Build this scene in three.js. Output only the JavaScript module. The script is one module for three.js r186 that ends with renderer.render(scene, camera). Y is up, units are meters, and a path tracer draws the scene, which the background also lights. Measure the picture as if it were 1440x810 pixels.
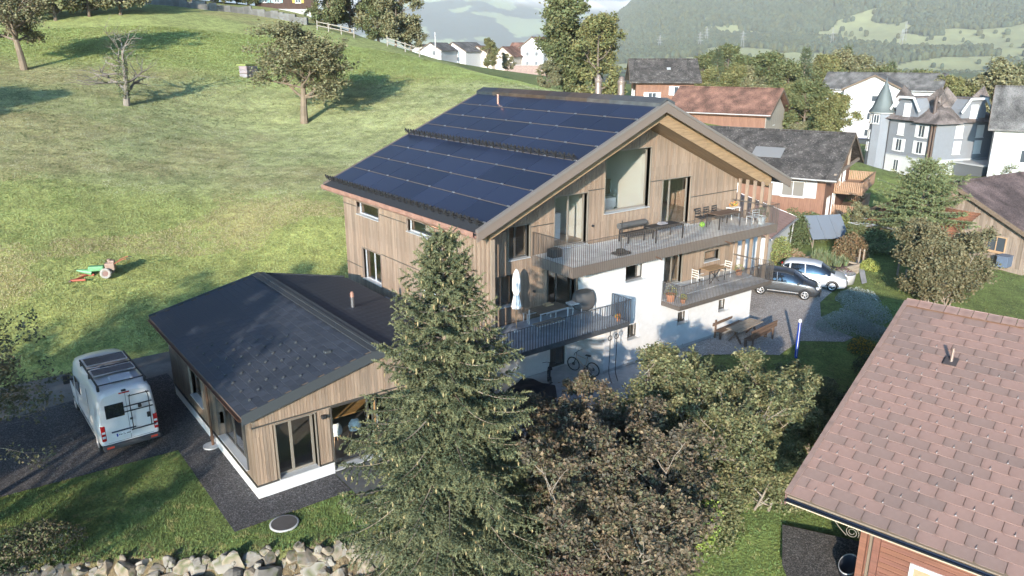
import * as THREE from 'three';
import { mergeGeometries } from 'three/addons/utils/BufferGeometryUtils.js';
import { Sky } from 'three/addons/objects/Sky.js';
import { RoundedBoxGeometry } from 'three/addons/geometries/RoundedBoxGeometry.js';

// ---------- camera, sky, sun, exposure ----------
const scene = new THREE.Scene();
const CAM = { x: -17.872, y: 14.121, z: 24.938, yaw: 37.239, pitch: 17.206, f: 1066.7 };
const camera = new THREE.PerspectiveCamera(2 * Math.atan(405 / CAM.f) * 180 / Math.PI, 16 / 9, 0.3, 20000);
const rad = (d) => d * Math.PI / 180;
const FWD = new THREE.Vector3(Math.sin(rad(CAM.yaw)) * Math.cos(rad(CAM.pitch)), -Math.sin(rad(CAM.pitch)), -Math.cos(rad(CAM.yaw)) * Math.cos(rad(CAM.pitch)));
camera.position.set(CAM.x, CAM.y, CAM.z);
camera.lookAt(CAM.x + FWD.x, CAM.y + FWD.y, CAM.z + FWD.z);
const SUN_AZ = 52.5, SUN_EL = 15;   // direction in which shadows fall (from -z towards +x) and height of the sun
const sunDir = new THREE.Vector3(-Math.sin(rad(SUN_AZ)) * Math.cos(rad(SUN_EL)), Math.sin(rad(SUN_EL)), Math.cos(rad(SUN_AZ)) * Math.cos(rad(SUN_EL)));
const sky = new Sky(); sky.name = 'sky'; sky.scale.setScalar(15000);
sky.userData.kind = 'structure';
Object.assign(sky.material.uniforms.sunPosition, { value: sunDir.clone() });
sky.material.uniforms.turbidity.value = 8; sky.material.uniforms.rayleigh.value = 0.75;
sky.material.uniforms.mieCoefficient.value = 0.004; sky.material.uniforms.mieDirectionalG.value = 0.75;
if (sky.material.uniforms.cloudCoverage) sky.material.uniforms.cloudCoverage.value = 0;
scene.add(sky);
scene.environmentIntensity = 0.25;
const sun = new THREE.DirectionalLight(new THREE.Color(1, 0.86, 0.70), 4.3);
sun.name = 'sun_light';
sun.position.copy(sunDir).multiplyScalar(300); sun.target.position.set(0, 0, 0);
sun.castShadow = true; sun.shadow.radius = 1.2;
sun.shadow.mapSize.set(4096, 4096);
Object.assign(sun.shadow.camera, { left: -90, right: 120, top: 110, bottom: -90, near: 1, far: 700 });
scene.add(sun, sun.target);
scene.fog = new THREE.FogExp2(0xdce2e8, 0.00012);
const renderer = new THREE.WebGLRenderer({ antialias: true });
renderer.toneMapping = THREE.LinearToneMapping;
renderer.toneMappingExposure = 2.75;
renderer.shadowMap.enabled = true;

// ---------- helpers ----------
function mulberry(a) { return () => { a |= 0; a = a + 0x6D2B79F5 | 0; let t = Math.imul(a ^ a >>> 15, 1 | a); t = t + Math.imul(t ^ t >>> 7, 61 | t) ^ t; return ((t ^ t >>> 14) >>> 0) / 4294967296; }; }
let rnd = mulberry(7);
const rr = (a, b) => a + (b - a) * rnd();
const V = (x, y, z) => new THREE.Vector3(x, y, z);
const clamp = (x, a = 0, b = 1) => Math.min(b, Math.max(a, x));
const sstep = (a, b, x) => { const t = clamp((x - a) / (b - a)); return t * t * (3 - 2 * t); };
const lerp = (a, b, t) => a + (b - a) * t;
// value noise
function hash2(x, y) { let h = Math.imul(x, 374761393) + Math.imul(y, 668265263) | 0; h = Math.imul(h ^ h >>> 13, 1274126177); return ((h ^ h >>> 16) >>> 0) / 4294967296; }
function vnoise(x, y, wrap) {
  const ix = Math.floor(x), iy = Math.floor(y), fx = x - ix, fy = y - iy, u = fx * fx * (3 - 2 * fx), v = fy * fy * (3 - 2 * fy);
  const w = (a) => wrap ? ((a % wrap) + wrap) % wrap : a;
  return lerp(lerp(hash2(w(ix), w(iy)), hash2(w(ix + 1), w(iy)), u), lerp(hash2(w(ix), w(iy + 1)), hash2(w(ix + 1), w(iy + 1)), u), v);
}
function fbm(x, y, o = 4, wrap) { let s = 0, a = 0.5, n = 0; for (let i = 0; i < o; i++) { s += a * vnoise(x, y, wrap); n += a; x *= 2; y *= 2; if (wrap) wrap *= 2; a *= 0.5; } return s / n; }
// pixel of the photograph -> direction / point (distance always comes from a plane or a range)
const RT = V(Math.cos(rad(CAM.yaw)), 0, Math.sin(rad(CAM.yaw))), UP = RT.clone().cross(FWD);
const dirOf = (u, v) => FWD.clone().addScaledVector(RT, (u - 720) / CAM.f).addScaledVector(UP, -(v - 405) / CAM.f);
const gp = (u, v, y = 0) => { const d = dirOf(u, v), t = (y - CAM.y) / d.y; return V(CAM.x + d.x * t, y, CAM.z + d.z * t); };
const at = (u, v, r) => { const d = dirOf(u, v), t = r / Math.hypot(d.x, d.z); return V(CAM.x + d.x * t, CAM.y + d.y * t, CAM.z + d.z * t); };
const col = (r, g, b) => new THREE.Color().setRGB(r, g, b);
const hex = (h) => new THREE.Color(h);

const used = {};
function numbered(n) { const k = used[n] = (used[n] ?? -1) + 1; return k ? n + '_' + String(k).padStart(3, '0') : n; }
function thing(name, label, category, group) {
  const o = new THREE.Group(); o.name = numbered(name); scene.add(o);
  o.userData = { label, category }; if (group) o.userData.group = group; return o;
}
function part(parent, name, geo, mat, kind) {
  const m = new THREE.Mesh(geo, mat); m.name = name; if (kind) m.userData.kind = kind; parent.add(m); return m;
}
function solo(name, geo, mat, label, category, group) {
  const m = new THREE.Mesh(geo, mat); m.name = numbered(name); m.userData = { label, category }; if (group) m.userData.group = group; scene.add(m); return m;
}
function struct(name, geo, mat, label) { const m = new THREE.Mesh(geo, mat); m.name = numbered(name); m.userData = { kind: 'structure', label }; scene.add(m); return m; }
function stuff(name, mesh, label, category) { mesh.name = numbered(name); mesh.userData = { kind: 'stuff', label, category }; scene.add(mesh); return mesh; }
function copy(o, label, group) { const c = o.clone(); c.name = numbered(o.name.replace(/_\d{3}$/, '')); c.userData = { ...o.userData }; if (label) c.userData.label = label; if (group) c.userData.group = group; scene.add(c); return c; }

// geometry with uv in metres by the dominant axis of each face
function uvm(g, s = 1) {
  if (g.index) g = g.toNonIndexed();
  if (!g.attributes.normal) g.computeVertexNormals();
  const p = g.attributes.position, n = g.attributes.normal, uv = new Float32Array(p.count * 2);
  for (let i = 0; i < p.count; i += 3) {
    const ax = Math.abs(n.getX(i)) + Math.abs(n.getX(i + 1)) + Math.abs(n.getX(i + 2)), ay = Math.abs(n.getY(i)) + Math.abs(n.getY(i + 1)) + Math.abs(n.getY(i + 2)), az = Math.abs(n.getZ(i)) + Math.abs(n.getZ(i + 1)) + Math.abs(n.getZ(i + 2));
    for (let k = i; k < i + 3; k++) {
      const x = p.getX(k), y = p.getY(k), z = p.getZ(k);
      if (ay >= ax && ay >= az) { uv[k * 2] = x * s; uv[k * 2 + 1] = z * s; } else if (ax >= az) { uv[k * 2] = z * s; uv[k * 2 + 1] = y * s; } else { uv[k * 2] = x * s; uv[k * 2 + 1] = y * s; }
    }
  }
  g.setAttribute('uv', new THREE.BufferAttribute(uv, 2)); return g;
}
const MG = (list) => { const l = list.map((g) => { if (g.index) g = g.toNonIndexed(); for (const k of Object.keys(g.attributes)) if (!['position', 'normal', 'uv', 'color'].includes(k)) g.deleteAttribute(k); return g; }); const c = l.some((g) => g.attributes.color); return mergeGeometries(c ? l : l); };
function box(x0, x1, y0, y1, z0, z1) { const g = new THREE.BoxGeometry(Math.abs(x1 - x0), Math.abs(y1 - y0), Math.abs(z1 - z0)); g.translate((x0 + x1) / 2, (y0 + y1) / 2, (z0 + z1) / 2); return uvm(g); }
function rbox(x0, x1, y0, y1, z0, z1, r = 0.02, s = 2) { const g = new RoundedBoxGeometry(Math.abs(x1 - x0), Math.abs(y1 - y0), Math.abs(z1 - z0), s, r); g.translate((x0 + x1) / 2, (y0 + y1) / 2, (z0 + z1) / 2); return uvm(g); }
// bar between two points; w across, h the other way
function bar(a, b, w, h = w, upv = V(0, 1, 0)) {
  const d = b.clone().sub(a), L = d.length(); const g = new THREE.BoxGeometry(w, h, L);
  const m = new THREE.Matrix4(), z = d.normalize(); let x = upv.clone().cross(z); if (x.length() < 1e-4) x = V(1, 0, 0).cross(z); x.normalize(); const y = z.clone().cross(x);
  m.makeBasis(x, y, z).setPosition(a.clone().add(b).multiplyScalar(0.5)); uvm(g); const q = uvm(g); q.applyMatrix4(m); return q;
}
function rod(a, b, r, r2 = r, n = 8) {
  const d = b.clone().sub(a), g = new THREE.CylinderGeometry(r2, r, d.length(), n); const q = new THREE.Quaternion().setFromUnitVectors(V(0, 1, 0), d.clone().normalize());
  g.applyQuaternion(q); const c = a.clone().add(b).multiplyScalar(0.5); g.translate(c.x, c.y, c.z); return g.toNonIndexed();
}
function tube(pts, r, n = 24, k = 6, closed = false) { return new THREE.TubeGeometry(new THREE.CatmullRomCurve3(pts, closed), n, r, k, closed).toNonIndexed(); }
// prism of an xy outline (list of [x,y]) from z0 to z1, holes as lists
function prism(out, z0, z1, holes = [], bevel = 0) {
  const s = new THREE.Shape(out.map(([x, y]) => new THREE.Vector2(x, y)));
  for (const h of holes) s.holes.push(new THREE.Path(h.map(([x, y]) => new THREE.Vector2(x, y))));
  const g = new THREE.ExtrudeGeometry(s, { depth: z1 - z0 - 2 * bevel, bevelEnabled: bevel > 0, bevelSize: bevel, bevelThickness: bevel, bevelSegments: 1, bevelOffset: -bevel, curveSegments: 8 });
  g.translate(0, 0, z0 + bevel); return uvm(g);
}
const rectHole = ([x0, x1, y0, y1]) => [[x0, y0], [x1, y0], [x1, y1], [x0, y1]];
function lathe(pts, n = 16) { return new THREE.LatheGeometry(pts.map(([x, y]) => new THREE.Vector2(x, y)), n).toNonIndexed(); }
const mv = (g, x, y, z) => { g.translate(x, y, z); return g; };
const ry = (g, a) => { g.rotateY(a); return g; };
function colored(g, c) { const n = g.attributes.position.count, a = new Float32Array(n * 3); for (let i = 0; i < n; i++) { a[i * 3] = c.r; a[i * 3 + 1] = c.g; a[i * 3 + 2] = c.b; } g.setAttribute('color', new THREE.BufferAttribute(a, 3)); return g; }

// ---------- textures and materials ----------
function tex(w, h, fn, rep = 1, srgb = true) {
  const d = new Uint8Array(w * h * 4);
  for (let y = 0; y < h; y++) for (let x = 0; x < w; x++) { const c = fn(x / w, y / h, x, y), i = (y * w + x) * 4; d[i] = clamp(c[0]) * 255; d[i + 1] = clamp(c[1]) * 255; d[i + 2] = clamp(c[2]) * 255; d[i + 3] = 255; }
  const t = new THREE.DataTexture(d, w, h); t.wrapS = t.wrapT = THREE.RepeatWrapping; t.magFilter = THREE.LinearFilter; t.minFilter = THREE.LinearMipmapLinearFilter; t.generateMipmaps = true;
  t.repeat.set(rep, rep); if (srgb) t.colorSpace = THREE.SRGBColorSpace; t.needsUpdate = true; return t;
}
const grey = (f) => (u, v, x, y) => { const k = f(u, v, x, y); return [k, k, k]; };
const mat = (c, o = {}) => new THREE.MeshStandardMaterial({ color: c, roughness: 0.8, ...o });
// soft mottling multiplied on the base colour: period in metres = 1/rep
const mottle = tex(256, 256, grey((u, v) => 0.80 + 0.2 * fbm(u * 8, v * 8, 5, 8)), 0.5);
const mottleCoarse = tex(256, 256, grey((u, v) => 0.72 + 0.28 * fbm(u * 6, v * 6, 5, 6)), 0.13);
const woodGrain = tex(256, 512, (u, v) => { const g = 0.78 + 0.22 * fbm(u * 40, v * 3 + 3, 4, 40) - 0.10 * (fbm(u * 9, v * 2, 3, 9) > 0.62 ? 1 : 0) * fbm(u * 30, v * 6, 2, 30); return [g, g * 0.985, g * 0.96]; }, 1);
woodGrain.repeat.set(1.1, 0.45);
const woodGrainH = tex(512, 256, (u, v) => { const g = 0.74 + 0.26 * fbm(u * 3, v * 40, 4, 0); return [g, g * 0.98, g * 0.95]; }, 0.6);
const stones = (lo, hi) => tex(1024, 1024, (u, v, x, y) => { const k = vnoise(u * 300, v * 300, 300), j = vnoise(u * 150 + 5, v * 150, 150), m = fbm(u * 5, v * 5, 4, 5), s = sstep(0.35, 0.8, k) * 0.6 + sstep(0.5, 0.85, j) * 0.4; const g = lo + (hi - lo) * s + 0.14 * (m - 0.5), h = hash2(x >> 3, y >> 3) * 0.06; return [g + h * 0.6, g + h * 0.3, g + 0.01]; }, 0.16);
const gravelTex = stones(0.36, 0.80), gravelTexPale = stones(0.62, 1.0);
const asphaltTex = tex(512, 512, (u, v, x, y) => { const k = hash2(x, y), m = fbm(u * 6, v * 6, 5, 6); const g = 0.62 + 0.2 * k + 0.3 * (m - 0.5); return [g, g * 0.99, g * 0.97]; }, 0.25);
const grassTex = tex(1024, 1024, (u, v, x, y) => {
  const a = fbm(u * 12, v * 12, 5, 12), b = fbm(u * 90, v * 90, 3, 90), c = hash2(x, y >> 1);
  const k = 0.80 + 0.30 * (a - 0.5) + 0.42 * (b - 0.5) + 0.12 * (c - 0.5); return [k * 1.02, k, k * 0.9];
}, 0.16);
const plasterTex = tex(256, 256, grey((u, v, x, y) => 0.93 + 0.05 * (fbm(u * 10, v * 10, 4, 10) - 0.5) + 0.03 * (hash2(x, y) - 0.5)), 0.6);
const roofMottle = tex(512, 512, (u, v, x, y) => { const k = 0.62 + 0.5 * (fbm(u * 9, v * 9, 5, 9) - 0.5) + 0.22 * (hash2(x >> 2, y >> 2) - 0.5); return [k, k, k]; }, 0.12);
const lichenTex = tex(512, 512, (u, v, x, y) => { const l = fbm(u * 70, v * 70, 2, 70) > 0.66 ? 1 : 0, k = 0.45 + 0.4 * (fbm(u * 12, v * 12, 5, 12) - 0.5) + 0.3 * l * hash2(x >> 3, y >> 3) + 0.1 * (hash2(x >> 1, y >> 2) - 0.5); return [k, k * 0.98, k * 0.95]; }, 0.14);
const M = {
  wood: mat(col(0.315, 0.238, 0.182), { map: woodGrain, roughness: 0.85 }),
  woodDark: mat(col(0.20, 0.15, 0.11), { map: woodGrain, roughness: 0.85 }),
  woodGrey: mat(col(0.26, 0.22, 0.18), { map: woodGrain, roughness: 0.85 }),
  woodBack: mat(col(0.16, 0.12, 0.085), { roughness: 0.9 }),
  soffit: mat(col(0.36, 0.25, 0.15), { map: woodGrainH, roughness: 0.75 }),
  brownMetal: mat(col(0.20, 0.165, 0.14), { roughness: 0.5, metalness: 0.3 }),
  trimMetal: mat(col(0.30, 0.235, 0.195), { roughness: 0.45, metalness: 0.5 }),
  frameDark: mat(col(0.07, 0.066, 0.06), { roughness: 0.5, metalness: 0.3 }),
  frameTan: mat(col(0.26, 0.23, 0.19), { roughness: 0.5, metalness: 0.4 }),
  sillLight: mat(col(0.55, 0.56, 0.57), { roughness: 0.4, metalness: 0.4 }),
  whitePaint: mat(col(0.64, 0.635, 0.62), { roughness: 0.6 }),
  plaster: mat(col(0.60, 0.597, 0.59), { map: plasterTex, bumpMap: plasterTex, bumpScale: 0.004, roughness: 0.92 }),
  concrete: mat(col(0.45, 0.44, 0.42), { map: mottle, roughness: 0.9 }),
  concretePale: mat(col(0.52, 0.515, 0.51), { map: mottle, roughness: 0.85 }),
  deckPale: mat(col(0.78, 0.76, 0.73), { map: mottle, roughness: 0.8 }),
  railBrown: mat(col(0.13, 0.11, 0.095), { roughness: 0.5, metalness: 0.4 }),
  railGrey: mat(col(0.10, 0.105, 0.115), { roughness: 0.45, metalness: 0.5 }),
  black: mat(col(0.02, 0.02, 0.022), { roughness: 0.55 }),
  rubber: mat(col(0.018, 0.018, 0.018), { roughness: 0.85 }),
  steel: mat(col(0.55, 0.54, 0.53), { roughness: 0.3, metalness: 0.9 }),
  copper: mat(col(0.50, 0.285, 0.22), { roughness: 0.5, metalness: 0.35, map: mottle }),
  copperDark: mat(col(0.20, 0.11, 0.07), { roughness: 0.45, metalness: 0.6 }),
  pv: new THREE.MeshPhysicalMaterial({ color: col(0.012, 0.016, 0.03), roughness: 0.3, metalness: 0.0, clearcoat: 0.8, clearcoatRoughness: 0.14, reflectivity: 0.4 }),
  glass: new THREE.MeshPhysicalMaterial({ color: 0xffffff, roughness: 0.02, transmission: 1, thickness: 0, ior: 1.5 }),
  glassDark: new THREE.MeshPhysicalMaterial({ color: col(0.010, 0.013, 0.016), roughness: 0.06, metalness: 0.0, clearcoat: 1, clearcoatRoughness: 0.03 }),
  room: mat(col(0.34, 0.335, 0.30), { roughness: 0.9, side: THREE.DoubleSide }),
  roomFloor: mat(col(0.32, 0.25, 0.18), { map: woodGrain, roughness: 0.7 }),
  gravel: mat(col(0.27, 0.265, 0.27), { map: gravelTex, bumpMap: gravelTex, bumpScale: 0.015, roughness: 0.95 }),
  gravelPale: mat(col(0.62, 0.585, 0.545), { map: gravelTexPale, bumpMap: gravelTexPale, bumpScale: 0.015, roughness: 0.95 }),
  asphalt: mat(col(0.36, 0.335, 0.31), { map: asphaltTex, roughness: 0.95 }),
  flueSteel: mat(col(0.33, 0.26, 0.22), { roughness: 0.42, metalness: 0.55 }),
  bark: mat(col(0.15, 0.115, 0.085), { map: mottle, roughness: 0.95 }),
  barkGrey: mat(col(0.30, 0.27, 0.23), { map: mottle, roughness: 0.95 }),
  leaf: mat(col(1, 1, 1), { vertexColors: true, roughness: 0.75, side: THREE.DoubleSide }),
  slate: mat(col(0.085, 0.09, 0.10), { roughness: 0.42, map: mottle }),
  terracotta: mat(col(0.50, 0.22, 0.12), { roughness: 0.85, map: mottle }),
  stone: mat(col(0.46, 0.43, 0.39), { map: mottleCoarse, roughness: 0.95, vertexColors: true }),
};
const pane = (x0, x1, y0, y1, z) => box(x0, x1, y0, y1, z - 0.01, z + 0.01);
// ---------- terrain: one sheet through levelled points ----------
const CP = [];
const cpx = (u, v, r) => { const p = at(u, v, r); CP.push([p.x, p.z, p.y]); };
const cw = (x, z, y) => CP.push([x, z, y]);
// level ground round the houses
for (const [x, z, y] of [[-14, -4, 0], [-11, -13, 0.05], [-17, -13, 0.15], [-18, -3, 0.05], [-12, 3.5, 0.02], [-6, -12, 0.1], [0, -14, 0.5], [8, -14, 0.9], [17, -14, 0.8], [4, 4, -0.05], [16, 3, -0.03], [22, 2, 0], [28, 0, 0.0], [34, 6, -0.3], [30, -4, 0], [34, -3, 0], [33, -9, 0], [38, -14, 0.1], [44, -6, -0.3], [29, -13, 0.2], [40, 1, -0.2], [36, -22, 0.5], [48, -14, -0.3], [20, 10, -0.4], [0, 10, -0.7], [10, 12, -0.8], [-6, 9, -0.9], [5, 22, -0.9], [-10, 16, -1.2], [-20, 12, -1.2], [-28, 0, 0], [-30, 20, -1.5], [-40, -5, 0.6], [40, 20, -1], [60, 0, -1.2], [20, 40, -2], [-30, 50, -3]]) cw(x, z, y);
// the hillside: pixel and range
for (const a of [[150, 385, 45.3], [430, 300, 51], [300, 330, 50], [20, 400, 45], [428, 172, 76], [300, 172, 76], [178, 147, 77], [60, 250, 58], [330, 250, 59], [32, 97, 89], [180, 100, 88], [340, 110, 89], [470, 110, 91], [560, 130, 84], [620, 180, 72], [0, 30, 115], [230, 28, 112], [330, 35, 114], [430, 40, 118], [500, 52, 118], [560, 70, 114], [640, 95, 104], [700, 110, 96], [760, 128, 88], [800, 140, 82]]) cpx(...a);
// beyond the crest, and the village
for (const a of [[560, 80, 145], [640, 104, 140], [700, 116, 135], [780, 132, 125], [300, 5, 150], [430, 20, 145], [100, -30, 160], [680, 103, 290], [600, 92, 290], [760, 108, 290], [870, 165, 105], [960, 175, 105], [1060, 185, 92], [1110, 190, 95], [1000, 150, 180], [1200, 208, 150], [1270, 252, 108], [1350, 236, 115], [1360, 213, 160], [1430, 255, 100], [1150, 150, 230], [1400, 190, 230], [900, 120, 300]]) cpx(...a);
const TPS = (() => {
  const n = CP.length, N = n + 3, A = [], U = (r2) => r2 < 1e-9 ? 0 : r2 * Math.log(r2) * 0.5, lam = 6;
  for (let i = 0; i < n; i++) { const row = new Float64Array(N + 1); for (let j = 0; j < n; j++) row[j] = U((CP[i][0] - CP[j][0]) ** 2 + (CP[i][1] - CP[j][1]) ** 2); row[i] += lam; row[n] = 1; row[n + 1] = CP[i][0]; row[n + 2] = CP[i][1]; row[N] = CP[i][2]; A.push(row); }
  for (let k = 0; k < 3; k++) { const row = new Float64Array(N + 1); for (let j = 0; j < n; j++) row[j] = k === 0 ? 1 : CP[j][k - 1]; A.push(row); }
  for (let c = 0; c < N; c++) {
    let p = c; for (let r = c + 1; r < N; r++) if (Math.abs(A[r][c]) > Math.abs(A[p][c])) p = r;
    [A[c], A[p]] = [A[p], A[c]];
    for (let r = 0; r < N; r++) if (r !== c) { const f = A[r][c] / A[c][c]; if (f) for (let k = c; k <= N; k++) A[r][k] -= f * A[c][k]; }
  }
  const w = A.map((r, i) => r[N] / r[i]);
  return (x, z) => { let s = w[n] + w[n + 1] * x + w[n + 2] * z; for (let i = 0; i < n; i++) s += w[i] * U((x - CP[i][0]) ** 2 + (z - CP[i][1]) ** 2); return s; };
})();
// lawn edge above the dry stone wall (y about 0)
const WALL = [[-19.6, 1.4], [-17.2, 2.2], [-15.6, 3.0], [-14.4, 4.0], [-13.2, 4.75], [-12.0, 5.35], [-10.6, 6.1], [-9.2, 6.75], [-8.0, 7.1], [-6.4, 7.3], [-4.5, 7.2]];
function wallSide(x, z) { // signed distance: positive below the wall
  let best = 1e9, sgn = 1;
  for (let i = 0; i < WALL.length - 1; i++) {
    const [ax, az] = WALL[i], [bx, bz] = WALL[i + 1], dx = bx - ax, dz = bz - az, t = clamp(((x - ax) * dx + (z - az) * dz) / (dx * dx + dz * dz)), qx = x - ax - dx * t, qz = z - az - dz * t, d = Math.hypot(qx, qz);
    if (d < best) { best = d; sgn = dx * (z - az) - dz * (x - ax) > 0 ? 1 : -1; }
  }
  return best * sgn;
}
const flatMask = (x, z) => { // levelled plots: 1 on the plot, 0 outside
  const b = (x0, x1, z0, z1, s) => clamp(1 - Math.max(0, Math.max(x0 - x, x - x1, z0 - z, z - z1)) / s) ;
  return Math.max(b(-24, 0.5, -13.0, 4.6, 1.6), b(-1, 16.5, -14, 5.2, 1.5), b(13, 29, -10, 6.0, 1.5));
};
function H(x, z) {
  const rx = x - CAM.x, rz = z - CAM.z, r = Math.hypot(rx, rz);
  let h;
  const far = sstep(260, 420, r);
  h = far >= 1 ? 0 : TPS(x, z);
  if (far > 0) h = lerp(h, -6 - (r > 420 ? Math.min(8, (r - 420) * 0.02) : 0), far);
  if (r < 90) { const m = flatMask(x, z); if (m > 0) h = lerp(h, -0.03, m * m * (3 - 2 * m)); }
  if (x > -22 && x < -1 && z > -1 && z < 14) {
    const s = wallSide(x, z), fade = sstep(-2.5, -5.5, x);
    const low = -1.15 - 0.03 * Math.max(0, s);
    if (s > -2.2) h = lerp(h, s > 0 ? lerp(-0.02, low, sstep(0.02, 0.9, s)) : -0.02, fade * sstep(-2.2, -0.8, s) * sstep(9, 5, s));
  }
  if (r < 200) h += 0.10 * (fbm(x * 0.35, z * 0.35, 3) - 0.5) * sstep(44, 60, r) + 0.5 * (fbm(x * 0.08 + 9, z * 0.08, 2) - 0.5) * sstep(60, 90, r);
  // small terrace bank on the meadow
  return h;
}
{
  const NX = 420, NZ = 420, sp = (t, c, near, k) => c + near * t + Math.sign(t) * k * Math.pow(Math.abs(t), 7);
  const pos = new Float32Array((NX + 1) * (NZ + 1) * 3), uv = new Float32Array((NX + 1) * (NZ + 1) * 2), cl = new Float32Array((NX + 1) * (NZ + 1) * 3), idx = [];
  for (let j = 0; j <= NZ; j++) for (let i = 0; i <= NX; i++) {
    const x = sp(i / NX * 2 - 1, 0, 150, 6500), z = sp(j / NZ * 2 - 1, -25, 140, 6500), k = j * (NX + 1) + i;
    const y = H(x, z); pos.set([x, y, z], k * 3); uv.set([x, z], k * 2);
    // cover: what grows there
    const rx = x - CAM.x, rz = z - CAM.z, r = Math.hypot(rx, rz), n1 = fbm(x * 0.05, z * 0.05, 4), n2 = fbm(x * 0.4 + 5, z * 0.4, 3), n3 = fbm((x * 0.906 + z * 0.423) * 0.07, (x * 0.423 - z * 0.906) * 0.75, 3);
    let c = [0.135, 0.175, 0.045];                                  // meadow grass
    const hillside = r < 170 && z < -11 && (x < 14 || (z < -16 && y > 1.6 && z < -16 - (x - 14) * 0.55));
    if (hillside) {
      const up = x * 0.423 - z * 0.906 + 30.2, mown = sstep(50, 58, up + 3 * (n1 - 0.5)) * sstep(96, 80, up);   // metres up the slope
      const long = sstep(58, 50, up);
      c = [lerp(0.27, 0.295, n1), lerp(0.32, 0.345, n1), 0.135];
      c = c.map((a, q) => lerp(a, [0.315, 0.35, 0.19][q] * lerp(0.84, 1.12, sstep(0.3, 0.7, n3)), mown));
      c = c.map((a, q) => lerp(a, [0.28, 0.315, 0.125][q] * lerp(0.88, 1.1, n2), long));
      const dry = sstep(0.56, 0.72, fbm(x * 0.09 + 31, z * 0.13, 4)); c = c.map((a, q) => lerp(a, [0.32, 0.27, 0.16][q], 0.5 * dry));
    } else { c = [lerp(0.135, 0.16, n2), lerp(0.185, 0.21, n2), 0.062]; const ws = x < -3 && z > 0 ? wallSide(x, z) : 9; if (ws > -0.35 + 0.5 * (n2 - 0.5) && ws < 1.1 && x > -20) c = [0.15, 0.115, 0.08]; }
    if (r > 400) { const f = fbm(x * 0.004, z * 0.004, 4); c = f > 0.52 ? [0.025, 0.034, 0.016] : [0.08, 0.12, 0.04]; }
    const w = lerp(0.85, 1.15, n2); cl.set(c.map((a) => a * w * 1.6), k * 3);
    if (i < NX && j < NZ) idx.push(k, k + NX + 1, k + 1, k + 1, k + NX + 1, k + NX + 2);
  }
  const g = new THREE.BufferGeometry(); g.setAttribute('position', new THREE.BufferAttribute(pos, 3)); g.setAttribute('uv', new THREE.BufferAttribute(uv, 2)); g.setAttribute('color', new THREE.BufferAttribute(cl, 3)); g.setIndex(idx); g.computeVertexNormals();
  struct('ground', g, mat(col(1, 1, 1), { map: grassTex, bumpMap: grassTex, bumpScale: 0.05, vertexColors: true, roughness: 0.95 }), 'grassy ground of the meadow and gardens');
}
// flat sheets: outline of [x,z] at height y
function sheet(name, outline, y, m, label) {
  const s = new THREE.Shape(outline.map(([x, z]) => new THREE.Vector2(x, -z))), g = new THREE.ShapeGeometry(s); g.rotateX(-Math.PI / 2); g.translate(0, y, 0);
  return struct(name, uvm(g), m, label);
}
sheet('gravel_yard', [[-26, -8.6], [-22, -8.9], [-16, -9.6], [-11.0, -10.4], [-11.0, 2.42], [-8.6, 2.42], [-8.6, 3.78], [-12.5, 3.74], [-12.53, -2.62], [-15, -2.75], [-17.7, -2.9], [-20, -3.0], [-26, -3.2]], 0.012, M.gravel, 'dark gravel yard beside the annexe where the van stands');
sheet('asphalt_lane', [[-40, -14.8], [-26, -14.2], [-17.3, -13.6], [-10.2, -13.55], [-4, -13.4], [-4, -8.5], [-26, -8.4], [-40, -9]], 0.005, M.asphalt, 'grey asphalt lane behind the gravel yard');
sheet('paved_terrace', [[-8.58, 0.2], [-2.6, 0.2], [-2.6, 4.4], [-8.58, 4.4]], 0.016, mat(col(0.11, 0.11, 0.115), { map: mottle, roughness: 0.7 }), 'dark slab terrace before the dining room');
sheet('patio', [[-1.8, 0], [4.93, 0], [4.93, 1.86], [8.2, 1.86], [5.1, 4.1], [3.5, 4.6], [-1.8, 4.9]], 0.02, M.concretePale, 'pale concrete patio under the balcony');
sheet('gravel_drive', [[5.3, 4.0], [8.25, 1.8], [15.9, 1.8], [15.9, -10], [24, -12], [30, -7], [29.3, -1], [26.9, 0.7], [22.5, 2.0], [20.3, 3.4], [18.9, 5.0], [18.6, 6.3], [17.6, 6.35], [15.9, 4.9], [13.4, 5.4], [12.2, 4.3], [10.5, 3.2], [8, 3.4]], 0.012, M.gravelPale, 'pale gravel drive where the two cars are parked');
// ---------- main house ----------
const RS = 0.431, RIDGE_X = 8.25, RIDGE_Y = 12.06, EAVE_X = -1.94, EAVE_Y = RIDGE_Y - RS * (RIDGE_X - EAVE_X), REAVE_X = 18.37, ZF = 1.85, ZB = -12.15, SX = -1.0;
const gxp = (u, v, x) => { const d = dirOf(u, v), t = (x - CAM.x) / d.x; return V(x, CAM.y + d.y * t, CAM.z + d.z * t); };
const roofY = (x) => RIDGE_Y - RS * Math.abs(x - RIDGE_X);
const house = thing('timber_house', 'large timber clad house with solar panel roof and white ground floor', 'house');
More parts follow.
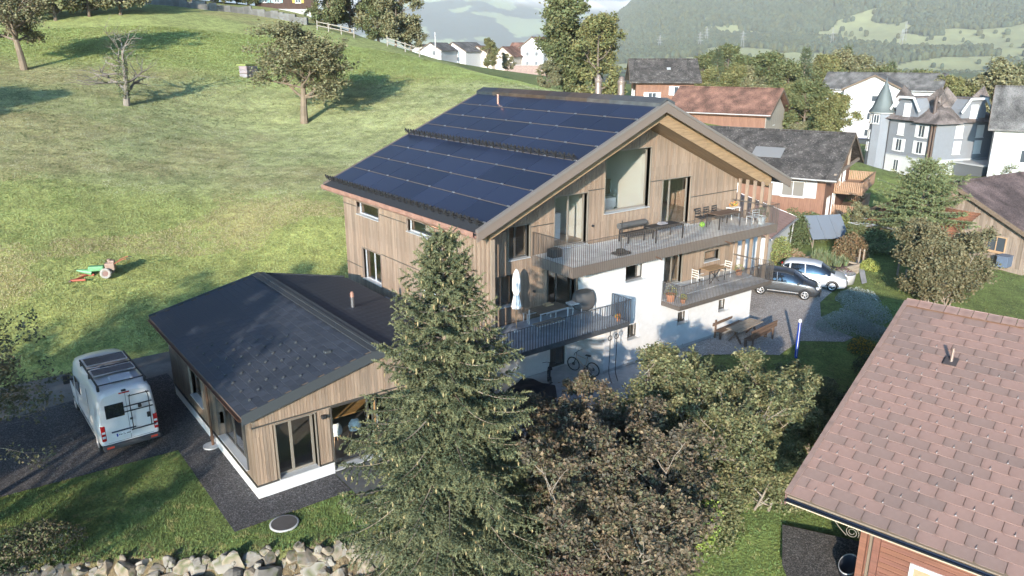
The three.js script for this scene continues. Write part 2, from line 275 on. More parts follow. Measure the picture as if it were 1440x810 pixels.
// vertical boards over an outline: top(x) and bottom(x), holes as [x0,x1,y0,y1]; returns boxes in a plane facing +z at z
function boards(x0, x1, bottom, top, holes, w, t, gap, z, jit = 0.006) {
  const out = [];
  for (let x = x0; x < x1 - 0.02; x += w) {
    const a = x + gap / 2, b = Math.min(x1, x + w) - gap / 2, m = (a + b) / 2; if (b - a < 0.015) continue;
    let spans = [[bottom(m), Math.min(top(a), top(b))]];
    for (const [hx0, hx1, hy0, hy1] of holes) if (b > hx0 + 0.01 && a < hx1 - 0.01) spans = spans.flatMap(([p, q]) => hy1 <= p || hy0 >= q ? [[p, q]] : [[p, hy0], [hy1, q]].filter(([u, v]) => v - u > 0.03));
    for (const [p, q] of spans) if (q - p > 0.02) out.push(colored(box(a, b, p, q, z, z + t + jit * rnd()), (() => { const k = 0.86 + 0.28 * rnd(), w2 = 0.97 + 0.06 * rnd(); return col(k, k * w2, k * w2 * w2); })()));
  }
  return out;
}
const woodV = M.wood.clone(); woodV.vertexColors = true;
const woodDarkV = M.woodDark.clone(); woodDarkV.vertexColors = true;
const woodGreyV = M.woodGrey.clone(); woodGreyV.vertexColors = true;
// a window in a plane z: opening [x0,x1,y0,y1]; parts hung on parent; frame depth d behind z
function windowIn(parent, [x0, x1, y0, y1], z, o = {}) {
  const { fw = 0.07, d = 0.16, mull = [], frame = M.frameTan, sill = M.sillLight, reveal = M.frameTan, out = 0.05, glass = M.glass, name = 'window', rv = 0.03, bars = [], sillOn = true } = o;
  const g = new THREE.Group(); g.name = name; parent.add(g);
  const zf = z - d;
  const fr = [box(x0 + 0.003, x0 + fw, y0 + 0.003, y1 - 0.003, zf - 0.06, zf), box(x1 - fw, x1 - 0.003, y0 + 0.003, y1 - 0.003, zf - 0.06, zf), box(x0 + fw, x1 - fw, y1 - fw, y1 - 0.003, zf - 0.06, zf - 0.001), box(x0 + fw, x1 - fw, y0 + 0.003, y0 + fw, zf - 0.06, zf - 0.001)];
  for (const m of mull) fr.push(box(x0 + (x1 - x0) * m - fw * 0.55, x0 + (x1 - x0) * m + fw * 0.55, y0 + fw, y1 - fw, zf - 0.058, zf - 0.002));
  for (const m of bars) fr.push(box(x0 + fw, x1 - fw, y0 + (y1 - y0) * m - 0.02, y0 + (y1 - y0) * m + 0.02, zf - 0.05, zf - 0.006));
  part(g, 'frame', MG(fr), frame);
  const edges = [0, ...mull, 1];
  for (let i = 0; i < edges.length - 1; i++) part(g, 'pane', box(x0 + (x1 - x0) * edges[i] + fw * 0.5, x0 + (x1 - x0) * edges[i + 1] - fw * 0.5, y0 + fw * 0.5, y1 - fw * 0.5, zf - 0.035, zf - 0.027), glass);
  if (reveal) part(g, 'reveal', MG([box(x0 - rv, x0, y0 - 0.02, y1 + rv, zf - 0.02, z + out), box(x1, x1 + rv, y0 - 0.02, y1 + rv, zf - 0.02, z + out), box(x0, x1, y1, y1 + rv, zf - 0.02, z + out - 0.001)]), reveal);
  if (sillOn) part(g, 'sill', box(x0 - 0.02, x1 + 0.02, y0 - 0.035, y0 + 0.001, zf - 0.05, z + out + 0.05), sill);
  return g;
}
const turned = (parent, name, x, y, z, a) => { const g = new THREE.Group(); g.name = name; g.position.set(x, y, z); g.rotation.y = a; parent.add(g); return g; };

// --- gable front (z = 0) ---
const soff = (x) => roofY(x) - 0.92;
const frontHoles = [[0.88, 2.02, 5.68, 7.12], [3.42, 5.36, 5.78, 8.12], [6.42, 9.38, 7.02, 9.86], [10.34, 12.42, 5.78, 8.2]];
const frontLow = [[0.14, 1.18, 3.66, 5.02], [3.1, 4.72, 2.86, 5.05]];
{
  const outline = [[SX + 0.02, 2.4], [4.96, 2.4], [4.96, 5.3], [16.28, 5.3], [16.28, soff(16.28)], [RIDGE_X, soff(RIDGE_X)], [SX + 0.02, soff(SX)]];
  part(house, 'gable_wall', prism(outline, -0.34, -0.03, [...frontHoles, ...frontLow].map(rectHole)), M.woodBack);
  const bt = (x) => x < 4.96 ? 2.84 : 5.72;
  const b = boards(-0.97, 16.28, bt, (x) => soff(x), [...frontHoles, ...frontLow], 0.125, 0.03, 0.012, -0.03);
  part(house, 'cladding', MG(b), woodV, 'stuff');
  // horizontal joint strips
  for (const [x0, x1, y] of [[-0.95, 0.8, 6.98], [2.1, 3.39, 6.98], [5.4, 6.38, 8.2], [9.42, 10.3, 8.21], [12.46, 16.28, 7.12]]) part(house, 'joint_strip', box(x0, x1, y - 0.02, y + 0.02, 0.006, 0.022), M.frameDark);
}
windowIn(house, frontHoles[0], 0, { frame: M.frameDark, mull: [0.42] });
windowIn(house, frontHoles[1], 0, { name: 'sliding_door', mull: [0.5], sillOn: true, d: 0.2 });
windowIn(house, frontHoles[2], 0, { name: 'picture_window', d: 0.22 });
windowIn(house, frontHoles[3], 0, { name: 'sliding_door', mull: [0.36], d: 0.2 });
windowIn(house, frontLow[0], 0, { frame: M.frameDark, mull: [0.45], reveal: M.frameDark });
windowIn(house, frontLow[1], 0, { name: 'sliding_door', frame: M.frameDark, mull: [0.42], reveal: M.frameDark, d: 0.2 });
// --- side wall (x = SX), built facing +z and turned to face -x: local x = world z ---
{
  const side = turned(house, 'side_wall', SX, 0, 0, -Math.PI / 2), zr = -11.95;
  const holes = [[-10.33, -7.98, 6.28, 6.9], [-5.2, -2.92, 6.3, 6.88], [-9.98, -8.0, 2.93, 4.54], [-4.18, -2.22, 3.0, 4.54]];
  part(side, 'wall_core', prism([[zr, -0.1], [-0.36, -0.1], [-0.36, 7.25], [zr, 7.25]], -0.34, -0.03, holes.map(rectHole)), M.woodBack);
  part(side, 'cladding', MG(boards(zr, -1.03, () => 1.6, () => 7.25, holes, 0.125, 0.03, 0.01, -0.03)), woodV, 'stuff');
  part(side, 'plinth', box(zr - 0.01, -0.03, -0.1, 1.59, -0.028, 0.02), M.plaster);
  // upright slats: over the wall first, then free standing as a screen before the balconies
  let n = 0; for (let z = -1.0; z < 1.4; z += 0.30) part(side, 'slat', colored(box(z, z + 0.165, 2.1, 7.15, z < -0.1 ? 0.0 : -0.06, 0.05), (() => { const k = 0.95 + 0.12 * hash2(n++, 5); return col(k, k, k); })()), woodV);
  part(side, 'slat_backing', colored(box(-1.03, -0.03, 1.6, 7.2, -0.029, -0.001), col(0.9, 0.9, 0.9)), woodV);
  part(side, 'corner_post', colored(box(1.40, 1.50, 2.1, 7.15, -0.1, 0.06), col(1.2, 1.17, 1.14)), woodGreyV);
  part(side, 'slat_rail', box(0.0, 1.4, 6.9, 6.98, -0.10, -0.062), M.woodGrey); part(side, 'slat_rail', box(0.0, 1.4, 2.5, 2.58, -0.10, -0.062), M.woodGrey);
  for (const [a, b, y] of [[zr, -10.4, 6.62], [-7.9, -5.28, 6.62], [-2.85, -1.05, 6.62], [zr, -10.05, 3.44], [-7.93, -4.25, 4.6]]) part(side, 'joint_strip', box(a, b, y - 0.018, y + 0.018, 0.006, 0.02), M.frameDark);
  for (const h of holes) windowIn(side, h, 0, { mull: h[3] > 5 ? [] : [0.5], reveal: M.trimMetal, rv: 0.05, frame: M.sillLight, d: 0.14, fw: 0.05 });
  part(side, 'downpipe', MG([rod(V(-1.9, 1.6, 0.12), V(-1.9, 6.85, 0.12), 0.05, 0.05, 10), tube([V(-1.9, 6.85, 0.12), V(-1.95, 7.0, 0.3), V(-2.2, 7.15, 0.6), V(-2.3, 7.35, 0.9)], 0.05, 16, 8)]), M.copperDark);
}
// back and right walls (unseen, close the house)
part(house, 'rear_wall', prism([[SX + 0.3, -0.1], [16.28, -0.1], [16.28, soff(16.28)], [RIDGE_X, soff(RIDGE_X)], [SX + 0.3, soff(SX + 0.3)]], -11.95, -11.65), M.wood);
part(house, 'right_wall', box(15.98, 16.28, -0.1, 7.6, -11.64, -0.35), M.wood);
// --- white masonry block ---
{
  const zw = 1.82, holes = [[6.16, 7.42, 4.18, 4.91], [6.45, 7.22, 1.31, 2.04], [9.94, 10.71, 1.32, 1.94], [13.1, 13.85, 1.32, 1.95]];
  const outline = [[4.96, -0.1], [15.83, -0.1], [15.83, 2.62], [8.72, 2.62], [8.72, 5.28], [4.96, 5.28]];
  part(house, 'white_wall', prism(outline, zw - 0.36, zw, holes.map(rectHole)), M.plaster);
  part(house, 'white_side_wall', box(4.96, 5.3, -0.1, 5.28, -0.02, zw - 0.361), M.plaster);
  part(house, 'white_side_wall', box(15.5, 15.83, -0.1, 2.62, -0.34, zw - 0.361), M.plaster);
  part(house, 'loggia_side_wall', box(8.4, 8.72, 2.62, 5.28, 0.34, zw - 0.361), M.plaster);
  for (const h of holes) windowIn(house, h, zw, { frame: M.frameDark, reveal: null, d: 0.2, out: 0.02, mull: h[1] - h[0] > 1 ? [0.72] : [0.55], fw: 0.06 });
  // ground floor behind the patio
  const dh = [[3.3, 4.3, 0.02, 2.15]];
  part(house, 'ground_wall', prism([[SX + 0.02, -0.1], [4.96, -0.1], [4.96, 2.399], [SX + 0.02, 2.399]], -0.3, 0, [...dh].map(rectHole)), M.plaster);
  const d = new THREE.Group(); d.name = 'ground_door'; house.add(d);
  part(d, 'frame', MG([box(3.303, 3.37, 0.03, 2.147, -0.2, -0.12), box(4.23, 4.297, 0.03, 2.147, -0.2, -0.12), box(3.37, 4.23, 2.08, 2.147, -0.2, -0.12), box(3.37, 4.23, 0.03, 0.1, -0.2, -0.12), box(3.62, 3.7, 0.1, 2.08, -0.2, -0.12)]), M.frameDark);
  part(d, 'pane', box(3.7, 4.23, 0.1, 2.08, -0.17, -0.16), M.glass); part(d, 'door_leaf', box(3.37, 3.62, 0.1, 2.08, -0.18, -0.14), M.frameDark);
  // loggia
  const lh = [[10.45, 11.75, 2.84, 5.02], [13.5, 14.7, 3.6, 4.16]];
  part(house, 'loggia_core', prism([[8.72, 2.62], [15.98, 2.62], [15.98, 5.28], [8.72, 5.28]], 0.02, 0.31, lh.map(rectHole)), M.woodBack);
  part(house, 'loggia_cladding', MG(boards(8.73, 15.98, () => 2.84, () => 5.28, lh, 0.125, 0.03, 0.012, 0.31)), woodV, 'stuff');
  windowIn(house, lh[0], 0.34, { name: 'sliding_door', mull: [0.55] }); windowIn(house, lh[1], 0.34, { frame: M.frameDark });
  part(house, 'loggia_floor', box(8.73, 15.82, 2.621, 2.82, 0.34, zw), M.concretePale);
  part(house, 'wall_lamp', mv(new THREE.CylinderGeometry(0.06, 0.06, 0.06, 12).rotateX(Math.PI / 2), 12.5, 4.45, 0.38), M.black);
  part(house, 'wall_lamp', mv(new THREE.CylinderGeometry(0.06, 0.06, 0.06, 12).rotateX(Math.PI / 2), 2.3, 4.05, 0.04), M.black);
  part(house, 'wall_lamp', mv(new THREE.CylinderGeometry(0.06, 0.06, 0.06, 12).rotateX(Math.PI / 2), 5.72, 6.55, 0.04), M.black);
  part(house, 'wall_lamp', mv(new THREE.CylinderGeometry(0.06, 0.06, 0.06, 12).rotateX(Math.PI / 2), 12.85, 6.42, 0.04), M.black);
  part(house, 'base_strip', box(4.94, 15.84, -0.08, 0.14, 1.822, 1.84), M.concrete);
}
// --- floors, interior ---
part(house, 'floor_slab', box(SX + 0.35, 15.97, 2.55, 2.8, -11.6, -0.35), M.roomFloor);
part(house, 'floor_slab', box(SX + 0.35, 15.97, 5.45, 5.72, -11.6, -0.35), M.roomFloor);
part(house, 'floor_slab', box(SX + 0.35, 15.97, -0.12, 0.0, -11.6, 1.45), M.concrete);
part(house, 'floor_slab', box(5.31, 8.39, 2.55, 2.8, 0.0, 1.45), M.roomFloor);
part(house, 'interior_wall', prism([[SX + 0.35, 5.72], [15.97, 5.72], [15.97, 8.2], [RIDGE_X, 11.0], [SX + 0.35, 7.0]], -6.2, -6.05), M.room);
part(house, 'interior_wall', box(SX + 0.35, 15.97, 2.8, 5.45, -5.2, -5.05), M.room);
part(house, 'interior_wall', box(SX + 0.35, 15.97, 0, 2.55, -4.2, -4.05), M.room);
part(house, 'interior_wall', box(5.95, 6.07, 5.72, 9.2, -6.04, -0.36), M.room);
part(house, 'interior_wall', box(10.0, 10.12, 5.72, 9.8, -6.04, -0.36), M.room);
part(house, 'interior_wall', box(2.5, 2.62, 2.8, 5.45, -5.04, -0.36), M.room);
// things seen through the glass
solo('kitchen_cabinet', rbox(4.4, 5.0, 5.73, 7.0, -2.2, -1.4, 0.02), M.whitePaint, 'white kitchen cabinet seen through the sliding door over the roof terrace', 'cabinet');
solo('wardrobe', rbox(6.1, 6.9, 5.73, 8.6, -1.6, -0.9, 0.02), mat(col(0.45, 0.55, 0.58)), 'pale blue wardrobe behind the picture window', 'wardrobe');
{ const t = thing('television', 'black television on low white board behind the picture window', 'television'); part(t, 'screen', rbox(8.6, 9.7, 7.2, 7.95, -3.0, -2.95, 0.01), M.black); part(t, 'foot', box(9.0, 9.3, 7.0, 7.2, -3.05, -2.9), M.black); part(t, 'low_board', rbox(8.2, 9.95, 6.5, 7.0, -3.25, -2.75, 0.02), M.whitePaint); part(t, 'leg', box(8.3, 9.85, 5.72, 6.5, -3.2, -2.8), M.whitePaint); }
solo('sideboard', rbox(11.3, 12.3, 5.73, 7.0, -2.6, -2.1, 0.02), M.whitePaint, 'white sideboard seen through the glass door beside the dining chairs', 'sideboard');

// --- roof ---
{
  const t = 0.26, U = [[EAVE_X, EAVE_Y], [RIDGE_X, RIDGE_Y], [REAVE_X, roofY(REAVE_X)]];
  const under = (dy) => [[REAVE_X, roofY(REAVE_X) - dy], [RIDGE_X, RIDGE_Y - dy], [EAVE_X, EAVE_Y - dy]];
  const roof = new THREE.Group(); roof.name = 'roof'; house.add(roof);
  part(roof, 'roof_deck', prism([...U.map(([x, y]) => [x, y - 0.06]), ...under(t)], ZB, ZF - 0.08), mat(col(0.03, 0.032, 0.036), { roughness: 0.6 }));
  // thick inner eaves box under the deck
  const inn = (x, dy) => [x, roofY(x) - dy];
  part(roof, 'soffit', prism([inn(SX - 0.1, t + 0.004), inn(RIDGE_X, t + 0.004), inn(17.2, t + 0.004), inn(17.2, 0.9), inn(RIDGE_X, 0.9), inn(SX - 0.1, 0.9)], ZB + 0.25, ZF - 0.42), M.soffit);
  // verge boards with sheet metal top
  const vb = (za, zb, dy0, dy1, m, nm) => { part(roof, nm, prism([inn(EAVE_X - 0.02, dy0), inn(RIDGE_X, dy0), inn(RIDGE_X, dy1), inn(EAVE_X - 0.02, dy1)], za, zb), m); part(roof, nm, prism([inn(RIDGE_X + 0.002, dy0), inn(REAVE_X, dy0), inn(REAVE_X, dy1), inn(RIDGE_X + 0.002, dy1)], za, zb), m); };
  vb(ZF - 0.078, ZF, 0.05, 0.42, M.trimMetal, 'verge_board');
  vb(ZF - 0.14, ZF + 0.03, -0.06, 0.048, mat(col(0.30, 0.265, 0.24), { roughness: 0.4, metalness: 0.5 }), 'verge_cap');
  vb(ZB - 0.06, ZB - 0.002, -0.05, 0.36, M.brownMetal, 'verge_board');
  part(roof, 'eave_board', box(EAVE_X + 0.0, EAVE_X + 0.05, EAVE_Y - 0.34, EAVE_Y - 0.28, ZB, ZF - 0.1), M.brownMetal);
  // gutter
  const gut = (x) => { const s = new THREE.Shape(); s.absarc(0, 0, 0.085, Math.PI, 0, false); s.absarc(0, 0, 0.07, 0, Math.PI, true); const g = new THREE.ExtrudeGeometry(s, { depth: ZF - ZB - 0.1, bevelEnabled: false, curveSegments: 10 }); return mv(uvm(g), x, EAVE_Y - 0.2, ZB); };
  part(roof, 'gutter', gut(EAVE_X - 0.07), M.copper); for (let i = 0; i < 30; i++) { const z0 = ZB + 0.02 + i * (ZF - ZB - 0.12) / 30; part(roof, 'copper_apron', rbox(EAVE_X - 0.17, EAVE_X - 0.155, EAVE_Y - 0.20, EAVE_Y - 0.02, z0 + 0.008, z0 + (ZF - ZB - 0.12) / 30 - 0.008, 0.004), M.copper); }
  // copper eave flashing with lapped sheets
  for (let i = 0; i < 21; i++) { const z0 = ZB + 0.02 + i * (ZF - ZB - 0.12) / 21, z1 = z0 + (ZF - ZB - 0.12) / 21; const m = M.copper; part(roof, 'copper_sheet', bar(V(EAVE_X - 0.02, EAVE_Y - 0.10 + 0.006 * (i % 2), (z0 + z1) / 2), V(EAVE_X + 0.32, EAVE_Y + 0.045 + 0.006 * (i % 2), (z0 + z1) / 2), z1 - z0 - 0.01, 0.012), m); }
  // ridge cap of lapped metal sheets
  const capC = [[0.10, 0.12, 0.14], [0.16, 0.13, 0.11], [0.19, 0.14, 0.11], [0.17, 0.12, 0.09], [0.14, 0.12, 0.11], [0.20, 0.15, 0.12], [0.21, 0.19, 0.18], [0.19, 0.20, 0.21], [0.20, 0.21, 0.22]];
  const rc = (i, n) => { const z0 = ZB + i * (ZF - ZB) / n, z1 = ZB + (i + 1) * (ZF - ZB) / n - 0.012, k = 0.5, e = 0.002 * (i % 2); return prism([[RIDGE_X - k, roofY(RIDGE_X - k) + 0.20 + e], [RIDGE_X, RIDGE_Y + 0.19 + e], [RIDGE_X + k, roofY(RIDGE_X + k) + 0.20 + e], [RIDGE_X + k, roofY(RIDGE_X + k) + 0.02], [RIDGE_X, RIDGE_Y + 0.12], [RIDGE_X - k, roofY(RIDGE_X - k) + 0.02]], z0, z1); };
  for (let i = 0; i < 9; i++) part(roof, 'ridge_sheet', rc(i, 9), mat(col(...capC[i]), { metalness: 0.6, roughness: 0.42, map: mottle }));
  // right slope covering (unseen side)
  part(roof, 'roof_sheet', prism([inn(RIDGE_X + 0.5, 0.055), inn(REAVE_X, 0.055), inn(REAVE_X, 0.0), inn(RIDGE_X + 0.5, 0.0)], ZB, ZF - 0.16), mat(col(0.08, 0.08, 0.085), { roughness: 0.6 }));
  // solar panels
  const sl = V(1, RS, 0).normalize(), nrm = V(-RS, 1, 0).normalize(), L = (RIDGE_X - EAVE_X) * Math.hypot(1, RS), s0 = 0.54, s1 = L - 0.52, nr = 8, nc = 7, ph = (s1 - s0) / nr, pw = (ZF - 0.18 - ZB - 0.12) / nc;
  const pg = new RoundedBoxGeometry(ph - 0.045, 0.035, pw - 0.03, 1, 0.006), fg = new THREE.BoxGeometry(0.03, 0.045, pw - 0.012), base = V(EAVE_X, EAVE_Y - 0.06, 0), q = new THREE.Quaternion().setFromAxisAngle(V(0, 0, 1), Math.atan(RS));
  const pvs = [0, 1, 2].map((i) => { const m = M.pv.clone(); m.color = col(0.011 + 0.003 * i, 0.018 + 0.004 * i, 0.040 + 0.008 * i); m.roughness = 0.3 + 0.04 * i; return m; });
  const railM = mat(col(0.16, 0.14, 0.13), { roughness: 0.5, metalness: 0.5 }), clipG = new RoundedBoxGeometry(0.07, 0.03, 0.16, 1, 0.01);
  for (let r = 0; r < nr; r++) for (let c = 0; c < nc; c++) {
    const m = part(roof, 'solar_panel', pg, pvs[(r * 3 + c * 5 + (r * c) % 4) % 3]); m.position.copy(base).addScaledVector(sl, s0 + (r + 0.5) * ph).addScaledVector(nrm, 0.085); m.position.z = ZB + 0.12 + (c + 0.5) * pw; m.quaternion.copy(q);
    const f = part(m, 'clamp_rail', fg, railM); f.position.set(-ph / 2 + 0.005, 0.012, 0);
    const k = part(m, 'clip', clipG, M.steel); k.position.set(-ph / 2 + 0.005, 0.035, pw / 2 - 0.05);
  }
  // snow guards: forked brackets and rails
  const bracket = (() => { const b = [bar(V(0, 0, 0), V(0, 0.2, 0), 0.06, 0.07), bar(V(0, 0.1, 0), V(-0.03, 0.33, -0.17), 0.055, 0.08), bar(V(0, 0.1, 0), V(-0.03, 0.33, 0.17), 0.055, 0.08), bar(V(0, 0.2, -0.1), V(0, 0.2, 0.1), 0.03, 0.03), bar(V(0.02, 0.02, 0), V(0.22, 0.0, 0), 0.03, 0.02)]; return MG(b); })();
  for (const s of [0.32, s0 + 4 * ph]) {
    const n = 25; for (let i = 0; i < n; i++) { const m = part(roof, 'snow_guard', bracket, M.black); m.position.copy(base).addScaledVector(sl, s).addScaledVector(nrm, 0.1); m.position.z = ZB + 0.2 + i * (ZF - 0.35 - ZB - 0.2) / (n - 1); m.quaternion.copy(q); }
    const a = base.clone().addScaledVector(sl, s).addScaledVector(nrm, 0.2), b = a.clone(); a.z = ZB - 0.15; b.z = ZF - 0.12; const a2 = a.clone().addScaledVector(nrm, 0.1), b2 = b.clone().addScaledVector(nrm, 0.1);
    part(roof, 'snow_rail', rod(a, b, 0.024), M.black); part(roof, 'snow_rail', rod(a2, b2, 0.024), M.black);
  }
  // vent and flues
  const ventBase = V(6.9, roofY(6.9), -8.9); part(roof, 'vent_pipe', MG([rod(ventBase, ventBase.clone().add(V(0, 0.5, 0)), 0.055, 0.055, 12), rod(ventBase.clone().add(V(0, 0.5, 0)), ventBase.clone().add(V(0, 0.54, 0)), 0.07, 0.07, 12)]), M.copper);
  for (const [u, h] of [[841, 1.0], [873, 0.95]]) { const p = gxp(u, 137, 9.0); const y = roofY(p.x); part(roof, 'flue', MG([mv(lathe([[0.16, -0.3], [0.16, h - 0.15], [0.17, h - 0.14], [0.2, h], [0.2, h + 0.03], [0.12, h + 0.1], [0.11, h + 0.22], [0.001, h + 0.26]], 18), p.x, y + 0.12, p.z)]), M.flueSteel); }
}
// --- balconies ---
function railing(parent, a, b, y0, y1, m, step = 0.11, w = 0.018, dpt = 0.02, top = 0.045) {
  const d = b.clone().sub(a), L = d.length(), n = Math.max(1, Math.round(L / step)), ang = Math.atan2(-d.z, d.x); const R = new THREE.Group(); R.name = 'railing'; R.position.set(a.x, 0, a.z); R.rotation.y = ang; parent.add(R);
  part(R, 'top_rail', box(0, L, y1 - 0.012, y1, -top / 2, top / 2), m);
  const g = box(-w / 2, w / 2, y0, y1 - 0.0125, -dpt / 2, dpt / 2);
  for (let i = 0; i <= n; i++) { const k = part(R, 'baluster', g, m); k.position.x = i * L / n; }
  return R;
}
{
  const slab = (x0, x1, y0, y1, z0, z1, m, nm) => { const g = new THREE.Group(); g.name = nm; house.add(g); part(g, 'slab', box(x0, x1, y0, y1, z0, z1), m); return g; };
  // upper terrace
  const up = slab(2.17, 16.12, 5.34, 5.70, 0.03, 2.70, M.concrete, 'roof_terrace');
  for (let i = 0; i < 6; i++) for (let j = 0; j < 31; j++) { const x0 = 2.2 + j * 0.448, z0 = 0.06 + i * 0.44; part(up, 'deck_slab', box(x0 + 0.005, x0 + 0.443, 5.70, 5.722 + 0.002 * ((i * 7 + j * 3) % 3), z0 + 0.005, z0 + 0.435), i < 5 && j < 31 ? M.deckPale : M.deckPale); }
  part(up, 'edge_flashing', MG([box(2.12, 16.17, 5.29, 5.74, 2.70, 2.72), box(2.14, 2.168, 5.29, 5.74, 0.03, 2.70), box(16.122, 16.15, 5.29, 5.74, 0.03, 2.70)]), M.brownMetal);
  railing(up, V(2.13, 0, 2.75), V(16.16, 0, 2.75), 5.27, 6.78, M.railBrown);
  railing(up, V(2.13, 0, 0.1), V(2.13, 0, 2.74), 5.27, 6.78, M.railBrown);
  railing(up, V(16.16, 0, 0.2), V(16.16, 0, 2.74), 5.27, 6.78, M.railBrown);
  for (const x of [7.1, 12.0]) part(up, 'spout', MG([rod(V(x, 5.42, 2.72), V(x, 5.36, 3.1), 0.03)]), M.copperDark);
  // lower balcony with grill
  const lo = slab(-1.83, 5.27, 2.63, 2.80, 0.03, 2.97, mat(col(0.36, 0.40, 0.45), { map: mottle, roughness: 0.55 }), 'balcony');
  part(lo, 'edge_beam', MG([box(-1.87, 5.31, 2.60, 2.82, 2.97, 3.0), box(-1.87, -1.831, 2.60, 2.82, 0.03, 2.97), box(5.271, 5.31, 2.60, 2.82, 1.84, 2.97)]), M.railGrey);
  railing(lo, V(-1.86, 0, 3.02), V(5.31, 0, 3.02), 2.72, 3.84, M.railGrey, 0.14, 0.022, 0.03, 0.05);
  railing(lo, V(5.31, 0, 1.86), V(5.31, 0, 3.0), 2.72, 3.84, M.railGrey, 0.14, 0.022, 0.03, 0.05);
  railing(lo, V(-1.86, 0, 0.1), V(-1.86, 0, 3.0), 2.72, 3.84, M.railGrey, 0.14, 0.022, 0.03, 0.05);
  part(lo, 'screen', box(5.32, 5.325, 2.8, 3.86, 1.87, 2.98), new THREE.MeshPhysicalMaterial({ color: 0xdfe8f0, transmission: 1, roughness: 0.25, thickness: 0 }));
  // right balcony
  const rg = slab(8.66, 15.78, 2.63, 2.79, 1.83, 2.96, M.concretePale, 'balcony');
  part(rg, 'edge_beam', MG([box(8.63, 15.81, 2.60, 2.81, 2.96, 2.99), box(8.63, 8.659, 2.60, 2.81, 1.84, 2.96), box(15.781, 15.81, 2.60, 2.81, 1.84, 2.96)]), M.railBrown);
  railing(rg, V(8.63, 0, 3.0), V(15.81, 0, 3.0), 2.7, 3.81, M.railBrown);
  railing(rg, V(8.63, 0, 1.86), V(8.63, 0, 2.98), 2.7, 3.81, M.railBrown);
  railing(rg, V(15.81, 0, 1.86), V(15.81, 0, 2.98), 2.7, 3.81, M.railBrown);
  // slatted screens at the end of terrace and loggia
  for (let i = 0; i < 5; i++) { const z = 0.25 + i * 0.47; part(up, 'screen_post', box(16.0, 16.07, 5.73, soff(16.03) - 0.01, z, z + 0.17), M.wood); part(rg, 'screen_post', box(16.0, 16.07, 2.6, 5.28, z + 0.1, z + 0.27), M.wood); }
  part(up, 'screen_rail', box(15.94, 15.98, 6.6, 6.66, 0.05, 2.5), M.railBrown); part(rg, 'screen_rail', box(15.9, 15.94, 3.65, 3.71, 0.4, 1.86), M.railBrown);
}
